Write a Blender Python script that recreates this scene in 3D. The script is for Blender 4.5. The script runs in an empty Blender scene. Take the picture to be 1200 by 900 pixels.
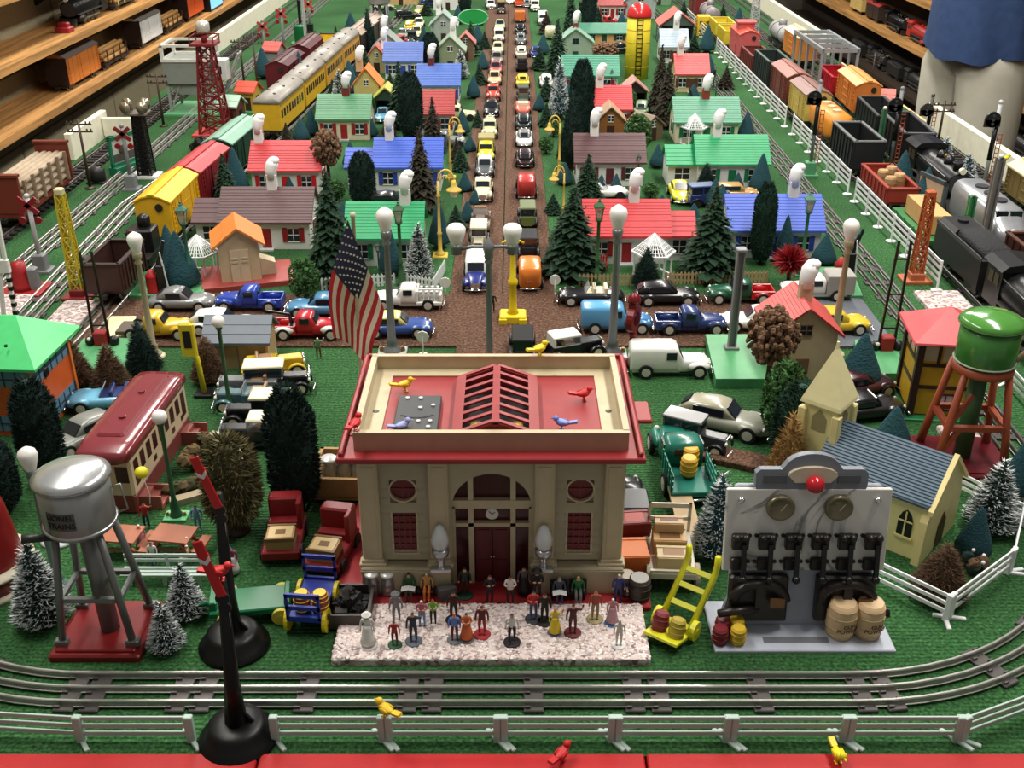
import bpy, math, random
from mathutils import Vector, Matrix
R = math.radians
PI = math.pi
C = bpy.context.scene.collection
SC = bpy.context.scene
S = 0.01          # everything below is written in centimetres, table top = 0
Z0 = 0.90         # table top above the room's floor, in metres

# ---------------------------------------------------------------- camera
F = 1250.0; HGT = 66.0; PITCH = math.atan(645.0 / F)
cam = bpy.data.cameras.new('camera'); camo = bpy.data.objects.new('camera', cam); C.objects.link(camo)
cam.sensor_width = 36; cam.lens = F / 1200 * 36; cam.clip_start = 0.02; cam.clip_end = 60
camo.location = (0, 0, Z0 + HGT * S); camo.rotation_euler = (PI / 2 - PITCH, 0, 0)
SC.camera = camo
# ---------------------------------------------------------------- light
SC.view_settings.view_transform = 'Standard'; SC.view_settings.look = 'None'
SC.view_settings.gamma = 1; SC.view_settings.use_curve_mapping = False
SC.view_settings.exposure = 0.7
w = bpy.data.worlds.new('room_air'); SC.world = w; w.use_nodes = True
w.node_tree.nodes['Background'].inputs[0].default_value = (1, 0.97, 0.92, 1)
w.node_tree.nodes['Background'].inputs[1].default_value = 0.13
def strip(x, y, z, power, sx=0.25, sy=1.25):
    l = bpy.data.lights.new('ceiling_tube', 'AREA'); l.shape = 'RECTANGLE'; l.size = sx; l.size_y = sy
    l.energy = power; l.color = (1, 0.955, 0.88)
    o = bpy.data.objects.new('ceiling_tube', l); C.objects.link(o); o.location = (x * S, y * S, Z0 + z * S)
for yy in (130, 300, 470, 640):
    strip(-75, yy, 165, 17); strip(75, yy, 165, 20)
# ---------------------------------------------------------------- helpers
sp, cp = math.sin(PITCH), math.cos(PITCH)
def G(px, py, z=0.0):
    """photo point -> table position (cm) at height z"""
    t = (450 - py) / F; d = HGT - z
    Y = d * (cp + t * sp) / (sp - t * cp); zf = Y * cp + d * sp
    return (px - 600) / F * zf, Y
def GX(py, X, z=0.0):
    t = (450 - py) / F; d = HGT - z
    return X, d * (cp + t * sp) / (sp - t * cp)
def PX(x, y, z=0):
    d = HGT - z; zf = y * cp + d * sp
    return 600 + F * x / zf, 450 - F * (y * sp - d * cp) / zf
def SCL(py, z=0):
    x, y = G(600, py, z); return F / (y * cp + (HGT - z) * sp)
def HT(base, top):
    """height in cm of an upright thing whose foot is at row base and tip at row top"""
    _, Y = G(600, base); t = (450 - top) / F
    # (Y sp - d cp) = t (Y cp + d sp)
    d = Y * (sp - t * cp) / (cp + t * sp); return HGT - d
def lin(c):
    c = c / 255.0
    return c / 12.92 if c <= 0.04045 else ((c + 0.055) / 1.055) ** 2.4
MATS = {}
def M(r, g, b, rough=0.45, metal=0.0, var=0.10, scale=60.0, bump=0.0, spec=0.4, coat=0.0, stripes=None, alpha=None, emit=0.0):
    """procedural material: colour with faint noise, optional fine relief"""
    k = (r, g, b, rough, metal, var, scale, bump, spec, coat, stripes, alpha, emit)
    if k in MATS: return MATS[k]
    m = bpy.data.materials.new('m_%d_%d_%d' % (r, g, b)); m.use_nodes = True
    nt = m.node_tree; N = nt.nodes; L = nt.links; bs = N['Principled BSDF']
    col = (lin(r), lin(g), lin(b), 1)
    bs.inputs['Roughness'].default_value = rough; bs.inputs['Metallic'].default_value = metal
    bs.inputs['Specular IOR Level'].default_value = spec; bs.inputs['Coat Weight'].default_value = coat
    bs.inputs['Base Color'].default_value = col
    if alpha is not None: bs.inputs['Alpha'].default_value = alpha
    if emit: bs.inputs['Emission Color'].default_value = col; bs.inputs['Emission Strength'].default_value = emit
    if var or bump or stripes:
        tc = N.new('ShaderNodeTexCoord')
        nz = N.new('ShaderNodeTexNoise'); nz.inputs['Scale'].default_value = scale; nz.inputs['Detail'].default_value = 3
        L.new(tc.outputs['Object'], nz.inputs['Vector'])
        if var:
            mx = N.new('ShaderNodeMix'); mx.data_type = 'RGBA'
            mx.inputs[6].default_value = tuple(min(1, c * (1 - var * 1.6)) for c in col[:3]) + (1,)
            mx.inputs[7].default_value = tuple(min(1, c * (1 + var * 1.6)) for c in col[:3]) + (1,)
            L.new(nz.outputs['Fac'], mx.inputs[0]); L.new(mx.outputs[2], bs.inputs['Base Color'])
        if bump:
            bp = N.new('ShaderNodeBump'); bp.inputs['Strength'].default_value = bump; bp.inputs['Distance'].default_value = 0.004
            L.new(nz.outputs['Fac'], bp.inputs['Height']); L.new(bp.outputs['Normal'], bs.inputs['Normal'])
        if stripes:   # fine clapboard or shingle lines: (axis, per metre)
            sx = N.new('ShaderNodeSeparateXYZ'); L.new(tc.outputs['Object'], sx.inputs[0])
            mu = N.new('ShaderNodeMath'); mu.operation = 'MULTIPLY'; mu.inputs[1].default_value = stripes[1]
            L.new(sx.outputs[stripes[0]], mu.inputs[0])
            fr = N.new('ShaderNodeMath'); fr.operation = 'FRACT'; L.new(mu.outputs[0], fr.inputs[0])
            bp = N.new('ShaderNodeBump'); bp.inputs['Strength'].default_value = 0.6; bp.inputs['Distance'].default_value = 0.0008
            L.new(fr.outputs[0], bp.inputs['Height']); L.new(bp.outputs['Normal'], bs.inputs['Normal'])
    MATS[k] = m; return m

class B:
    """collects simple shapes into one mesh; m = material slot"""
    def __init__(s): s.v = []; s.f = []; s.m = []; s.sm = []
    def add(s, vs, fs, m=0, smooth=False, T=None):
        o = len(s.v)
        for p in vs:
            if T is not None: p = T @ Vector(p)
            s.v.append((p[0], p[1], p[2]))
        for f in fs: s.f.append([i + o for i in f]); s.m.append(m); s.sm.append(smooth)
        return s
    def box(s, x0, x1, y0, y1, z0, z1, m=0, T=None):
        return s.add([(x0,y0,z0),(x1,y0,z0),(x1,y1,z0),(x0,y1,z0),(x0,y0,z1),(x1,y0,z1),(x1,y1,z1),(x0,y1,z1)],
            [(3,2,1,0),(4,5,6,7),(0,1,5,4),(1,2,6,5),(2,3,7,6),(3,0,4,7)], m, False, T)
    def cbox(s, x0, x1, y0, y1, z0, z1, c=0.1, m=0, T=None):
        """box with chamfered upright and top edges"""
        a = [(x0+c,y0),(x1-c,y0),(x1,y0+c),(x1,y1-c),(x1-c,y1),(x0+c,y1),(x0,y1-c),(x0,y0+c)]
        b = [(x0+2*c,y0+c),(x1-2*c,y0+c),(x1-c,y0+2*c),(x1-c,y1-2*c),(x1-2*c,y1-c),(x0+2*c,y1-c),(x0+c,y1-2*c),(x0+c,y0+2*c)]
        return s.rings([[(x,y,z0) for x,y in a],[(x,y,z1-c) for x,y in a],[(x,y,z1) for x,y in b]], m, False, T)
    def rings(s, rs, m=0, smooth=False, T=None, caps=(True, True), closed=True):
        n = len(rs[0]); vs = [p for r in rs for p in r]; fs = []
        for i in range(len(rs) - 1):
            for j in range(n if closed else n - 1):
                k = (j + 1) % n
                fs.append((i*n+j, i*n+k, (i+1)*n+k, (i+1)*n+j))
        if caps[0]: fs.append(tuple(range(n - 1, -1, -1)))
        if caps[1]: fs.append(tuple((len(rs)-1)*n + j for j in range(n)))
        return s.add(vs, fs, m, smooth, T)
    def lathe(s, prof, n=16, c=(0,0,0), m=0, smooth=True, T=None, ph=0.0):
        rs = [[(c[0]+r*math.cos(2*PI*j/n+ph), c[1]+r*math.sin(2*PI*j/n+ph), c[2]+z) for j in range(n)] for r, z in prof]
        return s.rings(rs, m, smooth, T, (prof[0][0] > 1e-4, prof[-1][0] > 1e-4))
    def tube(s, pts, r, n=8, m=0, smooth=True, T=None, caps=True):
        P = [Vector(p) for p in pts]; rs = []; 
        if not isinstance(r, (list, tuple)): r = [r] * len(P)
        up = None
        for i, p in enumerate(P):
            d = (P[min(i+1, len(P)-1)] - P[max(i-1, 0)]).normalized()
            if up is None: up = Vector((0,0,1)) if abs(d.z) < 0.9 else Vector((0,1,0))
            a = d.cross(up)
            if a.length < 1e-5: a = d.cross(Vector((1,0,0)))
            a.normalize(); b = a.cross(d).normalized(); up = b
            rs.append([tuple(p + a*(math.cos(2*PI*j/n+PI/n)*r[i]) + b*(math.sin(2*PI*j/n+PI/n)*r[i])) for j in range(n)])
        return s.rings(rs, m, smooth, T, (caps, caps))
    def bar(s, p, q, w=0.2, m=0, T=None): return s.tube([p, q], w * 0.707, 4, m, False, T)
    def prism(s, poly, axis, a, b, m=0, T=None, smooth=False):
        """polygon in the plane across axis, pushed from a to b"""
        def mk(u, v, t): return (t,u,v) if axis == 'x' else (u,t,v) if axis == 'y' else (u,v,t)
        n = len(poly); vs = [mk(u,v,a) for u,v in poly] + [mk(u,v,b) for u,v in poly]
        fs = [(i,(i+1)%n,(i+1)%n+n,i+n) for i in range(n)] + [tuple(range(n-1,-1,-1)), tuple(range(n,2*n))]
        return s.add(vs, fs, m, smooth, T)
    def ball(s, c, r, sc=(1,1,1), n=12, m=0, T=None, k=7):
        pr = [(math.sin(PI*i/k), -math.cos(PI*i/k)) for i in range(k+1)]
        rs = [[(c[0]+r*sc[0]*q*math.cos(2*PI*j/n), c[1]+r*sc[1]*q*math.sin(2*PI*j/n), c[2]+r*sc[2]*z) for j in range(n)] for q, z in pr]
        return s.rings(rs, m, True, T, (False, False))
    def disc(s, c, axis, r, t, n=14, m=0, T=None, smooth=False):
        """short cylinder of thickness t centred on c along axis"""
        q = []
        for e in (-t/2, t/2):
            ring = []
            for j in range(n):
                u, v = r*math.cos(2*PI*j/n), r*math.sin(2*PI*j/n)
                ring.append((c[0]+e,c[1]+u,c[2]+v) if axis=='x' else (c[0]+u,c[1]+e,c[2]+v) if axis=='y' else (c[0]+u,c[1]+v,c[2]+e))
            q.append(ring)
        return s.rings(q, m, smooth, T)
    def mesh(s, name):
        me = bpy.data.meshes.new(name)
        me.from_pydata([(x*S, y*S, z*S) for x,y,z in s.v], [], s.f)
        me.polygons.foreach_set('material_index', s.m); me.polygons.foreach_set('use_smooth', s.sm)
        me.validate(); 
        import bmesh
        bm = bmesh.new(); bm.from_mesh(me); bmesh.ops.recalc_face_normals(bm, faces=bm.faces); bm.to_mesh(me); bm.free()
        me.update(); return me
CACHE = {}
def link(o, parent=None, loc=None, rz=0.0, rot=None):
    C.objects.link(o)
    if parent is not None: o.parent = parent
    if loc: o.location = (loc[0]*S, loc[1]*S, loc[2]*S)
    if rot: o.rotation_euler = rot
    elif rz: o.rotation_euler = (0, 0, rz)
    return o
def part(parent, name, mats, fn, key=None, loc=None, rz=0.0, rot=None, scale=None, label=None):
    """a mesh child; meshes with the same key are shared"""
    if not isinstance(mats, (list, tuple)): mats = [mats]
    k = key and (name, key, len(mats))
    me = CACHE.get(k) if k else None
    if me is None:
        b = fn if isinstance(fn, B) else None
        if b is None:
            b = B(); fn(b)
        me = b.mesh(name)
        for m in mats: me.materials.append(m)
        if k: CACHE[k] = me
    o = bpy.data.objects.new(name, me); link(o, parent, loc, rz, rot)
    for i, m in enumerate(mats):
        if me.materials[i] != m:
            o.material_slots[i].link = 'OBJECT'; o.material_slots[i].material = m
    if scale: o.scale = scale if isinstance(scale, (tuple, list)) else (scale,)*3
    if label: o['label'] = label
    return o
def put(o, x, y, z=0.0, rz=0.0, sc=None):
    o.location = (x*S, y*S, Z0 + z*S); o.rotation_euler = (0, 0, rz)
    if sc: o.scale = sc if isinstance(sc, (tuple, list)) else (sc, sc, sc)
    return o
def tag(o, label, cat, group=None, kind=None):
    if label: o['label'] = label
    if cat: o['category'] = cat
    if group: o['group'] = group
    if kind: o['kind'] = kind
    return o
def thing(name, label, cat, x, y, z=0.0, rz=0.0, sc=None, group=None):
    o = bpy.data.objects.new(name, None); o.empty_display_size = 0.01; C.objects.link(o)
    put(o, x, y, z, rz, sc); return tag(o, label, cat, group)
def solo(name, label, cat, mats, fn, x, y, z=0.0, rz=0.0, sc=None, key=None, group=None, kind=None):
    o = part(None, name, mats, fn, key); put(o, x, y, z, rz, sc); return tag(o, label, cat, group, kind)
def struct(name, mats, fn, label=None):
    o = part(None, name, mats, fn); put(o, 0, 0); o['kind'] = 'structure'
    if label: o['label'] = label
    return o
ORD = ['', 'first', 'second', 'third', 'fourth', 'fifth', 'sixth', 'seventh', 'eighth', 'ninth', 'tenth', 'eleventh', 'twelfth',
       'thirteenth', 'fourteenth', 'fifteenth', 'sixteenth', 'seventeenth', 'eighteenth', 'nineteenth', 'twentieth',
       'twenty-first', 'twenty-second', 'twenty-third', 'twenty-fourth', 'twenty-fifth']
rnd = random.Random(7)
# ---------------------------------------------------------------- colours
WHITE = M(226,226,222); CREAM = M(226,216,176); IVORY = M(232,228,206); SNOW = M(236,236,236, rough=0.8, var=0.04)
BLACK = M(20,20,22, rough=0.35); DKGREY = M(52,54,58); GREY = M(120,122,124); LTGREY = M(176,178,180)
RED = M(186,34,40); MAROON = M(110,24,30); DKRED = M(140,30,32); PINKRED = M(206,84,84); ORANGE = M(222,120,44); YELLOW = M(226,196,40)
TAN = M(196,172,132); BROWN = M(84,56,40); DKBROWN = M(58,36,30); GREEN = M(30,120,70); LTGREEN = M(96,178,120); DKGREEN = M(24,66,46)
BLUE = M(44,76,170); NAVY = M(30,38,92); SKY = M(110,176,210); TEAL = M(40,110,110); BEIGE = M(188,172,142)
SILVER = M(190,192,194, rough=0.28, metal=0.85, var=0.05); STEEL = M(150,152,150, rough=0.35, metal=0.8); IRON = M(46,44,42, rough=0.45, metal=0.3)
CHROME = M(215,215,215, rough=0.15, metal=0.95, var=0); RUBBER = M(22,22,22, rough=0.7); GLASS = M(30,36,44, rough=0.12, spec=0.6, var=0)
BULB = M(236,234,228, rough=0.3, var=0.02); WOOD = M(190,142,84, rough=0.6, scale=25, var=0.16); LTWOOD = M(214,184,134, rough=0.6)
# ================================================================= the room, the table, roads and tracks
def nodes_mat(name, rough=0.8):
    m = bpy.data.materials.new(name); m.use_nodes = True; nt = m.node_tree
    bs = nt.nodes['Principled BSDF']; bs.inputs['Roughness'].default_value = rough; bs.inputs['Specular IOR Level'].default_value = 0.2
    tc = nt.nodes.new('ShaderNodeTexCoord'); return m, nt, bs, tc
def ramp(nt, stops):
    r = nt.nodes.new('ShaderNodeValToRGB'); e = r.color_ramp.elements
    while len(e) < len(stops): e.new(0.5)
    for i, (p, c) in enumerate(stops): e[i].position = p; e[i].color = (lin(c[0]), lin(c[1]), lin(c[2]), 1)
    return r
def carpet_mat():
    m, nt, bs, tc = nodes_mat('green_turf_carpet', 0.95); L = nt.links; N = nt.nodes
    a = N.new('ShaderNodeTexNoise'); a.inputs['Scale'].default_value = 320; a.inputs['Detail'].default_value = 2
    b = N.new('ShaderNodeTexNoise'); b.inputs['Scale'].default_value = 4; b.inputs['Detail'].default_value = 4
    wv = N.new('ShaderNodeTexWave'); wv.bands_direction = 'Y'; wv.inputs['Scale'].default_value = 62; wv.inputs['Distortion'].default_value = 1.2; wv.inputs['Detail'].default_value = 1
    for n in (a, b, wv): L.new(tc.outputs['Object'], n.inputs['Vector'])
    r = ramp(nt, [(0.30, (30,60,34)), (0.55, (54,102,55)), (0.8, (84,134,80))]); L.new(a.outputs['Fac'], r.inputs[0])
    r2 = ramp(nt, [(0.3, (196,196,196)), (0.7, (255,255,255))]); L.new(b.outputs['Fac'], r2.inputs[0])
    mx = N.new('ShaderNodeMix'); mx.data_type = 'RGBA'; mx.blend_type = 'MULTIPLY'; mx.inputs[0].default_value = 1
    L.new(r.outputs[0], mx.inputs[6]); L.new(r2.outputs[0], mx.inputs[7]); L.new(mx.outputs[2], bs.inputs['Base Color'])
    ad = N.new('ShaderNodeMath'); L.new(a.outputs['Fac'], ad.inputs[0]); L.new(wv.outputs['Fac'], ad.inputs[1])
    bp = N.new('ShaderNodeBump'); bp.inputs['Strength'].default_value = 0.7; bp.inputs['Distance'].default_value = 0.0015
    L.new(ad.outputs[0], bp.inputs['Height']); L.new(bp.outputs['Normal'], bs.inputs['Normal']); return m
def road_mat():
    m, nt, bs, tc = nodes_mat('brown_road_carpet', 0.95); L = nt.links; N = nt.nodes
    a = N.new('ShaderNodeTexNoise'); a.inputs['Scale'].default_value = 260; a.inputs['Detail'].default_value = 3
    L.new(tc.outputs['Object'], a.inputs['Vector'])
    r = ramp(nt, [(0.3, (54,37,29)), (0.55, (92,67,53)), (0.8, (132,103,86))]); L.new(a.outputs['Fac'], r.inputs[0]); L.new(r.outputs[0], bs.inputs['Base Color'])
    bp = N.new('ShaderNodeBump'); bp.inputs['Strength'].default_value = 0.6; bp.inputs['Distance'].default_value = 0.002
    L.new(a.outputs['Fac'], bp.inputs['Height']); L.new(bp.outputs['Normal'], bs.inputs['Normal']); return m
def gravel_mat(name='speckled_gravel'):
    m, nt, bs, tc = nodes_mat(name, 0.85); L = nt.links; N = nt.nodes
    v = N.new('ShaderNodeTexVoronoi'); v.inputs['Scale'].default_value = 210; L.new(tc.outputs['Object'], v.inputs['Vector'])
    sx = N.new('ShaderNodeSeparateColor'); L.new(v.outputs['Color'], sx.inputs[0])
    r = ramp(nt, [(0.0, (124,106,108)), (0.22, (166,146,142)), (0.5, (206,188,182)), (0.78, (226,214,210)), (1.0, (166,150,152))])
    L.new(sx.outputs[0], r.inputs[0]); L.new(r.outputs[0], bs.inputs['Base Color'])
    bp = N.new('ShaderNodeBump'); bp.invert = True; bp.inputs['Strength'].default_value = 0.7; bp.inputs['Distance'].default_value = 0.003
    L.new(v.outputs['Distance'], bp.inputs['Height']); L.new(bp.outputs['Normal'], bs.inputs['Normal']); return m
def plank_mat(base=(196,146,88)):
    m, nt, bs, tc = nodes_mat('pine_board_%d' % base[0], 0.6); L = nt.links; N = nt.nodes
    mp = N.new('ShaderNodeMapping'); mp.inputs['Scale'].default_value = (30, 1.6, 30); L.new(tc.outputs['Object'], mp.inputs[0])
    a = N.new('ShaderNodeTexNoise'); a.inputs['Scale'].default_value = 2.2; a.inputs['Detail'].default_value = 5; L.new(mp.outputs[0], a.inputs['Vector'])
    r = ramp(nt, [(0.3, tuple(int(c*0.72) for c in base)), (0.6, base), (0.85, tuple(min(255,int(c*1.14)) for c in base))])
    L.new(a.outputs['Fac'], r.inputs[0]); L.new(r.outputs[0], bs.inputs['Base Color']); return m
TURF = carpet_mat(); ROAD = road_mat(); GRAVEL = gravel_mat(); PINE = plank_mat()
TL, TR, TF, TB = -101.0, 106.5, 62.6, 740.0
struct('floor', M(70,66,60, rough=0.7), lambda b: b.box(-150, 330, -60, 820, -91, -90))
# painted block wall: every block its own piece with recessed joints
wall = struct('wall_left', M(132,124,98, rough=0.9, scale=30), lambda b: b.box(-156, -146.6, -40, 820, -90, 90))
bm_ = [M(150+d, 142+d, 114+d, rough=0.85, scale=90, bump=0.3) for d in (-6, 0, 5)]
for row in range(8):
    for i in range(9 if row < 6 else 8):
        y0 = 214 + i*40 + (20 if row % 2 else 0)
        part(wall, 'block', bm_[(row*5+i*3) % 3], lambda b: b.cbox(-0.9, 0.9, -19.6, 19.6, -9.6, 9.6, 0.25), key='block', loc=(-146.3, y0, -66+row*20))
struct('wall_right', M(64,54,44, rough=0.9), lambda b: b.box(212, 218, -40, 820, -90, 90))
struct('wall_back', M(90,84,72, rough=0.9), lambda b: b.box(-156, 330, 820, 826, -90, 110))
# display shelves along both walls
def shelf_board(name, label, x0, x1, z, y0, y1, m):
    o = thing(name, label, 'shelf', 0, 0)
    part(o, 'board', m, lambda b: b.box(x0, x1, y0, y1, z-2.0, z))
    yy = y0 + 30
    xw, d = (x0, 1) if x0 < 0 else (x1, -1)
    while yy < y1:
        part(o, 'bracket', IRON, lambda b: b.prism([(0,0),(12*d,0),(12*d,-0.8),(0.8*d,-8),(0,-8)], 'y', -0.4, 0.4), key='bracket%d' % d, loc=(xw, yy, z-2.0)); yy += 81
    return o
for z, lab in ((-2.5, 'lowest pine shelf on the block wall, carrying the orange-doored boxcar'), (13.5, 'middle pine shelf on the block wall, carrying a black locomotive'), (29.5, 'topmost pine shelf on the block wall, cut by the picture corner')):
    shelf_board('wall_shelf', lab, -145.4, -128, z, 150, 800, PINE)
for z, lab in ((-24.5, 'long pine shelf behind the person, with a red engine on it'), (-3.5, 'upper pine shelf beyond the person in blue'), (-46, 'dark lower shelf of black engines below the pine ledge')):
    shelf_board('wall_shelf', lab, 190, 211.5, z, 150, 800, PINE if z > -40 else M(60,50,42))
# table
tb = thing('layout_table', 'long table covered in green turf carpet with red front edging', 'table', 0, 0, -0.0)
part(tb, 'carpet_top', TURF, lambda b: b.box(TL, TR, TF, TB, -1.2, 0))
part(tb, 'frame', M(120,92,60), lambda b: b.box(TL+1, TR-1, TF+1, TB-1, -9, -1.2))
for x in (TL+6, TR-6):
    for y in (TF+8, 300, 520, TB-8): part(tb, 'leg', M(120,92,60), lambda b: b.box(-4, 4, -4, 4, -90, -9), key='leg', loc=(x, y, 0))
REDP = M(176,30,32, rough=0.5, spec=0.25)
for x0, x1, lab in ((TL, -20.4, 'under the black semaphore bases'), (-20.2, 10.6, 'with the red bird on it'), (10.8, TR, 'with the yellow bird on it')):
    solo('edge_strip', 'glossy red table edge strip ' + lab, 'edging', REDP, lambda b: b.cbox(x0, x1, TF-2.45, TF-0.05, -6, 0.35, 0.12), 0, 0)
BW = M(226,222,200, rough=0.6)
def edge_board(lab, x, y0, y1): solo('side_board', lab, 'board', BW, lambda b: b.cbox(x-0.8, x+0.8, y0, y1, 0.02, 6.0, 0.15), 0, 0)
edge_board('short cream side board under the pine shelves, joined to a stub', TL+0.9, G(56,185)[1]-2, G(132,148)[1]-8)
edge_board('long cream side board along the far wall shelves', TL+0.9, G(250,72)[1], 520)
solo('board_stub', 'cream board stub set across the end of the short side board', 'board', BW, lambda b: b.cbox(TL+1.9, TL+9, 258, 259.2, 0.8, 5.0, 0.12), 0, 0)
edge_board('cream side board in front of the person in pale trousers', TR-0.9, 150, G(1105,148)[1])
edge_board('long cream side board beyond the silver gantry', TR-0.9, G(982,65)[1], 560)
part(tb, 'edge_plank', LTWOOD, lambda b: b.box(TR, TR+0.9, 256, 356, -1, -0.05))
# roads
yc0, yc1 = 139.3, 158.6
struct('road_center', ROAD, lambda b: (b.box(-10, -1.62, yc1+0.1, TB-4, 0, 0.35), b.box(-1.4, 6.8, yc1+0.1, TB-4, 0, 0.35)))
struct('road_cross', ROAD, lambda b: b.box(-64, 53, yc0, yc1, 0, 0.35))
struct('road_front', ROAD, lambda b: b.box(-8, 9.5, 128, yc0-0.1, 0, 0.35))
struct('pavement_grey', M(92,96,104, rough=0.8), lambda b: b.box(44, 55.5, 139, 164, 0, 0.4))

# ---- tracks
RAILP = [(-.3,0),(.3,0),(.3,.08),(.09,.12),(.07,.3),(.16,.38),(.16,.52),(.08,.6),(-.08,.6),(-.16,.52),(-.16,.38),(-.07,.3),(-.09,.12),(-.3,.08)]
def sweep(b, path, prof, off=0.0, m=0, z=0.0):
    rs = []
    for i, p in enumerate(path):
        q = path[min(i+1, len(path)-1)]; o = path[max(i-1, 0)]
        dx, dy = q[0]-o[0], q[1]-o[1]; l = math.hypot(dx, dy); nx, ny = dy/l, -dx/l
        rs.append([(p[0]+nx*(off+u), p[1]+ny*(off+u), z+v) for u, v in prof])
    return b.rings(rs, m)
RAILM = M(176,174,168, rough=0.3, metal=0.75, var=0.12, scale=200); TIEM = M(78,74,72, rough=0.45, metal=0.3)
def arc(cx, cy, r, a0, a1, n=14): return [(cx+r*math.cos(a0+(a1-a0)*i/n), cy+r*math.sin(a0+(a1-a0)*i/n)) for i in range(n+1)]
def along(path, s):
    for a, c in zip(path, path[1:]):
        l = math.hypot(c[0]-a[0], c[1]-a[1])
        if s <= l or (c is path[-1]): return a[0]+(c[0]-a[0])*s/l, a[1]+(c[1]-a[1])*s/l, math.atan2(c[1]-a[1], c[0]-a[0])
        s -= l
def length(path): return sum(math.hypot(c[0]-a[0], c[1]-a[1]) for a, c in zip(path, path[1:]))
def tie_tin(b):
    b.cbox(-0.85, 0.85, -2.5, 2.5, 0, 0.28, 0.08)
    for y in (-1.7, 0, 1.7):
        b.box(-0.75, -0.3, y-0.55, y-0.38, 0.3, 0.5); b.box(0.3, 0.75, y+0.38, y+0.55, 0.3, 0.5)
def railroad(label, path, ties, z=0.05, wood=False, gauge=1.7, railm=None):
    o = thing('railroad_track', label, 'track', 0, 0, z)
    tz = 0.18
    for off in ((-gauge, 0, gauge) if not wood else (-gauge, gauge)):
        part(o, 'rail', railm or RAILM, lambda b: sweep(b, path, RAILP, off, z=tz if not wood else 0.35))
    for s in ties:
        x, y, a = along(path, s)
        if wood: part(o, 'tie', M(34,28,26, rough=0.9), lambda b: b.box(-0.55, 0.55, -3.0, 3.0, 0, 0.5), key='wood', loc=(x, y, 0), rz=a)
        else: part(o, 'tie', TIEM, tie_tin, key='tin', loc=(x, y, 0), rz=a)
    return o
yt = 69.7
fx0, fx1 = -37.0, 29.5
fpath = list(reversed(arc(fx0, yt+29, 29, -PI/2, -PI/2-1.35, 16))) + arc(fx1, yt+30, 30, -PI/2, 0, 18)
sarc = 29*1.35
def fx(px): return sarc + ((px-600)/13.6 - fx0)
tl = [fx(p) for p in (85, 113, 212, 240, 360, 478, 507, 625, 742, 772, 890, 1008, 1040)]
railroad('tubular three-rail track running straight across the front and curving off at both ends', fpath, tl + [tl[-1]+d for d in (10.5, 19, 27, 35, 43)] + [tl[0]-d for d in (9, 18, 27)])
def vt(label, pts, y0=None, wood=False, step=6.3, near=330, railm=None):
    n = int(min(length(pts), near)/step)
    return railroad(label, pts, [i*step+1 for i in range(n)], wood=wood, railm=railm)
DKRAIL = M(120,118,112, rough=0.35, metal=0.7); 
vt('track with black wooden ties beside the white side board under the shelves', [(-94.5, 150), (-94.5, 250), (-94.5, 560)], wood=True, step=2.3, near=260, railm=DKRAIL)
vt('outer three-rail track between the tie track and the lattice light pole', [(-84, 130), (-83.5, 240), (-83, 560)])
vt('three-rail track passing beneath the black floodlight tower', [(-73, 118), (-75, 170), (-76, 205), (-70, 250), (-65, 285), (-62.5, 330), (-58, 430), (-54, 560)])
vt('three-rail track carrying the yellow boxcar and the yellow passenger cars', [(-63.5, 127), (-63, 150), (-62, 200), (-57, 270), (-53, 340), (-46, 430), (-42, 560)])
vt('three-rail track between the houses and the white rail fence, passing the watchtower', [(59.7, 100), (60.5, 120), (61, 300), (60, 430), (57, 560)], railm=DKRAIL)
vt('three-rail track under the big black locomotive, just outside the white rail fence', [(74.5, 84), (75, 180), (75, 400), (72, 560)], railm=DKRAIL)
vt('three-rail track under the silver diesel and the orange boxcar', [(84, 140), (84, 185), (90, 280), (92, 330), (92, 560)], railm=DKRAIL)
vt('track with black wooden ties beside the white board near the person', [(101.2, 150), (101.2, 250), (101, 560)], wood=True, step=2.3, near=260, railm=DKRAIL)
def slab(label, x, y, sx, sy, m=GRAVEL, rz=0, h=0.7, name='gravel_pad'):
    return solo(name, label, 'mat' if m is GRAVEL else 'base', m, lambda b: b.cbox(-sx/2, sx/2, -sy/2, sy/2, 0, h, 0.15), x, y, 0.02, rz)
slab('pinkish gravel crossing pad between tracks below the yellow lattice pole', -67.6, 147.5, 5.6, 16)
slab('pinkish gravel pad by the red rotating beacon base', -78.9, 152, 5, 12)
slab('pinkish gravel pad beside the orange lattice pole and black tender', 68.2, 152.5, 7.2, 14, rz=0.0)
slab('small pinkish gravel pad behind the green water tank legs', 55, 113, 4.5, 5)
# ================================================================= railway station
STB = M(172,162,134, rough=0.5, scale=25); STB2 = M(186,172,140, rough=0.5); STRED = M(146,44,46, rough=0.45); STMAR = M(96,26,30, rough=0.35)
STPINK = M(180,136,112, rough=0.5)
def poly_ring(b, outer, inner, y0, y1, m=0):
    """flat wall in the XZ plane with a hole: outer and inner have the same number of points"""
    n = len(outer); vs = []
    for y in (y0, y1):
        vs += [(x, y, z) for x, z in outer] + [(x, y, z) for x, z in inner]
    fs = []
    for j in range(n):
        k = (j+1) % n
        fs += [(j, k, n+k, n+j), (2*n+k, 2*n+j, 3*n+j, 3*n+k), (j, 2*n+j, 2*n+k, k), (n+k, 3*n+k, 3*n+j, n+j)]
    b.add(vs, fs, m)
sx0, sy0 = -1.9, 84.0                      # middle of the front wall
st = thing('station', 'cream plastic railway station with red roof, arched entrance and skylight', 'building', sx0, sy0)
W2, DEP, HW = 12.4, 17.0, 15.6
part(st, 'base_plate', M(150,36,40, rough=0.5), lambda b: b.cbox(-15.2, 15.2, -3.4, DEP+1.5, 0, 0.5, 0.12))
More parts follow.
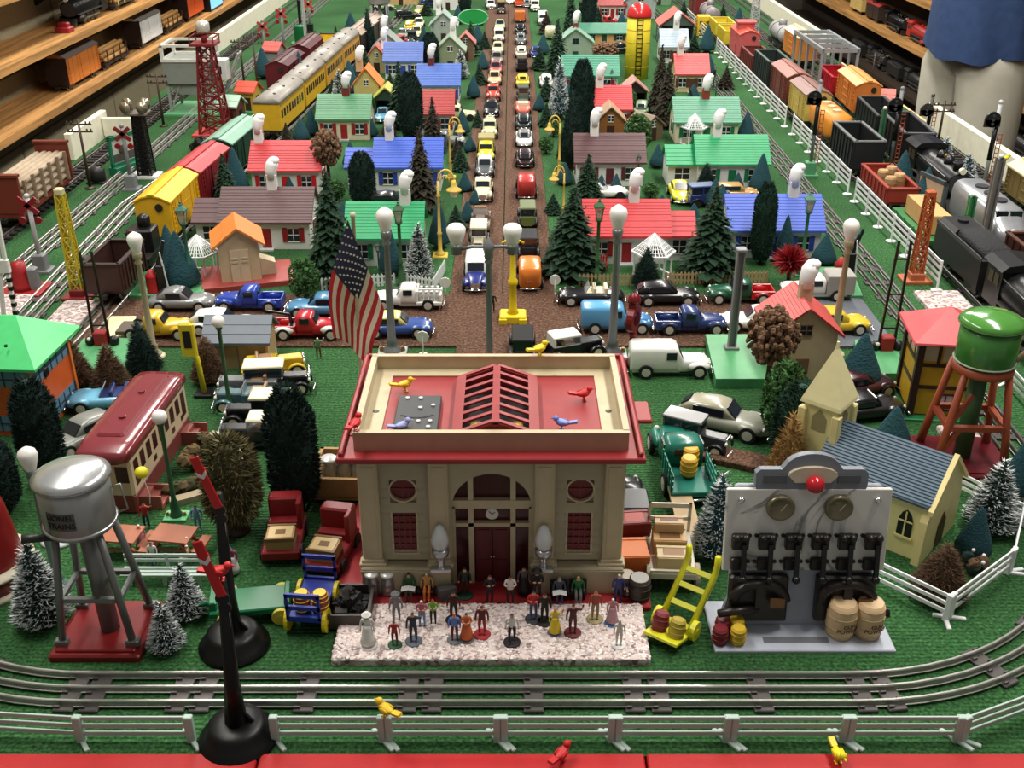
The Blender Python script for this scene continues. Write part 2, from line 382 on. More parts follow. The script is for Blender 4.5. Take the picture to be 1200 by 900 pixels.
part(st, 'side_wall', STB, lambda b: b.box(-W2, -W2+0.5, 0.4, DEP, 0.5, HW)); part(st, 'side_wall', STB, lambda b: b.box(W2-0.5, W2, 0.4, DEP, 0.5, HW))
part(st, 'rear_wall', STB, lambda b: b.box(-W2, W2, DEP-0.5, DEP, 0.5, HW))
# front wall: two wings with a window hole each, round hole and the arch between
def wing(b):
    # clapboards stand proud one by one around the windows (window 5.6..8.6? measured from the wing's middle)
    z = 3.7
    for i in range(13):
        z1 = z + 0.9
        hw = 1.15 if 4.6 < z+0.45 < 9.2 else (1.25 if 10.3 < z+0.45 < 12.7 else 0)
        if hw == 0: segs = [(-3.6, 3.6)]
        else: segs = [(-3.6, -hw), (hw, 3.6)]
        for a, c in segs:
            b.add([(a,-0.2,z),(c,-0.2,z),(c,0.14,z1),(a,0.14,z1),(a,0.5,z),(c,0.5,z),(c,0.5,z1),(a,0.5,z1)],
                  [(0,1,2,3),(7,6,5,4),(0,4,5,1),(3,2,6,7),(0,3,7,4),(1,5,6,2)])
        z = z1
def round_frame(b, r0=1.2, r1=1.36, n=20):
    for y0, y1 in ((-0.15, 0.3),):
        outer = [(r1*math.cos(2*PI*j/n), r1*math.sin(2*PI*j/n)) for j in range(n)]; inner = [(r0*math.cos(2*PI*j/n), r0*math.sin(2*PI*j/n)) for j in range(n)]
        poly_ring(b, outer, inner, y0, y1)
for sgn in (-1, 1):
    cx = sgn*8.3
    wg = part(st, 'clapboard_wall', STB, wing, key='wing', loc=(cx, 0, 0))
    part(st, 'backing_wall', STB, lambda b: b.box(-3.6,3.6,0.42,0.5,3.2,15.5), key='bkw', loc=(cx,0,0))
    wn = part(st, 'window', STMAR, lambda b: b.box(-1.12, 1.12, 0.25, 0.35, 4.4, 9.3), key='win', loc=(cx, 0, 0))
    part(wn, 'window_frame', STB2, lambda b: poly_ring(b, [(-1.3,4.2),(1.3,4.2),(1.3,9.35),(-1.3,9.35)], [(-1.1,4.4),(1.1,4.4),(1.1,9.2),(-1.1,9.2)], -0.12, 0.3), key='winf')
    def grid(b):
        for i in range(1, 4): b.box(-1.1+0.55*i-0.07, -1.1+0.55*i+0.07, 0.12, 0.26, 4.4, 9.2)
        for i in range(1, 6): b.box(-1.1, 1.1, 0.12, 0.26, 4.4+0.8*i-0.07, 4.4+0.8*i+0.07)
    part(wn, 'muntin', M(120,34,38), grid, key='wing')
    rw = part(st, 'round_window', STMAR, lambda b: b.disc((0,0.28,0), 'y', 1.25, 0.1, 20), key='rw', loc=(cx, 0, 11.55))
    part(rw, 'round_frame', STB2, round_frame, key='rf')
    part(rw, 'muntin', M(120,34,38), lambda b: (b.box(-0.06,0.06,0.12,0.25,-1.2,1.2), b.box(-1.2,1.2,0.12,0.25,-0.06,0.06)), key='rm')
    # pilasters with base and cap
    for px_ in (sgn*11.45, sgn*4.95):
        ps = part(st, 'pilaster', STB2, lambda b: (b.cbox(-0.95,0.95,-0.7,0.3,3.9,15.0,0.12), b.box(-0.6,0.6,-0.78,-0.7,4.6,14.4)), key='pil', loc=(px_, 0, 0))
        part(ps, 'pilaster_base', STB2, lambda b: (b.cbox(-1.3,1.3,-1.05,0.3,3.3,3.75,0.1), b.cbox(-1.1,1.1,-0.9,0.3,3.7,4.1,0.1)), key='pilb')
        part(ps, 'pilaster_cap', M(120,100,76), lambda b: (b.cbox(-1.2,1.2,-0.95,0.3,14.9,15.35,0.1),), key='pilc')
    part(st, 'plinth', STB, lambda b: (b.cbox(-4.3,4.3,-1.3,0.4,0.5,3.4,0.12), b.box(-4.35,4.35,-1.38,-1.28,2.9,3.15)), key='plinth%d' % 1, loc=(cx + sgn*0.0, 0, 0))
    # glass acorn lamp on a silver holder, standing on the plinth
    lp = part(st, 'entrance_lamp', M(205,208,210, rough=0.35), lambda b: b.lathe([(0.5,2.3),(0.78,2.8),(0.84,3.4),(0.7,4.1),(0.4,4.8),(0.1,5.05),(0,5.06)], 18), key='lampb', loc=(sgn*4.9, -1.25, 3.4))
    part(lp, 'lamp_holder', SILVER, lambda b: (b.lathe([(0.5,0),(0.35,0.25),(0.28,0.8),(0.42,1.4),(0.8,1.7),(0.85,2.2),(0.6,2.4)], 16), b.cbox(-1.0,1.0,-0.6,0.6,-0.05,0.25,0.08)), key='lamph')
# arched entrance: header wall with the arch cut out
def arch_wall(b):
    n = 16; r = 3.75; zc = 9.7
    inner = [(r, 0.6), (r, zc)] + [(r*math.cos(PI*i/n), zc + 3.75*math.sin(PI*i/n)) for i in range(1, n)] + [(-r, zc), (-r, 0.6)]
    outer = [(4.9, 0.6), (4.9, zc)] + [(4.9*max(-1,min(1,1.25*math.cos(PI*i/n))), 15.6) for i in range(1, n)] + [(-4.9, zc), (-4.9, 0.6)]
    m = len(inner)
    vs = [(x,-0.25,z) for x,z in outer] + [(x,-0.25,z) for x,z in inner] + [(x,0.6,z) for x,z in outer] + [(x,0.6,z) for x,z in inner]
    fs = []
    for j in range(m-1):
        fs += [(j,j+1,m+j+1,m+j), (m+j,m+j+1,3*m+j+1,3*m+j)]
    b.add(vs, fs)
part(st, 'arch_wall', STB, arch_wall)
gl = part(st, 'entrance_glazing', M(66,20,24, rough=0.2), lambda b: b.box(-3.9, 3.9, 0.75, 0.85, 0.5, 13.9))
def mull(b):
    for x in (-2.0, 2.0): b.box(x-0.25, x+0.25, 0.25, 0.75, 0.5, 12.9)
    b.box(-3.8, 3.8, 0.2, 0.8, 9.3, 10.2); b.box(-3.8, 3.8, 0.25, 0.75, 7.2, 7.6); b.box(-3.8, -3.5, 0.2, 0.8, 0.5, 9.5); b.box(3.5, 3.8, 0.2, 0.8, 0.5, 9.5)
part(st, 'entrance_frame', STB2, mull)
for x in (-1.62, 0.02):
    d = part(st, 'door', M(86,24,28), lambda b: (b.cbox(0, 1.6, 0.5, 0.75, 0.6, 7.1, 0.05), b.box(0.25,1.35,0.42,0.5,1.0,3.2), b.box(0.25,1.35,0.42,0.5,3.6,6.7)), key='door', loc=(x,0,0))
    part(d, 'door_knob', CHROME, lambda b: b.ball((0.12 if x > -0.5 else 1.48, 0.38, 3.6), 0.1, n=8, k=5))
ck = part(st, 'wall_clock', M(214,210,200), lambda b: b.disc((0,0.6,8.45), 'y', 0.62, 0.12, 18))
part(ck, 'clock_hand', BLACK, lambda b: (b.bar((0,0.52,8.45),(0.28,0.52,8.65),0.06), b.bar((0,0.52,8.45),(-0.3,0.52,8.75),0.06)))
# eaves tray, parapet, roof deck
def eave(b):
    b.cbox(-W2-1.6, W2+1.6, -1.9, DEP+2.4, 15.5, 16.05, 0.1)
    for x in (-W2-1.4, W2+0.95): b.cbox(x, x+0.45, -1.6, DEP+2.2, 16., 16.5, 0.1)
    b.cbox(-W2-1.4, W2+1.4, DEP+1.7, DEP+2.15, 16., 16.5, 0.1)
part(st, 'eave_tray', STRED, eave)
PX0, PX1, PY0, PY1 = -W2-0.1, W2+0.1, -0.5, DEP-1.2
for nm, args in (('a', (PX0, PX1, PY0, PY0+0.45)), ('b', (PX0, PX1, PY1-0.45, PY1)), ('c', (PX0, PX0+0.45, PY0+0.45, PY1-0.45)), ('d', (PX1-0.45, PX1, PY0+0.45, PY1-0.45))):
    p = part(st, 'parapet', STPINK if nm == 'a' else STB2, lambda b: b.box(*args, 16.05, 17.88))
    part(p, 'coping', STB2, lambda b: b.box(args[0]-0.06, args[1]+0.06, args[2]-0.06, args[3]+0.06, 17.88, 18.0))
part(st, 'gutter_ledge', STB2, lambda b: (b.box(PX0+.45, PX0+2.2, PY0+.45, PY1-.45, 16.1, 16.5), b.box(PX1-2.2, PX1-.45, PY0+.45, PY1-.45, 16.1, 16.5), b.box(PX0+2.2, PX1-2.2, PY1-2, PY1-.45, 16.1, 16.5)))
part(st, 'roof_deck', STRED, lambda b: b.box(PX0+2.2, PX1-2.2, PY0+.45, PY1-2, 16.1, 16.35))
# raised gable skylight with open louvres
sk = part(st, 'skylight', STRED, lambda b: (b.box(-3.9,-3.5,2.0,PY1-2.2,16.3,17.1), b.box(3.5,3.9,2.0,PY1-2.2,16.3,17.1), b.prism([(-3.9,16.3),(3.9,16.3),(3.9,17.1),(0,18.5),(-3.9,17.1)], 'y', 2.0, 2.35), b.prism([(-3.9,16.3),(3.9,16.3),(3.9,17.1),(0,18.5),(-3.9,17.1)], 'y', PY1-2.5, PY1-2.2), b.box(-0.35,0.35,2.0,PY1-2.2,18.3,18.62)), loc=(0.4, -1.6, 0))
for s_ in (-1,1): part(sk, 'skylight_eave', STRED, lambda b: b.prism([(s_*3.1,17.32),(s_*4.05,17.),(s_*4.05,17.22),(s_*3.1,17.56)],'y',2.0,PY1-2.2))
part(sk, 'skylight_floor', BLACK, lambda b: b.box(-3.4,3.4,2.3,PY1-2.5,16.36,16.4))
for s_ in (-1, 1):
    for i in range(8):
        y = 2.1 + i*1.62
        part(sk, 'louvre', STRED, lambda b: b.prism([(s_*0.2,18.4),(s_*3.95,17.05),(s_*3.95,17.25),(s_*0.2,18.62)], 'y', 0, 0.5), key='lv%d' % s_, loc=(0, y, 0))
for i, (x, y) in enumerate(((-1.9,3.6),(-1.8,4.9),(1.9,3.5),(1.9,4.9))):
    part(sk, 'speaker_grille', M(190,160,70, rough=0.4, metal=0.4), lambda b: b.lathe([(0.7,0),(0.6,0.3),(0,0.4)], 10), key='grl', loc=(x, y, 16.4))
pl = part(st, 'roof_plate', M(52,54,56, rough=0.5), lambda b: b.cbox(-2.1, 2.1, 2.4, 9.6, 16.35, 16.95, 0.08), loc=(-7.1, -0.9, 0))
part(pl, 'dial_slot', BLACK, lambda b: [b.box(-1.4+0.35*i-0.2, -1.4+0.35*i+0.2, 5.4-0.5*math.sin(PI*i/8), 5.65-0.5*math.sin(PI*i/8), 16.94, 17.) for i in range(9)])
for x, y in ((-1.2,8.9),(0.1,8.9),(1.4,7.4),(0.2,6.9),(-0.9,4.2),(0.2,4.3),(1.3,4.3),(1.2,3.2)): part(pl, 'terminal', M(190,190,186), lambda b: b.disc((0,0,0),'z',0.22,0.16,8), key='term', loc=(x, y, 17.))
for x, y in ((PX0+1.3, 6.2), (PX1-1.3, 6.2)): part(st, 'drain_hole', BLACK, lambda b: b.disc((0,0,0),'z',0.3,0.06,10), key='drain', loc=(x, y, 16.52))
for y in (2.5, 8.2): part(st, 'eave_rivet', STRED, lambda b: b.disc((0,0,0),'z',0.25,0.1,10), key='rivet', loc=(-W2-0.7, y, 16.1))
part(st, 'side_tab', STRED, lambda b: b.cbox(W2+1.5, W2+3.0, 5.5, 9.4, 15.5, 15.9, 0.1))
# speckled gravel platform mat in front
xa, ya = G(383, 780); xb, yb = G(768, 780)
solo('platform_mat', 'speckled white and pink gravel mat laid in front of the station', 'mat', GRAVEL, lambda b: b.cbox(xa+0.4, xb-0.4, ya, 80.9, 0, 0.75, 0.18), 0, 0)
# loose pebbles on the mat: real relief
def pebbles(b):
    r = random.Random(3)
    for i in range(5200):
        x = r.uniform(xa+0.5, xb-0.5); y = r.uniform(ya+0.1, 80.8); s_ = r.uniform(0.13, 0.26); a = r.uniform(0, 6); z = 0.7
        ring = [(x+s_*math.cos(a+2*PI*k/5), y+s_*math.sin(a+2*PI*k/5)*0.8, z) for k in range(5)]
        b.add(ring + [(x, y, z+s_*0.75)], [(k, (k+1) % 5, 5) for k in range(5)], r.choice((0,0,0,1,2)), True)
o = solo('gravel', 'loose speckled pebbles covering the platform mat', 'gravel', [M(214,198,192, rough=0.8), M(172,152,150, rough=0.8), M(232,226,222, rough=0.8)], pebbles, 0, 0, kind='stuff')
# ================================================================= vehicles (toy cars, about 1:43)
def loft(b, secs, m=0, n=14, ex=0.55, T=None):
    """secs: (x, half width, z bottom, z top); rounded-box cross sections along x"""
    rs = []
    for x, w_, z0, z1 in secs:
        ring = []; zc, hz = (z0+z1)/2, (z1-z0)/2
        for j in range(n):
            a = 2*PI*(j+0.5)/n; c, s_ = math.cos(a), math.sin(a)
            ring.append((x, w_*math.copysign(abs(c)**ex, c), zc+hz*math.copysign(abs(s_)**ex, s_)))
        rs.append(ring)
    return b.rings(rs, m, True, T)
def fender(b, x, y, r, w_, m=0):
    """half-round mudguard over a wheel at (x, y)"""
    n = 8; rs = []
    for i in range(n+1):
        a = PI*i/n*1.06-0.1; c, s_ = math.cos(a), math.sin(a)
        rs.append([(x+c*r*1.12, y-w_/2, 0.75+s_*r), (x+c*r*1.32, y-w_/2*0.8, 0.75+s_*r*1.22), (x+c*r*1.32, y+w_/2*0.8, 0.75+s_*r*1.22), (x+c*r*1.12, y+w_/2, 0.75+s_*r)])
    b.rings(rs, m, True)
HUBM = M(206,202,192, rough=0.4, metal=0.2, var=0)
def wheel_mesh(b):
    b.disc((0,0,0), 'y', 0.8, 0.5, 16)
def hub_mesh(b):
    b.disc((0,0,0), 'y', 0.5, 0.56, 12); b.disc((0,0,0), 'y', 0.18, 0.62, 8)
def wheels(o, xs, tw, r=0.8, hub=HUBM, detail=True):
    for x in xs:
        for s_ in (-1, 1):
            w_ = part(o, 'wheel', RUBBER, wheel_mesh, key='w', loc=(x, s_*tw, r), scale=(r/0.8, 1, r/0.8))
            if detail: part(w_, 'hubcap', hub, hub_mesh, key='hub')
PAINT = {}
def paint(r, g, b): return M(r, g, b, rough=0.28, spec=0.5, coat=0.3, var=0.03)
def glasses(b, secs, inset=0.0):
    loft(b, secs, 0, 10, 0.45)
def car(kind, label, x, y, rz, c1, c2=None, z=0.36, sc=1.0, detail=True, group=None, hub=HUBM, cat=None):
    """kinds: sedan, coupe, convertible, pickup, van, antique, flatbed, tow. Nose towards +x before turning"""
    c2 = c2 or c1
    nm = {'pickup':'pickup_truck','van':'delivery_van','tow':'tow_truck','flatbed':'flatbed_truck','milk':'milk_truck','panel':'panel_truck','stake':'stake_truck','antique':'antique_car','roadster':'antique_roadster','convertible':'convertible_car','coupe':'coupe_car','wagon':'station_wagon','tank':'tank_truck','truck':'box_truck'}.get(kind, 'sedan_car')
    o = thing(nm, label, cat or ('truck' if 'truck' in nm else 'van' if 'van' in nm else 'car'), x, y, z, rz, sc, group)
    k = kind
    def bump(x0, x1, w_=1.75):
        part(o, 'bumper', CHROME, lambda b: b.tube([(x0,-w_,0.75),(x0+0.18,0,0.75),(x0,w_,0.75)], 0.13, 6), key=k+'fb')
        part(o, 'bumper', CHROME, lambda b: b.tube([(x1,-w_,0.8),(x1-0.18,0,0.8),(x1,w_,0.8)], 0.13, 6), key=k+'rb')
    def lights(x_, y_, z_):
        for s_ in (-1, 1): part(o, 'headlight', M(230,230,224, rough=0.2), lambda b: b.ball((0,0,0), 0.27, (0.7,1,1), 8, 0, None, 5), key='hl', loc=(x_, s_*y_, z_))
    if k in ('sedan', 'coupe', 'convertible', 'wagon'):
        def body(b):
            loft(b, [(-5.2,0.9,0.7,1.3),(-4.9,1.5,0.6,1.7),(-3.8,1.85,0.5,2.0),(-1.5,1.95,0.5,2.1),(1.2,1.95,0.5,2.1),(3.2,1.75,0.55,2.0),(4.6,1.45,0.6,1.8),(5.2,0.9,0.7,1.4)], 0, 14, 0.5)
            for fx_ in (-3.0, 3.2):
                for s_ in (-1, 1): b.ball((fx_, s_*1.55, 1.4), 1.25, (1.2, 0.42, 0.5), 12, 0, None, 6)
            if k == 'wagon': loft(b, [(-5.0,1.6,1.5,3.3),(-4.6,1.75,1.5,3.5),(0.6,1.75,1.5,3.5),(1.6,1.6,1.5,2.6)], 0, 12, 0.4)
        part(o, 'body', c1, body, key=k+'body')
        if k in ('sedan', 'coupe', 'wagon'):
            a = -3.9 if k == 'sedan' else -2.8
            if k != 'wagon': part(o, 'roof', c2, lambda b: loft(b, [(a-0.6,1.2,1.8,2.4),(a+0.5,1.5,1.8,3.2),(-0.8,1.55,1.8,3.5),(0.4,1.5,1.8,3.35),(1.6,1.35,1.8,2.1)], 0, 14, 0.5), key=k+'roof')
            zt = 3.15
            for s_ in (-1, 1):
                part(o, 'side_window', GLASS, lambda b: b.box(a+0.9, 0.35, s_*1.5-0.12, s_*1.5+0.12, 2.2, 3.0) if k != 'wagon' else b.box(-4.2,0.5,s_*1.7-0.12,s_*1.7+0.12,2.3,3.2), key=k+'sw%d' % s_)
            part(o, 'windshield', GLASS, lambda b: b.prism([(0.55,3.2),(1.55,2.15),(1.65,2.2),(0.68,3.3)], 'y', -1.2, 1.2), key=k+'ws')
            if k != 'wagon': part(o, 'rear_window', GLASS, lambda b: b.prism([(a-0.55,2.35),(a+0.25,3.05),(a+0.1,3.12),(a-0.68,2.45)], 'y', -0.85, 0.85), key=k+'rw')
        else:
            part(o, 'interior', c2, lambda b: (b.box(-2.6, 0.9, -1.4, 1.4, 1.9, 2.12), b.cbox(-2.6,-2.0,-1.4,1.4,2.1,2.9,0.15), b.cbox(-0.8,-0.3,-1.4,1.4,2.1,2.9,0.15)), key='seat')
            part(o, 'windshield', M(150,160,166, rough=0.1, alpha=0.6), lambda b: b.prism([(0.9,2.05),(0.3,3.1),(0.42,3.15),(1.05,2.05)], 'y', -1.3, 1.3), key='cws')
        bump(5.3, -5.3); lights(4.75, 1.2, 1.55)
        part(o, 'grille', CHROME, lambda b: loft(b, [(4.9,0.7,0.8,1.45),(5.28,0.6,0.85,1.35)], 0, 10), key='gr')
        wheels(o, (-3.0, 3.2), 1.9, 0.92, hub, detail)
    elif k in ('pickup', 'tow', 'milk', 'flatbed', 'stake', 'tank', 'truck', 'panel', 'van'):
        r = 0.85
        def nose(b):
            loft(b, [(0.9,1.7,0.6,2.5),(2.0,1.6,0.6,2.5),(3.6,1.25,0.65,2.35),(4.8,1.05,0.7,2.1),(5.2,0.75,0.8,1.8)], 0, 14, 0.5)
            for s_ in (-1, 1): b.ball((3.6, s_*1.5, 1.5), 1.3, (1.15, 0.42, 0.5), 12, 0, None, 6)
            b.box(-5.0, 1.2, -1.3, 1.3, 0.6, 1.0)
        part(o, 'hood', c1, nose, key='nose')
        if k not in ('van', 'panel'):
            part(o, 'cab', c1, lambda b: loft(b, [(-1.5,1.55,0.9,3.4),(-1.1,1.7,0.9,3.8),(0.6,1.65,0.9,3.75),(1.0,1.6,0.9,3.4),(1.5,1.55,0.9,2.4)], 0, 14, 0.4), key='cab')
            for s_ in (-1, 1): part(o, 'side_window', GLASS, lambda b: b.box(-0.9, 0.5, s_*1.65-0.1, s_*1.65+0.1, 2.5, 3.35), key='psw%d' % s_)
            part(o, 'windshield', GLASS, lambda b: b.prism([(1.0,3.4),(1.45,2.5),(1.58,2.5),(1.12,3.45)], 'y', -1.3, 1.3), key='pws')
            part(o, 'rear_window', GLASS, lambda b: b.box(-1.6, -1.45, -0.9, 0.9, 2.6, 3.2), key='prw')
        if k in ('pickup', 'tow'):
            def bed(b):
                for s_ in (-1, 1):
                    b.cbox(-5.2, -1.6, s_*1.6-0.15, s_*1.6+0.15, 0.8, 2.2, 0.08); b.ball((-3.3, s_*1.65, 1.45), 1.25, (1.15,0.36,0.5), 12, 0, None, 6)
                b.box(-5.2, -1.6, -1.6, 1.6, 0.8, 1.1); b.cbox(-5.25, -5.0, -1.6, 1.6, 0.8, 2.1, 0.06); b.box(-1.7,-1.55,-1.6,1.6,0.8,2.2)
            part(o, 'bed', c2 if k == 'pickup' else c1, bed, key='bed')
            if k == 'tow':
                cr = part(o, 'crane', BLACK, lambda b: (b.bar((-2.2,-0.8,1.1),(-2.6,0,3.4),0.25), b.bar((-2.2,0.8,1.1),(-2.6,0,3.4),0.25), b.bar((-2.6,0,3.4),(-5.6,0,3.9),0.3), b.box(-2.8,-1.8,-0.8,0.8,1.1,1.8)), key='crane')
                part(cr, 'cable_hook', IRON, lambda b: b.tube([(-5.5,0,3.8),(-5.55,0,2.4),(-5.3,0,2.1)], 0.07, 5), key='hook')
                for s_ in (-1, 1): part(o, 'white_fender', WHITE, lambda b: (b.ball((-3.3, s_*1.72, 1.5), 1.3, (1.2,0.34,0.5), 12, 0, None, 6), b.ball((3.6, s_*1.56, 1.55), 1.35, (1.2,0.4,0.5), 12, 0, None, 6)), key='wf%d' % s_)
        elif k == 'milk':
            part(o, 'deck', c1, lambda b: (b.cbox(-5.4,-1.5,-1.8,1.8,0.9,1.4,0.08), b.cbox(-5.4,-1.5,-0.15,0.15,1.4,3.0,0.05), b.cbox(-1.8,-1.5,-1.7,1.7,1.4,3.2,0.06), b.cbox(-5.4,-5.1,-1.7,1.7,1.4,2.6,0.06)), key='deck')
            for i in range(4):
                for s_ in (-1, 1): 
                    c_ = part(o, 'milk_can', M(206,204,200, rough=0.3, metal=0.4), lambda b: b.lathe([(0.38,0),(0.4,0.9),(0.26,1.2),(0.24,1.4),(0.32,1.5),(0.3,1.6)], 10), key='can', loc=(-4.7+i*0.85, s_*1.0, 1.4))
        elif k in ('flatbed', 'stake'):
            part(o, 'bed', c2, lambda b: b.cbox(-5.6,-1.5,-1.9,1.9,1.0,1.5,0.08), key='flat')
            if k == 'stake':
                for s_ in (-1, 1):
                    part(o, 'stake_side', c2, lambda b: ([b.box(-5.5,-1.7,s_*1.8-0.06,s_*1.8+0.06,1.6+i*0.55,1.95+i*0.55) for i in range(3)], [b.box(-5.4+i*0.95,-5.2+i*0.95,s_*1.88-0.05,s_*1.88+0.05,1.4,3.3) for i in range(5)]), key='stk%d' % s_)
        elif k == 'tank':
            part(o, 'tank', c2, lambda b: b.tube([(-5.7,0,2.3),(-5.3,0,2.3),(-1.9,0,2.3),(-1.6,0,2.3)], [0.9,1.35,1.35,0.9], 14), key='tank')
            part(o, 'filler_cap', c2, lambda b: b.disc((-3.6,0,3.7),'z',0.4,0.3,10), key='fill')
        elif k == 'truck':
            part(o, 'cargo_box', c2, lambda b: b.cbox(-6.0,-1.6,-1.9,1.9,1.1,4.3,0.18), key='cargo')
        else:
            part(o, 'cargo_body', c1 if k == 'van' else c2, lambda b: loft(b, [(-5.3,1.6,0.8,3.9),(-4.9,1.8,0.8,4.3),(0.2,1.8,0.8,4.3),(0.8,1.7,0.8,4.0),(1.5,1.6,0.8,2.6)], 0, 14, 0.32), key='vanb')
            part(o, 'windshield', GLASS, lambda b: b.prism([(0.9,3.75),(1.42,2.6),(1.56,2.6),(1.05,3.8)], 'y', -1.35, 1.35), key='vws')
            for s_ in (-1, 1): part(o, 'side_window', GLASS, lambda b: b.box(-0.7,0.6,s_*1.76-0.1,s_*1.76+0.1,2.6,3.6), key='vsw%d' % s_)
        bump(5.35, -5.6, 1.7); lights(4.6, 1.3, 1.9)
        part(o, 'grille', CHROME, lambda b: b.cbox(5.0,5.25,-0.7,0.7,0.9,1.8,0.05), key='pgr')
        wheels(o, (-3.3, 3.6), 1.9, 0.95, hub, detail)
    else:   # antique, roadster: upright early car with separate mudguards and running boards
        def body(b):
            b.cbox(0.6, 3.9, -0.85, 0.85, 1.0, 2.5, 0.15); b.box(-4.4, 4.0, -0.9, 0.9, 0.8, 1.1)
            b.cbox(-4.3 if k == 'antique' else -3.6, 0.7, -1.35, 1.35, 1.0, 2.6, 0.15)
        part(o, 'body', c1, body, key=k+'ab')
        for s_ in (-1, 1):
            part(o, 'mudguard', BLACK if k == 'antique' else c1, lambda b: (fender(b, 3.0, s_*1.55, 1.0, 0.7), fender(b, -3.0, s_*1.55, 1.0, 0.7), b.box(-2.0, 2.0, s_*1.55-0.3, s_*1.55+0.3, 0.7, 0.85)), key=k+'mg%d' % s_)
        if k == 'antique':
            part(o, 'roof', c2, lambda b: b.cbox(-4.4, 0.9, -1.5, 1.5, 4.0, 4.35, 0.12), key='ar')
            part(o, 'window_band', GLASS, lambda b: b.box(-4.1, 0.55, -1.25, 1.25, 2.6, 4.0), key='awb')
            part(o, 'roof_post', c1, lambda b: [b.box(px_-0.12, px_+0.12, s_*1.3-0.1, s_*1.3+0.1, 2.6, 4.05) for px_ in (-4.1,-1.8,0.5) for s_ in (-1,1)], key='arp')
        else:
            part(o, 'seat', M(150,120,90), lambda b: (b.cbox(-1.9,-0.2,-1.15,1.15,2.4,2.75,0.1), b.cbox(-2.3,-1.9,-1.15,1.15,2.4,3.3,0.1)), key='rs')
            part(o, 'windshield', M(150,160,166, rough=0.1, alpha=0.6), lambda b: b.box(0.5,0.6,-1.2,1.2,2.5,3.5), key='rws')
            if c2 is not c1: part(o, 'soft_top', c2, lambda b: (b.cbox(-3.6, 0.6, -1.4, 1.4, 3.7, 4.05, 0.15), b.cbox(-3.6, -3.2, -1.4, 1.4, 2.5, 3.8, 0.1)), key='top')
        part(o, 'radiator', CHROME, lambda b: b.cbox(3.9, 4.15, -0.8, 0.8, 0.95, 2.55, 0.06), key='rad')
        lights(4.1, 1.0, 2.0)
        part(o, 'bumper', CHROME, lambda b: b.tube([(4.6,-1.7,0.8),(4.7,0,0.8),(4.6,1.7,0.8)], 0.1, 5), key='abm')
        wheels(o, (-3.0, 3.0), 1.55, 0.95, M(214,206,180), detail)
    return o
# ================================================================= kit: houses, trees, lamps, fences, figures, rolling stock
def gable(b, w, d, hw, hr, axis='x', m=0):
    """walls with gable ends; ridge along axis"""
    if axis == 'x': b.prism([(-d/2,0),(d/2,0),(d/2,hw),(0,hr),(-d/2,hw)], 'x', -w/2, w/2, m)
    else: b.prism([(-w/2,0),(w/2,0),(w/2,hw),(0,hr),(-w/2,hw)], 'y', -d/2, d/2, m)
def roof_slab(b, w, d, hw, hr, ov=0.6, t=0.35, axis='x', m=0, rows=12):
    """two roof slopes with stepped shingle courses"""
    D = (d if axis == 'x' else w)/2; L = (w if axis == 'x' else d)/2 + ov
    sl = (hr-hw)/D
    for s_ in (-1, 1):
        for i in range(rows):
            a0 = (D+ov)*i/rows; a1 = (D+ov)*(i+1)/rows + 0.15
            z0, z1 = hr + t - sl*a0, hr + t - sl*a1
            q = [(s_*a0, z0-0.02), (s_*a1, z1+0.07), (s_*a1, z1-t), (s_*a0, z0-t)]
            b.prism(q, axis, -L, L, m)
def smoke_puff(b, h=3.2):
    b.tube([(0,0,0),(0,0,h*0.45),(0.25,0.1,h*0.75),(0.6,0.2,h)], [0.95,1.02,1.15,0.95], 10)
    b.ball((0.65,0.2,h), 1.05, (1,1,0.7), 10, 0, None, 5)
def window(o, x, y, z, w_, h, glass, frame, shut=None, key='', detail=True, rz=0):
    wn = part(o, 'window', glass, lambda b: b.box(-w_/2, w_/2, -0.06, 0.06, 0, h), key='%s%.1f%.1f' % (key, w_, h), loc=(x, y, z), rz=rz)
    if detail:
        part(wn, 'window_frame', frame, lambda b: (b.box(-w_/2,w_/2,-0.12,-0.06,h/2-0.06,h/2+0.06), b.box(-0.06,0.06,-0.12,-0.06,0,h), b.box(-w_/2-0.1,w_/2+0.1,-0.14,0.06,-0.15,0), b.box(-w_/2-0.1,w_/2+0.1,-0.14,0.06,h,h+0.12)), key='wf%.1f%.1f' % (w_, h))
        if shut:
            for s_ in (-1, 1): part(wn, 'shutter', shut, lambda b: (b.box(-0.42,0.42,-0.16,0.05,-0.1,h+0.1), [b.box(-0.3,0.3,-0.2,-0.16,0.1+i*0.4,0.3+i*0.4) for i in range(int(h/0.4))]), key='sh%.1f' % h, loc=(s_*(w_/2+0.5), 0, 0))
CLAP = M(222,222,218, stripes=('Z', 190.0), var=0.03); CLAPB = M(206,196,168, stripes=('Z', 190.0), var=0.04)
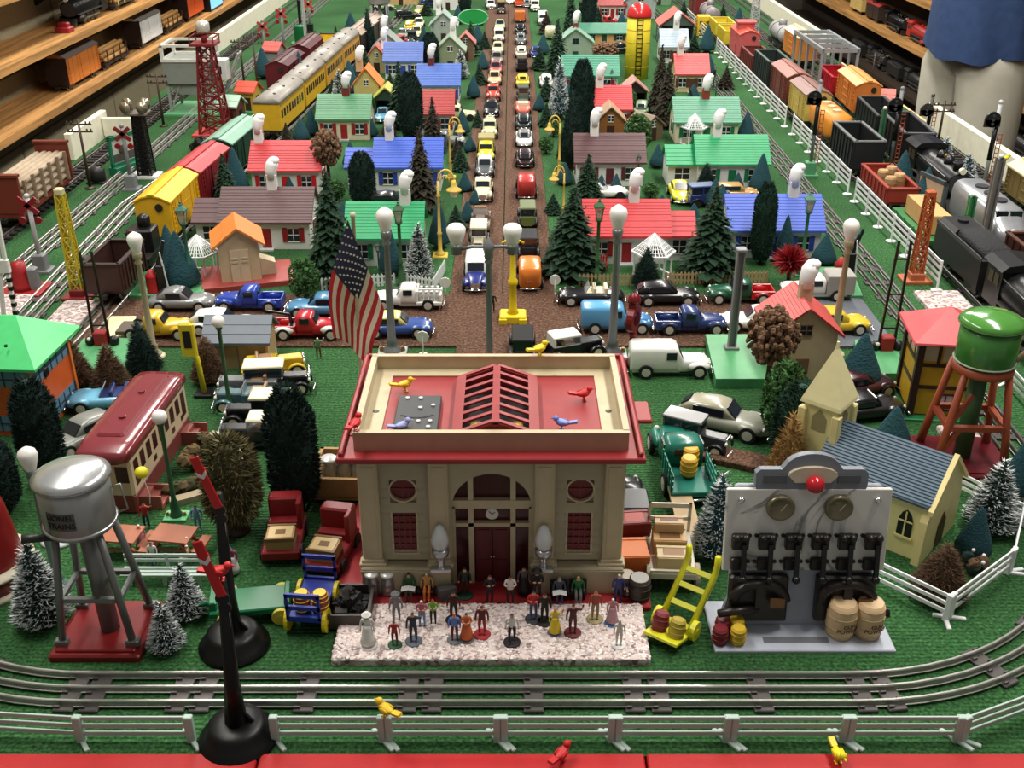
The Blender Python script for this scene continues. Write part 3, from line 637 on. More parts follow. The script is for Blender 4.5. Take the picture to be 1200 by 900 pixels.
def house(label, x, y, roofm, wallm=None, trim=None, rz=0.0, w_=15.5, d=10.5, hw=5.4, hr=9.6, wing=None, chim=0.3, smoke=True, brick=None, detail=True, sc=None, group=None, door=True, pos=-1):
    """cape-cod cottage, ridge along x, front towards the camera; (x, y) = middle of the front wall"""
    wallm = wallm or CLAP; trim = trim or DKRED
    o = thing('cottage', label, 'house', x, y, 0, rz, sc, group)
    k = 'h%.1f%.1f%.1f%.1f' % (w_, d, hw, hr); c = d/2
    part(o, 'wall', wallm, lambda b: gable(b, w_, d, hw, hr), key=k, loc=(0, c, 0))
    part(o, 'roof', roofm, lambda b: roof_slab(b, w_, d, hw, hr), key=k, loc=(0, c, 0))
    if wing:
        s_, ww = wing; wd, wh, wr = d*0.72, hw*0.9, hr*0.78; kk = k+'w%.1f' % ww
        wp = part(o, 'wing_wall', wallm, lambda b: gable(b, ww, wd, wh, wr), key=kk, loc=(s_*(w_/2+ww/2), c, 0))
        part(o, 'wing_roof', roofm, lambda b: roof_slab(b, ww, wd, wh, wr, rows=5), key=kk, loc=(s_*(w_/2+ww/2), c, 0))
        if ww > 4: window(o, s_*(w_/2+ww/2), c-wd/2-0.02, 1.4, ww*0.5, 2.4, M(36,34,34), WHITE, None, 'wg', detail)
    if chim is not None:
        ch = part(o, 'chimney', brick or M(226,224,220), lambda b: b.cbox(-0.9,0.9,-0.7,0.7,0,3.4,0.1), key='ch', loc=(chim*w_/2, c, hr-0.8))
        if smoke: part(ch, 'smoke_puff', SNOW, smoke_puff, key='puff', loc=(0,0,2.6))
    for f in (-0.62, 0.62) if door else (-0.62, 0, 0.62):
        window(o, f*w_/2, -0.02, 1.5, 2.0, 2.4, GLASS, WHITE, trim, 'hw', detail)
    if door:
        dr = part(o, 'door', trim, lambda b: (b.box(-0.8,0.8,-0.1,0.06,0.2,3.8), b.box(-0.5,0.5,-0.16,-0.1,0.5,1.8), b.box(-0.5,0.5,-0.16,-0.1,2.1,3.4)), key='dr', loc=(0,0,0))
        part(o, 'doorstep', LTGREY, lambda b: b.box(-1.2,1.2,-1.2,0,0,0.3), key='step')
    for s_ in (-1, 1):
        if not (wing and wing[0] == s_): window(o, s_*(w_/2+0.02), c, 1.6, 2.0, 2.4, GLASS, WHITE, trim, 'hs', detail, rz=s_*PI/2)
    return o
def gable_house(label, x, y, roofm, wallm, trim=None, rz=0.0, w_=9, d=11, hw=5.4, hr=9.4, chim=None, smoke=True, detail=True, sc=None, name='gabled_house', cat='house', openf=False, brick=None):
    o = thing(name, label, cat, x, y, 0, rz, sc); k = 'g%.1f%.1f%.1f%.1f%d' % (w_, d, hw, hr, openf); c = d/2
    if openf: part(o, 'wall', wallm, lambda b: (b.box(-w_/2,-w_/2+0.4,0,d,0,hw), b.box(w_/2-0.4,w_/2,0,d,0,hw), b.box(-w_/2,w_/2,d-0.4,d,0,hw), b.prism([(-w_/2,hw-0.3),(w_/2,hw-0.3),(0,hr)],'y',0,0.4)), key=k)
    else: part(o, 'wall', wallm, lambda b: gable(b, w_, d, hw, hr, 'y'), key=k, loc=(0, c, 0))
    part(o, 'roof', roofm, lambda b: roof_slab(b, w_, d, hw, hr, axis='y'), key=k, loc=(0, c, 0))
    if not openf:
        window(o, 0, -0.02, hw*0.95, w_*0.18, 1.4, GLASS, trim or WHITE, None, 'gh', detail)
        part(o, 'door', trim or DKBROWN, lambda b: b.box(-0.9,0.9,-0.1,0.05,0,3.2), key='gd', loc=(0,0,0))
    for s_ in (-1, 1): window(o, s_*(w_/2+0.02), c, 1.6, 1.8, 2.0, GLASS, WHITE, None, 'gs', detail, rz=s_*PI/2)
    if chim is not None:
        ch = part(o, 'chimney', brick or M(226,224,220), lambda b: b.cbox(-0.9,0.9,-0.7,0.7,0,3.4,0.1), key='ch', loc=(chim*w_/2, c, hr-1.2))
        if smoke: part(ch, 'smoke_puff', SNOW, smoke_puff, key='puff', loc=(0,0,2.6))
    return o
# ---------------------------------------------------------------- trees (unit: 10 high, about 3 in radius)
def spikes(b, n, surf, ln, wd, seed, snow=0.0, up=0.15):
    r = random.Random(seed)
    for i in range(n):
        p, nrm = surf(r); p = Vector(p); d = (Vector(nrm) + Vector((r.uniform(-.5,.5), r.uniform(-.5,.5), r.uniform(-.3,.5)+up))).normalized()
        t = d.cross(Vector((r.uniform(-1,1), r.uniform(-1,1), r.uniform(-1,1)))).normalized() * wd
        l = ln*r.uniform(0.6, 1.25)
        b.add([tuple(p-t), tuple(p+t), tuple(p+d*l)], [(0,1,2)], 1 if r.random() < snow else 0, False)
def cone_surf(r0, z0, z1, pw=1.0):
    def f(r):
        u = 1-math.sqrt(r.random()); a = r.uniform(0, 2*PI); q = r0*(1-u)**pw
        return (q*math.cos(a)*0.8, q*math.sin(a)*0.8, z0+(z1-z0)*u), (math.cos(a), math.sin(a), 0.25)
    return f
def egg_surf(rx, z0, z1):
    def f(r):
        u = r.random(); a = r.uniform(0, 2*PI); q = rx*min(1.0, 1.9*math.sin(PI*min(1, u*0.9+0.08))**0.6*0.62)
        return (q*math.cos(a)*0.9, q*math.sin(a)*0.9, z0+(z1-z0)*u), (math.cos(a), math.sin(a), (u-0.4))
    return f
def whorls(b, n, r0, z0, z1, seed, m=0):
    r = random.Random(seed)
    for i in range(n):
        u = i/(n-1); z = z0+(z1-z0)*u; q = r0*(1-u)**0.85+0.15; k = max(5, int(13*(1-u)+4))
        for j in range(k):
            a = 2*PI*j/k + r.uniform(-.25,.25)+i; l = q*r.uniform(0.75,1.12); wd = 0.42*l*0.6+0.06; dz = -0.35*l+r.uniform(-.15,.1)
            ca, sa = math.cos(a), math.sin(a)
            b.add([(0,0,z+0.15),(l*0.6*ca-wd*sa,l*0.6*sa+wd*ca,z+dz*0.5),(l*ca,l*sa,z+dz),(l*0.6*ca+wd*sa,l*0.6*sa-wd*ca,z+dz*0.5)],[(0,1,2),(0,2,3)],m)
            for e in range(3):
                f = r.uniform(0.4,1); t = r.uniform(-1,1)*wd
                c_ = Vector((l*f*ca-t*sa, l*f*sa+t*ca, z+dz*f)); q2 = Vector((r.uniform(-1,1), r.uniform(-1,1), r.uniform(-.3,1)))*0.35
                b.add([tuple(c_), tuple(c_+q2), tuple(c_+Vector((q2.y,-q2.x,0.1))*0.7)], [(0,1,2)], m)
def blob(b, seed, n, rx, z0, z1, sz, m=0, mm=1):
    """clumps of crumbly lichen foliage"""
    r = random.Random(seed)
    for i in range(n):
        a = r.uniform(0,2*PI); u = r.random(); q = rx*math.sqrt(r.random())*math.sin(PI*(0.15+0.75*u))
        s_ = sz*r.uniform(0.6,1.2)
        c_ = (q*math.cos(a), q*math.sin(a), z0+(z1-z0)*u); k = 4; nn = 7
        rs = []
        for e in range(k+1):
            v = PI*e/k
            rs.append([(c_[0]+s_*math.sin(v)*math.cos(2*PI*j/nn)*r.uniform(.7,1.3), c_[1]+s_*math.sin(v)*math.sin(2*PI*j/nn)*r.uniform(.7,1.3), c_[2]-s_*math.cos(v)*0.85*r.uniform(.8,1.2)) for j in range(nn)])
        b.rings(rs, m if r.random() < .7 else mm, False, None, (False, False))
def blob_at(b, c_, s_, seed, nm=2):
    r = random.Random(seed); k = 5; nn = 8; rs = []
    for e in range(k+1):
        v = PI*e/k
        rs.append([(c_[0]+s_*math.sin(v)*math.cos(2*PI*j/nn)*r.uniform(.75,1.25), c_[1]+s_*math.sin(v)*math.sin(2*PI*j/nn)*r.uniform(.75,1.25), max(0, c_[2]-s_*math.cos(v)*r.uniform(.85,1.15))) for j in range(nn)])
    b.rings(rs, seed % nm, False, None, (False, False))
FIRG = M(26,54,34, rough=0.9, var=0.3, scale=90); FIRB = M(46,42,30, rough=0.9, var=0.3, scale=90); BRUSHD = M(22,46,40, rough=0.9, var=0.3, scale=200)
TEALF = M(28,66,74, rough=0.95, var=0.25, scale=300, bump=0.6); SNOWT = M(240,244,244, rough=0.8, var=0.05); BROWNF = M(88,66,46, rough=0.95, var=0.3, scale=120)
LEAFG = M(48,84,36, rough=0.9, var=0.3); OLIVE = M(74,72,42, rough=0.9, var=0.3); REDF = M(150,24,34, rough=0.7, var=0.25); GOLDF = M(150,116,66, rough=0.9, var=0.25)
def tree_mesh(style):
    def fir(b): b.lathe([(1.2,1.0),(0.9,4),(0.2,9.4),(0,9.6)], 8, m=0); whorls(b, 24, 3.0, 1.9, 9.6, 5)
    def brush(b): b.lathe([(2.2,0.9),(2.3,1.3),(0.15,9.6),(0,9.8)], 12, m=0); spikes(b, 2600, cone_surf(2.9,1.0,9.9), 0.75, 0.07, 4, 0.0)
    def snowbrush(b): b.lathe([(1.9,0.9),(2.0,1.3),(0.15,9.4),(0,9.6)], 12, m=0); spikes(b, 2600, cone_surf(2.8,1.0,9.8), 0.75, 0.085, 9, 0.58)
    def flock(b):
        b.lathe([(1.5,0.8),(2.5,1.2),(2.7,1.8),(2.2,4),(1.2,7),(0.5,9.2),(0.12,9.9),(0,10)], 16, m=0); spikes(b, 1500, cone_surf(3.1,0.9,9.8), 0.3, 0.07, 8)
    def column(b):
        b.lathe([(0.9,0.6),(1.9,1.6),(2.35,4),(2.3,7),(1.6,9),(0.5,9.8),(0,9.9)], 14, m=0); spikes(b, 3400, egg_surf(2.7,0.6,9.9), 0.55, 0.12, 2)
    def lichen(b): blob(b, 12, 420, 3.6, 4.4, 9.4, 0.42)
    def shaggy(b): 
        b.lathe([(1.0,1.5),(2.2,3),(2.4,6),(1.4,8.6),(0,9.4)], 10, m=0); spikes(b, 3000, egg_surf(3.4,1.6,9.8), 1.1, 0.16, 6, 0.3, -0.25)
    def coral(b): spikes(b, 900, lambda r: ((lambda a, v: ((0.4*math.cos(a)*math.cos(v), 0.4*math.sin(a)*math.cos(v), 6+0.4*math.sin(v)), (math.cos(a)*math.cos(v), math.sin(a)*math.cos(v), math.sin(v))))(r.uniform(0,6.28), r.uniform(-1.2,1.5))), 3.4, 0.35, 3, 0.2)
    def leafy(b): blob(b, 31, 170, 2.8, 1.6, 9.6, 0.5); spikes(b, 800, egg_surf(3.2,1.4,9.9), 0.5, 0.25, 7, 0.4)
    return dict(fir=fir, brush=brush, snow=snowbrush, flock=flock, column=column, lichen=lichen, shaggy=shaggy, coral=coral, leafy=leafy)[style]
TM = {'fir': [FIRG], 'firb': [FIRB], 'brush': [BRUSHD, SNOWT], 'snow': [BRUSHD, SNOWT], 'flock': [TEALF, SNOWT], 'column': [BRUSHD, SNOWT], 'lichen': [M(122,92,70, rough=.95, var=.3), M(84,60,44, rough=.95, var=.3)],
      'shaggy': [M(84,80,50, rough=.9, var=.3), M(116,106,70, rough=.9, var=.3)], 'coral': [REDF, M(110,16,26)], 'leafy': [LEAFG, M(70,110,60, rough=.9)],
      'brownbrush': [BROWNF, SNOWT], 'goldbrush': [GOLDF, M(110,80,44)], 'greencol': [M(26,58,44, rough=.9, var=.3), SNOWT], 'tealsnow': [TEALF, SNOWT]}
ALIAS = {'firb':'fir', 'brownbrush':'brush', 'goldbrush':'brush', 'greencol':'column', 'tealsnow':'snow'}
EXT = {'fir':2.9,'brush':2.9,'snow':2.9,'flock':2.9,'column':3.15,'lichen':4.1,'shaggy':4.3,'coral':3.6,'leafy':3.6}
def tree(style, label, px, base, top, rad=None, z=0.0, X=None, at=None, h=None):
    """foot at photo row base, tip at row top; rad = radius in cm"""
    x, y = at if at else (G(px, base, z) if X is None else GX(base, X, z))
    h = h or HT(base, top) - z; st_ = ALIAS.get(style, style)
    if rad is None: rad = h*0.28
    nm = {'fir':'fir_tree','brush':'bottle_brush_tree','snow':'snowy_brush_tree','flock':'flocked_tree','column':'columnar_tree','lichen':'lichen_tree','shaggy':'shaggy_tree','coral':'red_coral_tree','leafy':'leafy_tree'}[st_]
    o = thing(nm, label, 'tree', x, y, z, rnd.uniform(0, 6))
    e_ = EXT[st_]; part(o, 'foliage', TM[style], tree_mesh(st_), key=st_, scale=(rad/e_, rad/e_, h/10))
    part(o, 'trunk', DKBROWN, lambda b: b.lathe([(0.35,0),(0.3,3.0),(0.22,5.5)], 8), key='trunk', scale=(max(rad/2.9, .4), max(rad/2.9, .4), h/10))
    if st_ in ('brush', 'snow', 'flock', 'shaggy', 'fir'):
        part(o, 'base_disc', DKBROWN, lambda b: b.lathe([(1.2,0),(1.2,0.25),(0.7,0.9),(0,1.0)], 12), key='bd', scale=(rad/2.9, rad/2.9, h/10))
    return o
# ---------------------------------------------------------------- street lamps
def acorn_lamp(label, px, base, top, postm, bulbm=None, style='acorn', z=0, at=None, h=None, basem=None, sq=None):
    x, y = at if at else G(px, base, z); h = h or HT(base, top)-z
    nm = {'acorn':'street_lamp','globe':'globe_lamp','lantern':'lantern_lamp'}[style]
    o = thing(nm, label, 'lamp', x, y, z); s_ = h/20
    def post(b):
        if style == 'globe': b.lathe([(1.1,0.2),(1.0,0.8),(0.8,1.0),(0.75,2.4),(0.42,3.6),(0.34,12),(0.4,17.0),(0.65,17.3),(0.5,17.6)], 12)
        elif style == 'lantern': b.lathe([(1.2,0.2),(1.0,1.2),(0.6,1.6),(0.7,3.2),(0.45,3.6),(0.4,5.5),(0.62,5.9),(0.4,6.3),(0.36,14.6),(0.7,14.9),(0.9,15.4)], 12)
        else: b.lathe([(1.3,0.2),(1.25,0.7),(0.75,1.0),(0.7,1.6),(0.8,1.8),(0.55,2.2),(0.36,15.0),(0.6,15.3),(0.36,15.7),(0.62,16.1),(0.7,16.7),(0.6,17.0)], 12)
    part(o, 'post', postm, post, key=style, scale=s_)
    bs = part(o, 'lamp_base', basem or postm, lambda b: (b.cbox(-1.9,1.9,-1.5,1.5,0,0.4,0.1) if sq or style != 'acorn' else b.lathe([(1.7,0),(1.7,0.2),(1.3,0.5)], 14)), key='lb%s%s' % (style, sq), scale=s_)
    if sq or style == 'globe':
        for e in (-1.4, 1.4): part(bs, 'terminal_screw', BRASS, lambda b: (b.disc((0,0,0.6),'z',0.32,0.4,8), b.disc((0,0,0.9),'z',0.22,0.3,8)), key='ts', loc=(e,0,0))
    if style == 'acorn': part(o, 'lamp_bulb', bulbm or BULB, lambda b: b.lathe([(0.55,16.9),(0.65,17.2),(1.0,18.3),(1.12,19.0),(0.95,19.5),(0.4,19.9),(0,20.1)], 16), key='ac', scale=s_)
    elif style == 'globe': part(o, 'lamp_bulb', bulbm or BULB, lambda b: b.ball((0,0,18.7), 1.2, n=16, k=9), key='gl', scale=s_)
    else:
        ln = part(o, 'lantern_glass', M(190,186,160, rough=0.2, alpha=0.55), lambda b: b.lathe([(0.75,15.4),(1.25,18.0)], 4, smooth=False, ph=PI/4), key='lg', scale=s_)
        part(ln, 'lantern_bulb', BULB, lambda b: b.ball((0,0,16.6), 0.5, (1,1,1.4), 8, 0, None, 5), key='lbb')
        part(ln, 'lantern_frame', postm, lambda b: [b.bar((0.75*math.cos(a),0.75*math.sin(a),15.4),(1.27*math.cos(a),1.27*math.sin(a),18.0),0.16) for a in (PI/4,3*PI/4,5*PI/4,7*PI/4)], key='lf')
        part(ln, 'lantern_roof', postm, lambda b: b.lathe([(1.65,18.0),(1.5,18.3),(0.5,19.1),(0.4,19.4),(0.2,19.5),(0.25,19.9),(0,20)], 4, smooth=False, ph=PI/4), key='lr')
    return o
BRASS = M(150,120,70, rough=0.35, metal=0.7); YLAMP = M(214,182,84, rough=0.4)
def goose_lamp(label, px, base, top, flip=1, m=None):
    x, y = G(px, base); h = HT(base, top); o = thing('gooseneck_lamp', label, 'lamp', x, y, 0.0); m = m or YLAMP; s_ = h/20
    part(o, 'post', m, lambda b: b.lathe([(1.2,0.3),(0.9,0.9),(0.5,1.4),(0.42,5),(0.6,5.3),(0.36,5.7),(0.26,13.5),(0.5,13.8),(0.3,14.2),(0.24,17.2)], 10), key='gp', scale=s_)
    part(o, 'lamp_base', m, lambda b: b.cbox(-1.7,1.7,-1.7,1.7,0,0.4,0.1), key='gb', scale=s_)
    ar = part(o, 'curved_arm', m, lambda b: (b.tube([(flip*(1.7-1.7*math.cos(PI*i/10)),0,17.2+2.4*math.sin(PI*i/10)) for i in range(11)], 0.22, 8), b.tube([(flip*(1.5-1.0*math.cos(PI*i/8)),0,16.9+1.4*math.sin(PI*i/8)) for i in range(9)], 0.14, 6)), key='ga%d' % flip, scale=s_)
    part(ar, 'lamp_shade', m, lambda b: b.lathe([(0.35,17.4),(0.6,16.6),(0.75,15.8),(1.6,15.3),(1.7,15.0),(1.2,14.9)], 14, c=(flip*3.4,0,0)), key='gs%d' % flip)
    part(ar, 'lamp_bulb', BULB, lambda b: b.lathe([(0.95,15.0),(0.9,14.3),(0.5,13.6),(0,13.4)], 12, c=(flip*3.4,0,0)), key='gbu%d' % flip)
    return o
# ---------------------------------------------------------------- fences
def rail_fence(label, pts, m, h=2.7, rails=3, name='rail_fence', step=None, foot='bar', post_w=0.28, rail_h=0.19, group=None, slant=0.0):
    """posts and rails between consecutive points; every piece its own part"""
    o = thing(name, label, 'fence', pts[0][0], pts[0][1], 0.02); x0, y0 = pts[0]
    P = []
    for a, c in zip(pts, pts[1:]):
        l = math.hypot(c[0]-a[0], c[1]-a[1]); n = max(1, round(l/step)) if step else 1
        for i in range(n): P.append((a[0]+(c[0]-a[0])*i/n, a[1]+(c[1]-a[1])*i/n))
    P.append(pts[-1]); P = [(p[0]-x0, p[1]-y0) for p in P]
    for i, p in enumerate(P):
        q = P[i+1] if i+1 < len(P) else P[i]; pr = P[i-1] if i else P[i]
        a = math.atan2(q[1]-pr[1], q[0]-pr[0])
        ps = part(o, 'post', m, lambda b: (b.cbox(-post_w,post_w,-post_w*0.8,post_w*0.8,0,h,0.08)), key='p%.2f%.2f' % (post_w, h), loc=(p[0], p[1], 0), rz=a)
        if foot == 'bar': part(ps, 'foot', m, lambda b: b.cbox(-1.5,1.5,-0.2,0.2,0,0.25,0.06), key='ft', rz=-0.9)
        elif foot == 'disc': part(ps, 'foot', m, lambda b: b.lathe([(0.95,0),(0.95,0.15),(0.3,0.35)], 10), key='fd')
    for p, q in zip(P, P[1:]):
        l = math.hypot(q[0]-p[0], q[1]-p[1]); a = math.atan2(q[1]-p[1], q[0]-p[0])
        for j in range(rails):
            z = h*(0.32 + 0.60*j/(rails-1))
            part(o, 'rail', m, lambda b: b.cbox(0, 1, -0.09, 0.09, -rail_h, rail_h, 0.03), key='r%.2f' % rail_h, loc=(p[0], p[1], z), rz=a, scale=(l,1,1))
    return o
def picket_fence(label, pts, m, h=2.2, step=0.62, name='picket_fence'):
    o = thing(name, label, 'fence', pts[0][0], pts[0][1], 0.02); x0, y0 = pts[0]
    for p, q in zip(pts, pts[1:]):
        l = math.hypot(q[0]-p[0], q[1]-p[1]); a = math.atan2(q[1]-p[1], q[0]-p[0]); n = int(l/step)
        for z in (0.6, 1.6): part(o, 'rail', m, lambda b: b.box(0,1,-0.06,0.06,-0.12,0.12), key='pr', loc=(p[0]-x0,p[1]-y0,z), rz=a, scale=(l,1,1))
        for i in range(n+1):
            part(o, 'picket', m, lambda b: b.prism([(-0.2,0),(0.2,0),(0.2,h-0.3),(0,h),(-0.2,h-0.3)], 'y', -0.14, -0.03), key='pk%.1f' % h, loc=(p[0]-x0+(q[0]-p[0])*i/max(n,1), p[1]-y0+(q[1]-p[1])*i/max(n,1), 0), rz=a)
    return o
# ---------------------------------------------------------------- figures
def skin(name, joints, edges, sub=1):
    me = bpy.data.meshes.new(name); me.from_pydata([Vector(j[0])*S for j in joints], edges, [])
    o = bpy.data.objects.new(name, me); C.objects.link(o)
    md = o.modifiers.new('skin', 'SKIN'); md.use_smooth_shade = True; md.branch_smoothing = 0.3
    for i, j in enumerate(joints):
        v = me.skin_vertices[0].data[i]; r = j[1]; v.radius = (r[0]*S, r[1]*S) if isinstance(r, tuple) else (r*S, r*S); v.use_root = (i == 0)
    if sub: o.modifiers.new('sub', 'SUBSURF').levels = sub
    dg = bpy.context.evaluated_depsgraph_get(); dg.update()
    out = bpy.data.meshes.new_from_object(o.evaluated_get(dg)); bpy.data.objects.remove(o); bpy.data.meshes.remove(me)
    return out
def body_joints(pose, H=4.0):
    k = H/175.0     # human proportions, 175 tall; facing -y
    J = [((0,0,95),(15,11))]; E = []
    def ad(p, r, par): J.append((p, r)); E.append((par, len(J)-1)); return len(J)-1
    sit = pose == 'sit'
    ch = ad((0,0,118),(14,10),0); c2 = ad((0,1,138),(17,11),ch); nk = ad((0,0,150),(6,6),c2); h1 = ad((0,-1,158),(8.5,9.5),nk); ad((0,-1,169),(8,9),h1)
    for s_ in (-1, 1):
        sh = ad((s_*18,1,141),(7,6.5),c2)
        if pose == 'out': el = ad((s_*38,-6,128),5,sh); ha = ad((s_*52,-22,140),4,el); ad((s_*55,-28,145),3.6,ha)
        elif pose == 'hold': el = ad((s_*25,-4,116),5,sh); ha = ad((s_*10,-24,122),4,el); ad((s_*4,-27,124),3.6,ha)
        elif pose == 'wave' and s_ > 0: el = ad((34,-4,140),5,sh); ha = ad((40,-8,166),4,el); ad((41,-9,175),3.6,ha)
        else: el = ad((s_*25,3,114),5,sh); ha = ad((s_*27,-6,90),4,el); ad((s_*26,-9,82),3.8,ha)
        hp = ad((s_*9,0,90),(9,9.5),0)
        if sit: kn = ad((s_*10,-42,88),7,hp); an = ad((s_*10,-46,46),5,kn); ad((s_*10,-58,41),4.2,an)
        else:
            st_ = (14*s_ if pose == 'walk' else 0); lx = s_*(11 if pose != 'wide' else 18)
            kn = ad((lx,st_*0.6-2,50),6.5,hp); an = ad((lx,st_+1,9),4.6,kn); ad((lx,st_-14,4.5),4.2,an)
    return [((p[0]*k,p[1]*k,p[2]*k), (r[0]*k,r[1]*k) if isinstance(r,tuple) else r*k) for p, r in J], E
def figure_mesh(pose):
    kk = ('figure', pose)
    if kk in CACHE: return CACHE[kk]
    skirt = pose == 'skirt'
    J, E = body_joints('stand' if skirt else pose)
    me = skin('figure_'+pose, J, E); H = 4.0*S
    for i in range(5): me.materials.append(WHITE)
    for p in me.polygons:
        c = p.center/H; z = c.z; ax = abs(c.x)
        if z > 0.925 or (z > 0.885 and c.y > 0.012): m = 3
        elif z > 0.845: m = 2
        elif (pose in ('stand','walk','wide','skirt') and ax > 0.115 and z < 0.53 and z > 0.42) or (pose == 'out' and ax > 0.26) or (pose == 'hold' and c.y < -0.115 and z > .62) or (pose == 'wave' and (z > .9 and ax > .18)): m = 2
        elif z > 0.545 or (ax > 0.105 and z > 0.42 and pose != 'sit'): m = 1
        elif z < 0.05: m = 4
        else: m = 0
        p.material_index = m; p.use_smooth = True
    CACHE[kk] = me; return me
SKINM = M(198,146,116, rough=0.6)
def figure(label, px, base, pose, legs, top, hair=None, skinm=None, z=0.76, rz=0.0, stand=None, at=None, sc=1.0, skirt=None, prop=None, bench=None):
    x, y = at if at else G(px, base, z)
    o = thing('figurine', label, 'figurine', x, y, z, rz, (sc*0.95, sc*0.95, sc*0.84), None)
    zz = 0.12 if stand else 0.0
    if pose == 'sit': zz = -0.75
    me = figure_mesh('stand' if pose == 'skirt' else pose)
    bo = bpy.data.objects.new('body', me); link(bo, o, (0,0,zz))
    for i, m in enumerate((legs, top, skinm or SKINM, hair or DKBROWN, BLACK)):
        bo.material_slots[i].link = 'OBJECT'; bo.material_slots[i].material = m
    if pose == 'skirt' or skirt: part(o, 'skirt', skirt or legs, lambda b: b.lathe([(0.75,0.35),(0.62,1.0),(0.42,2.2),(0.36,2.5)], 12), key='skirt', loc=(0,0,zz))
    if stand: part(o, 'stand', stand, lambda b: b.lathe([(0.85,0),(0.85,0.12),(0.7,0.18)], 14), key='std')
    if prop == 'case': part(o, 'suitcase', DKBROWN, lambda b: b.cbox(-0.12,0.12,-0.4,0.4,0,0.6,0.04), key='case', loc=(0.85,-0.2,zz+1.3))
    if prop == 'paper': part(o, 'newspaper', WHITE, lambda b: b.prism([(-0.7,-0.15),(0,0.05),(0.7,-0.15),(0.7,-0.1),(0,0.1),(-0.7,-0.1)], 'y', -0.45, 0.3), key='news', loc=(0,-0.9,zz+2.55))
    if prop == 'hat': part(o, 'hat', hair or BLACK, lambda b: b.lathe([(0.48,3.78),(0.46,3.84),(0.26,3.86),(0.22,4.12),(0,4.16)], 12), key='hat', loc=(0,0,zz))
    if prop == 'balloon':
        part(o, 'balloon_string', WHITE, lambda b: b.tube([(0.9,-0.3,3.9),(1.0,-0.1,5.2),(0.6,0.2,6.6),(0.4,0.2,7.6)], 0.05, 5), key='bstr', loc=(0,0,zz))
        part(o, 'balloon', M(214,206,40), lambda b: b.ball((0.4,0.2,8.2), 0.75, n=14), key='bln', loc=(0,0,zz))
    if bench: part(o, 'bench', bench, lambda b: (b.box(-0.9,0.9,-0.35,0.55,0.85,1.0), b.box(-0.9,0.9,0.45,0.6,1.0,2.3), [b.box(e-0.07,e+0.07,-0.3,0.5,0,0.9) for e in (-0.7,0.7)]), key='bnch')
    return o
# ---------------------------------------------------------------- small freight
def barrel(label, x, y, z, m, h=2.4, r=0.85, name='barrel', top=None, rot=None, group=None, hoopm=None):
    o = thing(name, label, 'barrel', x, y, z)
    if rot: o.rotation_euler = rot
    k = '%.1f%.1f' % (h, r)
    part(o, 'body', m, lambda b: b.lathe([(r*0.84,0),(r*0.96,h*0.25),(r,h*0.5),(r*0.96,h*0.75),(r*0.84,h)], 16), key=k)
    part(o, 'hoop', hoopm or m, lambda b: [b.lathe([(r*q,h*e-0.06),(r*q+0.06,h*e),(r*q,h*e+0.06)], 16) for e, q in ((0.12,0.91),(0.34,0.985),(0.66,0.985),(0.88,0.91))], key=k)
    part(o, 'barrel_head', top or m, lambda b: (b.disc((0,0,h-0.02),'z',r*0.76,0.1,16),), key=k)
    return o
def crate(label, x, y, z, sx, sy, sz, m, rz=0, name='crate', panel=None):
    o = thing(name, label, 'crate', x, y, z, rz)
    part(o, 'box', m, lambda b: b.box(-sx/2,sx/2,-sy/2,sy/2,0,sz))
    part(o, 'batten', m, lambda b: [b.box(-sx/2-0.06,sx/2+0.06,e-0.18,e+0.18,-0.0,sz+0.08) for e in (-sy/2+0.3,sy/2-0.3)])
    if panel: part(o, 'stencil_panel', panel, lambda b: b.box(-sx*0.32,sx*0.32,-sy*0.3,sy*0.3,sz,sz+0.04))
    return o
# ---------------------------------------------------------------- rolling stock (length along y)
def bogies(o, L, z=0.0, m=None, n=2, detail=True):
    for y in (-L/2+3.4, L/2-3.4):
        t = part(o, 'truck', m or IRON, lambda b: (b.box(-2.4,-2.0,-2.4,2.4,0.6,1.5), b.box(2.0,2.4,-2.4,2.4,0.6,1.5), b.box(-2.4,2.4,-0.5,0.5,1.0,1.7)), key='bog', loc=(0,y,0))
        if detail:
            for e in (-1.6, 1.6): part(t, 'wheelset', STEEL, lambda b: (b.disc((-1.7,0,0.85),'x',0.85,0.4,12), b.disc((1.7,0,0.85),'x',0.85,0.4,12), b.tube([(-1.7,0,0.85),(1.7,0,0.85)],0.15,6)), key='ws', loc=(0,e,0))
    for s_ in (-1, 1): part(o, 'coupler', IRON, lambda b: (b.box(-0.3,0.3,0,1.3,1.2,1.6), b.box(-0.5,0.6,1.1,1.6,1.1,1.7)), key='cp', loc=(0,s_*L/2,0), rz=0 if s_ > 0 else PI)
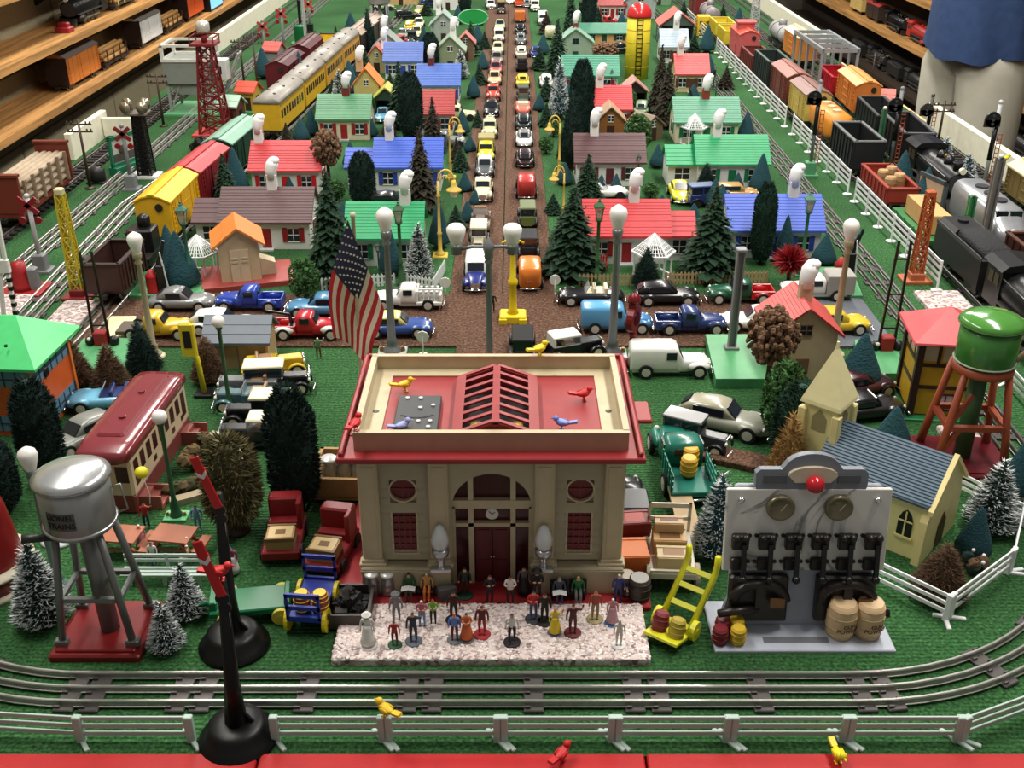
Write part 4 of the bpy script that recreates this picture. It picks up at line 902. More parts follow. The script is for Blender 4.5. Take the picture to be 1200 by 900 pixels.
def wagon(kind, label, X, Y, m, m2=None, L=23.0, rz=0.0, z=1.05, detail=True, sc=None, hgt=7.2, W=3.1, trim=None):
    nm = {'box':'boxcar','hopper':'hopper_car','gondola':'gondola_car','flat':'flatcar','tank':'tank_car','pass':'passenger_car','log':'log_car','dome':'covered_hopper','caboose':'caboose','stock':'stock_car'}[kind]
    o = thing(nm, label, 'train car', X, Y, z, rz, sc); m2 = m2 or m; k = '%s%.1f%.1f%.1f' % (kind, L, hgt, W); zb = 1.9; zt = zb+hgt
    if kind in ('box', 'stock', 'caboose', 'pass'):
        part(o, 'frame', IRON, lambda b: b.box(-W+0.4,W-0.4,-L/2,L/2,1.5,zb+0.05), key=k)
        part(o, 'body', m, lambda b: (b.box(-W,W,-L/2,L/2,zb,zt-0.6), b.prism([(-W,zt-0.6),(W,zt-0.6),(W*0.55,zt+0.25),(0,zt+0.5),(-W*0.55,zt+0.25)],'y',-L/2,L/2)), key=k)
        if kind == 'pass':
            part(o, 'roof', m2, lambda b: b.prism([(W*1.06*math.cos(PI*i/10), zt-0.7+1.9*math.sin(PI*i/10)) for i in range(11)], 'y', -L/2-0.2, L/2+0.2, 0, None, True), key=k)
            n = 9
            for i in range(n):
                for s_ in (-1, 1): part(o, 'window', GLASS, lambda b: b.box(-0.06,0.06,-0.7,0.7,0,1.9), key='pw', loc=(s_*W, -L/2+2+i*(L-4)/(n-1), zb+2.6))
            for i in range(5): part(o, 'roof_vent', DKGREY, lambda b: b.cbox(-0.3,0.3,-0.4,0.4,0,0.4,0.08), key='rv', loc=((-1)**i*1.3, -L/2+3+i*(L-6)/4, zt+0.85))
            for s_ in (-1, 1): part(o, 'letter_board', trim or m, lambda b: b.box(-0.05,0.05,-L/2+0.5,L/2-0.5,0,0.8), key=k, loc=(s_*(W+0.03),0,zt-1.5))
        else:
            part(o, 'roof', m2, lambda b: (b.prism([(-W-0.25,zt-0.7),(-W*0.55,zt+0.2),(0,zt+0.5),(W*0.55,zt+0.2),(W+0.25,zt-0.7),(W+0.25,zt-0.4),(W*0.5,zt+0.5),(0,zt+0.8),(-W*0.5,zt+0.5),(-W-0.25,zt-0.4)],'y',-L/2-0.2,L/2+0.2),), key=k)
            part(o, 'roof_walk', m2, lambda b: b.box(-0.6,0.6,-L/2-0.3,L/2+0.3,zt+0.75,zt+0.95), key=k)
            for s_ in (-1, 1):
                d_ = part(o, 'door', m, lambda b: (b.box(-0.18,0.18,-2.4,2.4,0.1,hgt-1.0), [b.box(-0.26,0.26,-2.4,2.4,0.6+i*1.7,0.8+i*1.7) for i in range(4)]), key='dr%.1f' % hgt, loc=(s_*W,0,zb))
                if detail:
                    for e in (-1, 1): part(o, 'ladder', m, lambda b: (b.box(-0.1,0.1,-0.6,-0.5,0,hgt-1.2), b.box(-0.1,0.1,0.5,0.6,0,hgt-1.2), [b.box(-0.1,0.1,-0.6,0.6,0.4+i*0.9,0.52+i*0.9) for i in range(6)]), key='ld%.1f' % hgt, loc=(s_*(W+0.1), e*(L/2-1.2), zb+0.2))
                    for i in range(6):
                        yy = (-L/2+1.0+i*(L/2-3.6)/2.5) if i < 3 else (L/2-1.0-(i-3)*(L/2-3.6)/2.5)
                        part(o, 'side_rib', m, lambda b: b.box(-0.1,0.1,-0.12,0.12,0,hgt-0.8), key='rb%.1f' % hgt, loc=(s_*W, yy, zb))
                part(o, 'brake_wheel', IRON, lambda b: b.disc((0,0,0),'y',0.7,0.15,10), key='bw', loc=(1.2,s_*(L/2+0.2),zt-1.4))
            if kind == 'caboose': part(o, 'cupola', m, lambda b: (b.box(-W*0.8,W*0.8,-2.5,2.5,zt,zt+2.2), b.box(-W,W,-3,3,zt+2.2,zt+2.6)), key=k)
    elif kind in ('hopper', 'gondola'):
        zt = zb + (hgt if kind == 'hopper' else hgt*0.55)
        def tub(b):
            for s_ in (-1, 1): b.box(s_*W-0.2,s_*W+0.2,-L/2,L/2,zb,zt); b.box(-W,W,s_*L/2-0.2,s_*L/2+0.2,zb,zt)
            b.box(-W,W,-L/2,L/2,zb-0.4,zb+0.1)
        part(o, 'tub', m, tub, key=k)
        part(o, 'top_rim', m2, lambda b: [b.box(s_*W-0.35,s_*W+0.35,-L/2-0.2,L/2+0.2,zt-0.1,zt+0.2) for s_ in (-1,1)] + [b.box(-W,W,s_*L/2-0.35,s_*L/2+0.35,zt-0.1,zt+0.2) for s_ in (-1,1)], key=k)
        n = 8
        for i in range(n):
            for s_ in (-1, 1): part(o, 'side_rib', m, lambda b: b.box(-0.18,0.18,-0.15,0.15,0,zt-zb), key=k, loc=(s_*(W+0.25), -L/2+0.8+i*(L-1.6)/(n-1), zb))
        if kind == 'hopper': part(o, 'chute', m, lambda b: [b.prism([(e-2.6,zb),(e+2.6,zb),(e+0.9,0.7),(e-0.9,0.7)],'x',-2.0,2.0) for e in (-1.8,1.8)], key=k)
    elif kind == 'flat' or kind == 'log':
        part(o, 'deck', m, lambda b: (b.box(-W,W,-L/2,L/2,zb-0.5,zb+0.3), b.box(-W+0.8,W-0.8,-L/2+1,L/2-1,1.2,zb-0.4)), key=k)
        for i in range(4):
            for s_ in (-1, 1): part(o, 'stake', m2, lambda b: b.box(-0.15,0.15,-0.2,0.2,-0.3,0.6 if kind == 'flat' else 4.2), key=k, loc=(s_*(W+0.1), -L/2+2.5+i*(L-5)/3, zb))
        if kind == 'log':
            r = random.Random(5)
            for (lx, lz) in ((-2.2,1.1),(-0.75,1.1),(0.75,1.1),(2.2,1.1),(-1.5,2.4),(0,2.4),(1.5,2.4),(-0.8,3.7),(0.75,3.7)):
                lg = part(o, 'log', M(196,150,88), lambda b: b.tube([(0,-L/2+1.2,0),(0,L/2-1.2,0)], 0.72, 10), key=k+'lg', loc=(lx, r.uniform(-.5,.5), zb+lz))
    elif kind == 'tank':
        part(o, 'frame', IRON, lambda b: b.box(-2.2,2.2,-L/2,L/2,1.4,2.2), key=k)
        part(o, 'tank', m, lambda b: b.tube([(0,-L/2+0.6,4.8),(0,-L/2+1.4,4.8),(0,L/2-1.4,4.8),(0,L/2-0.6,4.8)],[1.8,2.7,2.7,1.8],18), key=k)
        part(o, 'dome', m2, lambda b: b.lathe([(1.4,7.0),(1.4,8.6),(1.0,9.1),(0,9.3)],14), key=k)
        part(o, 'tank_band', IRON, lambda b: [b.tube([(2.76*math.cos(a),e,4.8+2.76*math.sin(a)) for a in [i*PI/8 for i in range(17)]],0.12,5) for e in (-L/4,L/4)], key=k)
    elif kind == 'dome':
        part(o, 'hopper_body', m, lambda b: loft_y(b, [(-L/2,2.2,3.2,zt-1.8),(-L/2+1.2,W,2.2,zt-0.4),(L/2-1.2,W,2.2,zt-0.4),(L/2,2.2,3.2,zt-1.8)]), key=k)
        for e in (-L/4, 0, L/4): part(o, 'hatch', m2, lambda b: b.disc((0,0,0),'z',1.0,0.5,12), key='ht', loc=(0,e,zt-0.2))
        part(o, 'frame', IRON, lambda b: b.box(-2,2,-L/2,L/2,1.4,2.2), key=k)
    bogies(o, L, detail=detail); return o
def loft_y(b, secs, m=0, n=14, ex=0.5):
    rs = []
    for y, w_, z0, z1 in secs:
        zc, hz = (z0+z1)/2, (z1-z0)/2
        rs.append([(w_*math.copysign(abs(math.cos(a))**ex, math.cos(a)), y, zc+hz*math.copysign(abs(math.sin(a))**ex, math.sin(a))) for a in [2*PI*(j+0.5)/n for j in range(n)]])
    b.rings(rs, m, True)
LOCO = M(26,26,28, rough=0.35, metal=0.2); LOCO2 = M(40,40,42, rough=0.4)
def steam_engine(label, X, Y, L=27.0, rz=0.0, z=1.05, m=None, sc=None, tender=False, detail=True, trim=None):
    m = m or LOCO; o = thing('steam_locomotive', label, 'locomotive', X, Y, z, rz, sc)     # nose towards -y
    part(o, 'frame', IRON, lambda b: (b.box(-2.0,2.0,-L/2,L/2,1.4,2.4), b.prism([(-L/2-1.4,0.5),(-L/2,2.4),(-L/2,0.5)],'x',-2.2,2.2)), key='f%.1f' % L)
    part(o, 'boiler', m, lambda b: b.tube([(0,-L/2+0.4,5.0),(0,-L/2+0.6,5.0),(0,L/2-7,5.2),(0,L/2-6,5.2)],[2.3,2.5,2.9,2.9],18), key='b%.1f' % L)
    part(o, 'smokebox_front', M(70,70,72, rough=0.4, metal=0.5), lambda b: (b.disc((0,-L/2+0.35,5.0),'y',2.0,0.3,18), b.disc((0,-L/2+0.1,5.0),'y',0.9,0.4,14)), key='sf%.1f' % L)
    part(o, 'headlamp', M(220,216,190, rough=0.2), lambda b: b.disc((0,-L/2+0.1,7.9),'y',0.6,0.9,12), key='h%.1f' % L)
    part(o, 'smokestack', m, lambda b: b.lathe([(0.9,7.2),(0.8,8.4),(1.05,9.0),(0.8,9.0)],12,c=(0,-L/2+2.6,0)), key='s%.1f' % L)
    for i, e in enumerate((0.30, 0.48)): part(o, 'steam_dome', m, lambda b: b.lathe([(1.1,7.4),(1.0,8.5),(0.5,9.0),(0,9.1)],12), key='sd', loc=(0,-L/2+L*e,0))
    part(o, 'bell', M(150,120,60, rough=0.3, metal=0.7), lambda b: b.lathe([(0.5,8.2),(0.3,8.9),(0,9.0)],10,c=(0,-L/2+L*0.39,0)), key='bl%.1f' % L)
    part(o, 'cab', m, lambda b: (b.box(-3.0,3.0,L/2-6.2,L/2-1.0,2.2,8.2), b.prism([(-3.4,8.1),(3.4,8.1),(2.4,9.0),(0,9.3),(-2.4,9.0)],'y',L/2-6.6,L/2)), key='c%.1f' % L)
    for s_ in (-1, 1):
        part(o, 'cab_window', M(70,66,54, rough=0.2), lambda b: (b.box(-0.06,0.06,-1.8,-0.3,0,1.8), b.box(-0.06,0.06,0.1,1.6,0,1.8)), key='cw', loc=(s_*3.02,L/2-3.6,5.4))
        part(o, 'handrail', STEEL, lambda b: b.tube([(0,-L/2+1,6.6),(0,L/2-6.2,7.0)],0.1,5), key='hr%.1f' % L, loc=(s_*2.75,0,0))
        part(o, 'running_board', M(60,58,56), lambda b: b.box(-0.5,0.5,-L/2+0.8,L/2-6,0,0.25), key='rb%.1f' % L, loc=(s_*2.8,0,3.4))
        part(o, 'cylinder_block', m, lambda b: b.tube([(0,-2,0),(0,1.8,0)],1.0,10), key='cy', loc=(s_*2.6,-L/2+3.6,2.2))
        for i in range(4):
            w_ = part(o, 'drive_wheel', M(50,48,46, metal=0.4), lambda b: (b.disc((0,0,0),'x',1.55,0.5,16), b.disc((0,0,0),'x',0.4,0.7,8)), key='dw', loc=(s_*1.9,-L/2+7.5+i*3.2,1.55))
        part(o, 'side_rod', STEEL, lambda b: b.box(-0.12,0.12,-L/2+3.5,-L/2+18,-0.25,0.25), key='sr', loc=(s_*2.4,0,1.7))
    if trim: part(o, 'number_plate', trim, lambda b: b.box(-0.8,0.8,-0.05,0.05,0,0.6), loc=(0,-L/2-0.1,6.6))
    return o
def tender(label, X, Y, L=18.0, z=1.05, m=None, rz=0.0, sc=None):
    m = m or LOCO; o = thing('coal_tender', label, 'train car', X, Y, z, rz, sc)
    part(o, 'tank_body', m, lambda b: (b.box(-3.0,3.0,-L/2,L/2,1.8,6.6), b.prism([(-3.0,6.6),(3.0,6.6),(2.2,7.6),(-2.2,7.6)],'y',L/2-7,L/2)), key='t%.1f' % L)
    part(o, 'coal_load', M(30,30,32, rough=0.8, bump=0.8, scale=300), lambda b: loft_y(b, [(-L/2+0.6,2.0,6.2,7.0),(-L/2+2,2.5,6.2,8.0),(L/2-8,2.5,6.2,8.2),(L/2-7,2.2,6.2,7.4)]), key='c%.1f' % L)
    part(o, 'top_rail', M(70,70,72), lambda b: [b.box(s_*3.0-0.12,s_*3.0+0.12,-L/2,L/2,6.5,7.1) for s_ in (-1,1)], key='r%.1f' % L)
    part(o, 'hatch', m, lambda b: b.disc((0,L/2-3,7.8),'z',0.9,0.5,10), key='h%.1f' % L)
    bogies(o, L); return o
def lattice(b, w0, w1, z0, z1, n, t=0.16, m=0):
    """four-legged braced tower"""
    def c(i, u): w_ = w0+(w1-w0)*u; s_ = ((-1,-1),(1,-1),(1,1),(-1,1))[i % 4]; return (s_[0]*w_, s_[1]*w_, z0+(z1-z0)*u)
    for i in range(4): b.bar(c(i,0), c(i,1), t*1.6, m)
    for k in range(n):
        u0, u1 = k/n, (k+1)/n
        for i in range(4):
            b.bar(c(i,u0), c(i+1,u1), t, m); b.bar(c(i+1,u0), c(i,u1), t, m); b.bar(c(i,u1), c(i+1,u1), t, m)
# ================================================================= the front of the layout
GRN = M(176,196,186, rough=0.45); FWHITE = M(228,230,230, rough=0.4)
# front rail fence, one section per post
fp = [(-44.5, 64.9), (-35.2, 64.2), (-26.2, 64.2)]
rail_fence('pale rail fence section in front of the silver water tower', fp, GRN, rails=3, post_w=0.36)
xs_ = [-19.3, -10.1, -0.7, 8.6, 18.0, 27.5, 36.8]
names_ = ['starting at the round black semaphore base', 'where the yellow bird perches', 'below the platform mat, above the red bird', 'between the red bird and the mat corner', 'with the yellow bird at its far end', 'running towards the track curve']
for i in range(6):
    rail_fence('pale green-white rail fence section ' + names_[i], [(xs_[i], 64.2), (xs_[i+1]-0.45, 64.2)], GRN, post_w=0.36, name='fence_section', group='front rail fence sections')
rail_fence('pale green-white rail fence section slanting back at the track curve', [(36.8, 64.2), (46.5, 68.2), (54, 73)], GRN, post_w=0.36, name='fence_section', group='front rail fence sections')
# little birds
def bird(label, px, py, m, z=0.0, rz=0.0, beak=None, sc=1.0, at=None):
    x, y = at if at else G(px, py, z); o = thing('toy_bird', label, 'bird', x, y, z, rz, sc)
    part(o, 'body', m, lambda b: (loft(b, [(-1.0,0.1,0.75,0.95),(-0.5,0.3,0.55,1.0),(0.0,0.42,0.45,1.15),(0.45,0.32,0.6,1.2),(0.62,0.22,0.8,1.3)], 0, 10), b.ball((0.6,0,1.25),0.32,n=10,k=6), b.prism([(-1.7,0.95),(-0.9,0.75),(-0.8,0.95),(-1.6,1.15)],'y',-0.25,0.25)), key='bird')
    part(o, 'beak', beak or m, lambda b: b.tube([(0.85,0,1.25),(1.2,0,1.2)],[0.12,0.02],6), key='beak')
    for s_ in (-1, 1): part(o, 'foot', beak or m, lambda b: (b.tube([(0,0,0.05),(0,0,0.6)],0.06,5), b.box(-0.15,0.25,-0.1,0.1,0,0.06)), key='foot', loc=(0,s_*0.18,0))
    for s_ in (-1, 1): part(o, 'wing', m, lambda b: b.ball((-0.15,0,0.85),0.5,(1,0.2,0.45),8,0,None,5), key='wing', loc=(0,s_*0.38,0))
    return o
BY = M(224,186,36); BR = M(196,36,40)
bird('yellow toy bird perched on a post of the front fence', 0, 0, BY, z=2.75, at=(-10.2, 64.2), rz=2.5)
bird('yellow toy bird sitting on the red edge by the fence', 0, 0, M(232,210,30), z=0.4, at=(25.9, 61.6), rz=-1.4)
bird('red toy bird sitting on the red table edge', 0, 0, BR, z=0.4, at=(4.0, 61.8), rz=0.9)
zr = 16.4
bird('yellow toy bird standing on the station roof near the dark plate', 0, 0, BY, z=zr, at=G(475, 458, zr), rz=0.3, sc=0.95)
bird('red toy bird standing on the open side of the station roof', 0, 0, BR, z=zr, at=G(684, 469, zr), rz=0.2, sc=0.95)
bird('pale blue toy bird on the roof beside the parapet by the dark plate', 0, 0, M(150,160,210), z=zr, at=G(472, 506, zr), rz=0.4, sc=0.9)
bird('pale blue toy bird on the red deck under the red bird', 0, 0, M(120,140,210), z=zr, at=G(658, 503, zr), rz=3.0, sc=0.9)
bird('red toy bird perched on the corner of the station parapet', 0, 0, BR, z=18.02, at=(-14.1, 83.8), rz=1.2)
bird('yellow toy bird perched on the back parapet before the white-roofed car', 0, 0, M(232,210,30), z=18.02, at=(2.9, 99.5), rz=0.6)
# silver water tower
x, y = -37.4, 76.8
wt = thing('water_tower', 'silver water tower on a dark red base beside the snowy tree', 'water tower', x, y)
part(wt, 'base', M(120,30,30, rough=0.3), lambda b: (b.cbox(-4.1,4.1,-3.3,4.6,0,0.7,0.15), b.cbox(-3.6,3.6,-2.8,4.1,0.7,0.95,0.1)))
WTG = M(112,114,112, rough=0.35, metal=0.5)
for sx_, sy_ in ((-1,-1),(1,-1),(1,1),(-1,1)):
    part(wt, 'leg', WTG, lambda b: (b.tube([(sx_*3.2, sy_*2.6+0.7, 0.9), (sx_*1.9, sy_*1.6+0.3, 12.4)], 0.34, 6), b.cbox(sx_*3.2-0.6,sx_*3.2+0.6,sy_*2.6+0.3,sy_*2.6+1.1,0.9,1.5,0.1)))
part(wt, 'brace', WTG, lambda b: (b.bar((-2.6,-1.5,5.6),(2.6,-1.5,5.6),0.45), b.bar((-2.6,2.6,5.6),(2.6,2.6,5.6),0.45), b.bar((-2.6,-1.5,5.6),(-2.6,2.6,5.6),0.4), b.bar((2.6,-1.5,5.6),(2.6,2.6,5.6),0.4), b.bar((2.3,-1.2,8.2),(0.9,-0.6,6.2),0.35)))
part(wt, 'riser_pipe', WTG, lambda b: b.tube([(0.4,0.3,0.9),(0.2,0.3,12.4)], 0.85, 12))
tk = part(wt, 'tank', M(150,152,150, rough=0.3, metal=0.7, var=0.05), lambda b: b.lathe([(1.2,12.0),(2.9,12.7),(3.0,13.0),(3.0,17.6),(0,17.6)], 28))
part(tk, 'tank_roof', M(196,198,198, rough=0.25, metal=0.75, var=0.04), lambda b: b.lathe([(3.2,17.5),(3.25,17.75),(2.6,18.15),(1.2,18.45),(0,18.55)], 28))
part(tk, 'tank_rim', SILVER, lambda b: b.lathe([(3.0,13.0),(3.2,13.1),(3.0,13.25)], 28)); part(tk, 'tank_rim', SILVER, lambda b: b.lathe([(3.0,17.3),(3.28,17.5),(3.0,17.7)], 28))
def text(parent, s_, size, m, loc, rot, align='CENTER', bend=None):
    cu = bpy.data.curves.new('lettering', 'FONT'); cu.body = s_; cu.size = size*S; cu.align_x = align; cu.align_y = 'CENTER'; cu.extrude = 0.0002
    t = bpy.data.objects.new('lettering', cu); C.objects.link(t); dg = bpy.context.evaluated_depsgraph_get()
    me = bpy.data.meshes.new_from_object(t.evaluated_get(dg)); bpy.data.objects.remove(t); bpy.data.curves.remove(cu)
    if bend:
        for v in me.vertices:
            a = v.co.x/(bend*S); v.co.z += bend*S*(math.cos(a)-1); v.co.x = bend*S*math.sin(a)
    me.materials.clear(); me.materials.append(m)
    o = bpy.data.objects.new('lettering', me); link(o, parent, loc, rot=rot); return o
def curved_plate(b, r, a0, a1, z0, z1, t=0.06):
    n = 10; rs = []
    for i in range(n+1):
        a = a0+(a1-a0)*i/n; c, s_ = math.cos(a), math.sin(a)
        rs.append([(r*c,r*s_,z0),((r+t)*c,(r+t)*s_,z0),((r+t)*c,(r+t)*s_,z1),(r*c,r*s_,z1)])
    b.rings(rs)
part(tk, 'name_plate', M(96,98,96, rough=0.4, metal=0.5), lambda b: curved_plate(b, 3.0, -PI/2-0.52, -PI/2+0.30, 14.0, 15.7))
a = -0.11
for s_, z in (('LIONEL', 15.25), ('TRAINS', 14.45)): text(tk, s_, 0.74, BLACK, (3.09*math.sin(a), -3.09*math.cos(a), z), (PI/2, 0, a), bend=3.09)
part(wt, 'spout', M(40,44,40), lambda b: b.tube([(-1.6,-1.2,12.2),(-2.8,-2.4,12.9),(-3.9,-3.0,13.2)], [0.35,0.35,0.42], 8))
part(wt, 'tank_handle', STEEL, lambda b: b.tube([(3.0,0.5,16.2),(3.7,0.7,16.4),(4.0,0.7,13.8),(3.2,0.5,13.6)], 0.09, 6))
# black semaphores on round weighted bases, leaning away
SEMB = M(12,12,13, rough=0.4, spec=0.3)
def semaphore(label, px, py, lean, armdir, h):
    x, y = G(px, py); o = thing('semaphore_signal', label, 'signal', x, y, 0)
    part(o, 'round_base', SEMB, lambda b: b.lathe([(3.2,0),(3.2,0.35),(2.7,0.6),(2.4,1.6),(2.0,1.95),(1.2,2.0),(0,2.05)], 28), key='sb')
    part(o, 'mast', SEMB, lambda b: (b.tube([(0.0,0,1.6),(lean*0.3,-0.1,6),(lean,0.0,h)], [0.95,0.62,0.36], 8), b.prism([(0.2,1.8),(1.5,1.95),(0.4,3.6)],'y',-0.12,0.12)), key='sm%.1f%.1f' % (h, lean))
    a = part(o, 'signal_arm', M(200,40,38), lambda b: (b.cbox(-0.42,0.42,-0.08,0.08,0,5.2,0.08), b.box(-0.42,0.42,-0.1,0.1,3.6,4.0)), key='sa', loc=(lean*0.95,-0.4,h-1.2), rot=(0, armdir, 0))
    part(a, 'white_stripe', WHITE, lambda b: b.prism([(-0.42,3.4),(0,3.0),(0.42,3.4),(0.42,3.8),(0,3.4),(-0.42,3.8)],'y',-0.13,-0.1), key='stp')
    part(o, 'spectacle', BLACK, lambda b: (b.disc((0,0,0),'y',0.55,0.25,12), b.disc((0.1,0,-0.9),'y',0.5,0.25,12)), key='spec', loc=(lean*0.95,-0.35,h-1.4))
    ld = part(o, 'ladder_wire', STEEL, lambda b: b.tube([(0.5,-0.2,1.9),(lean+0.3,-0.2,h-1.6)], 0.05, 4), key='lw%.1f%.1f' % (h, lean))
    return o
semaphore('black semaphore with round base standing beyond the curved track, arm raised', 275, 757, 0.6, -0.28, 16.6)
semaphore('black semaphore whose round base overlaps the front fence, red arm raised', 280, 866, 0.6, -0.24, 16.2)
bird('red toy bird on top of the front black semaphore', 0, 0, BR, z=16.25, at=(G(280,866)[0]+0.6, G(280,866)[1]), rz=0.1)
# station yard trucks and loads
def baggage_cart(label, x, y, rz, m, wheelm, sc=1.0):
    o = thing('baggage_cart', label, 'cart', x, y, 0, rz, sc)
    part(o, 'deck', m, lambda b: b.cbox(-1.9,1.9,-3.6,3.6,1.9,2.3,0.06), key='dk')
    for s_ in (-1, 1):
        e = part(o, 'end_rack', m, lambda b: (b.box(-1.9,-1.6,-0.15,0.15,0,3.4), b.box(1.6,1.9,-0.15,0.15,0,3.4), b.box(-1.9,1.9,-0.15,0.15,2.9,3.4), b.box(-1.9,1.9,-0.15,0.15,1.3,1.8), b.box(-1.9,1.9,-0.15,0.15,0,0.4)), key='er', loc=(0,s_*3.5,2.2))
        for t in (-1, 1):
            w_ = part(o, 'wheel', wheelm, lambda b: (b.disc((0,0,0),'x',1.35,0.4,18), b.disc((0,0,0),'x',0.4,0.6,10)), key='cw', loc=(t*2.1,s_*2.4,1.35))
    part(o, 'axle_beam', m, lambda b: [b.box(-1.9,1.9,e-0.25,e+0.25,1.1,1.9) for e in (-2.4,2.4)], key='ab')
    return o
bx_, by_ = G(362, 745)
baggage_cart('blue baggage cart with yellow wheels beside the gravel mat', bx_, by_+3, -0.10, M(36,54,150), M(216,196,40), 0.85)
for dx in (-0.75, 0.95): barrel('yellow-topped red barrel riding on the blue cart, %s the coal pile' % ('away from' if dx < 0 else 'nearer'), bx_+dx+0.15, by_+1.3, 2.0, M(150,60,50), 2.0, 0.78, top=M(224,196,40), hoopm=M(224,196,40))
cx_, cy_ = G(408, 733)
def coal(b):
    r = random.Random(2)
    for i in range(46):
        u = r.random(); a_ = r.uniform(0,6.28); q = 1.9*(1-u)*r.uniform(.4,1); s_ = r.uniform(0.35,0.7)
        b.box(-s_,s_,-s_*.8,s_*.8,-s_*.6,s_*.6,0,Matrix.Translation((q*math.cos(a_),q*math.sin(a_)*1.3,0.5+2.2*u)) @ Matrix.Rotation(r.uniform(0,3),4,(r.random()+.1,r.random(),r.random())))
cb = thing('coal_bin', 'dark bin heaped with black coal beside the gravel mat corner', 'bin', cx_, cy_+1.5, 0)
part(cb, 'bin', M(56,50,46), lambda b: (b.box(-2.2,2.2,-2.4,-2.1,0,1.9), b.box(-2.2,2.2,2.1,2.4,0,1.9), b.box(-2.2,-1.9,-2.4,2.4,0,1.9), b.box(1.9,2.2,-2.4,2.4,0,1.9), b.box(-2.2,2.2,-2.4,2.4,0,0.3)))
part(cb, 'coal_heap', M(34,32,32, rough=0.6), coal)
def green_cart(label, px, py):
    x, y = G(px, py); o = thing('low_wagon', label, 'cart', x, y, 0, 0.15, 0.9); gm = M(30,110,70, rough=0.35)
    part(o, 'deck', gm, lambda b: (b.cbox(-4.6,3.6,-2.0,2.0,1.3,2.0,0.15), b.cbox(-4.6,-3.8,-1.6,1.6,2.0,3.0,0.1), b.cbox(3.0,3.6,-1.8,1.8,2.0,2.5,0.1)))
    part(o, 'tow_handle', gm, lambda b: b.tube([(-4.5,0,1.6),(-6.6,0,2.0),(-7.2,0,3.4)], 0.22, 6))
    for x_ in (-3.0, 2.6):
        for s_ in (-1, 1): part(o, 'wheel', M(198,186,80), lambda b: (b.disc((0,0,0),'y',0.95,0.6,16), b.disc((0,0,0),'y',0.3,0.75,8)), key='gw', loc=(x_,s_*2.1,0.95))
green_cart('green low wagon with yellow wheels behind the black semaphore base', 302, 718)
barrel('small tan nail keg by the green wagon handle', *G(273, 704), 0.0, M(150,130,110), 1.6, 0.6)
def tractor(label, px, py, rz):
    x, y = G(px, py); o = thing('baggage_tractor', label, 'vehicle', x, y, 0, rz); rm = M(128,30,34, rough=0.4)
    part(o, 'chassis', rm, lambda b: (b.cbox(-1.9,1.9,-3.6,3.4,0.9,1.8,0.12), b.cbox(-1.7,1.7,1.8,3.4,1.8,4.8,0.2), b.cbox(-1.7,1.7,0.7,1.8,1.8,2.6,0.1)), key='tch')
    part(o, 'seat_back', rm, lambda b: b.cbox(-0.25,0.25,-0.8,0.8,1.8,5.0,0.1), key='tsb', loc=(1.6,1.2,0))
    for y_ in (-2.2, 2.2):
        for s_ in (-1, 1): part(o, 'wheel', RUBBER, lambda b: b.disc((0,0,0),'x',0.85,0.55,14), key='tw', loc=(s_*1.85,y_,0.85))
    cr = part(o, 'crate', M(160,130,86), lambda b: (b.box(-1.4,1.4,-1.5,1.1,0,1.3),), key='tcr', loc=(0,-1.7,1.8))
    part(cr, 'crate_stencil', M(206,180,130), lambda b: (b.box(-1.2,1.2,-1.3,0.9,1.3,1.36), ), key='tcs')
    part(cr, 'crate_batten', M(120,92,56), lambda b: (b.box(-1.45,1.45,-1.55,-1.25,1.0,1.42), b.box(-1.45,1.45,0.85,1.15,1.0,1.42), b.box(-0.5,0.5,-0.6,0.2,1.36,1.4)), key='tcb')
    return o
tractor('red baggage tractor with a crate, parked under the shaggy olive tree', 335, 640, 0.06)
tractor('bright red baggage tractor with a crate beside the station corner', 390, 654, -0.18)
# wicker hay trailer with milk cans behind the station
x, y = G(402, 590); tr = thing('wicker_trailer', 'woven tan trailer full of silver milk cans behind the station corner', 'cart', x, y+3, 0, -0.05)
part(tr, 'basket', M(160,128,84, rough=0.8, bump=0.8, scale=250, stripes=('Z',150.0)), lambda b: (b.box(-3.4,3.4,-3.4,-3.0,0.9,3.4), b.box(-3.4,-3.0,-3.4,3.4,0.9,3.4), b.box(3.0,3.4,-3.4,3.4,0.9,3.4), b.box(-3.4,3.4,3.0,3.4,0.9,3.4), b.box(-3.4,3.4,-3.4,3.4,0.7,1.1)))
for x_ in (-2.4, 2.4):
    for s_ in (-1, 1): part(tr, 'wheel', RUBBER, lambda b: b.disc((0,0,0),'y',0.8,0.5,12), key='trw', loc=(x_,s_*2.8,0.8))
def milk_can(label, x, y, z, sc=1.0, m=None):
    o = thing('milk_can', label, 'milk can', x, y, z, 0, sc); m = m or M(196,196,192, rough=0.3, metal=0.5)
    part(o, 'body', m, lambda b: b.lathe([(0.8,0),(0.85,0.15),(0.82,0.7),(0.86,0.8),(0.82,0.9),(0.82,1.6),(0.86,1.7),(0.55,2.4),(0.52,2.7)], 16), key='mcb')
    part(o, 'lid', M(220,220,216, rough=0.3, metal=0.3), lambda b: b.lathe([(0.82,2.7),(0.86,2.9),(0.7,3.05),(0,3.12)], 16), key='mcl')
    return o
for i, (dx, dy) in enumerate(((-1.6,-0.8),(0,-0.6),(1.6,-0.5),(0.7,1.3))): milk_can('silver milk can in the woven trailer, %s' % ['outermost in front','middle of the front three','nearest the station wall','at the back'][i], x+dx, y+3+dy, 1.15, 1.15)
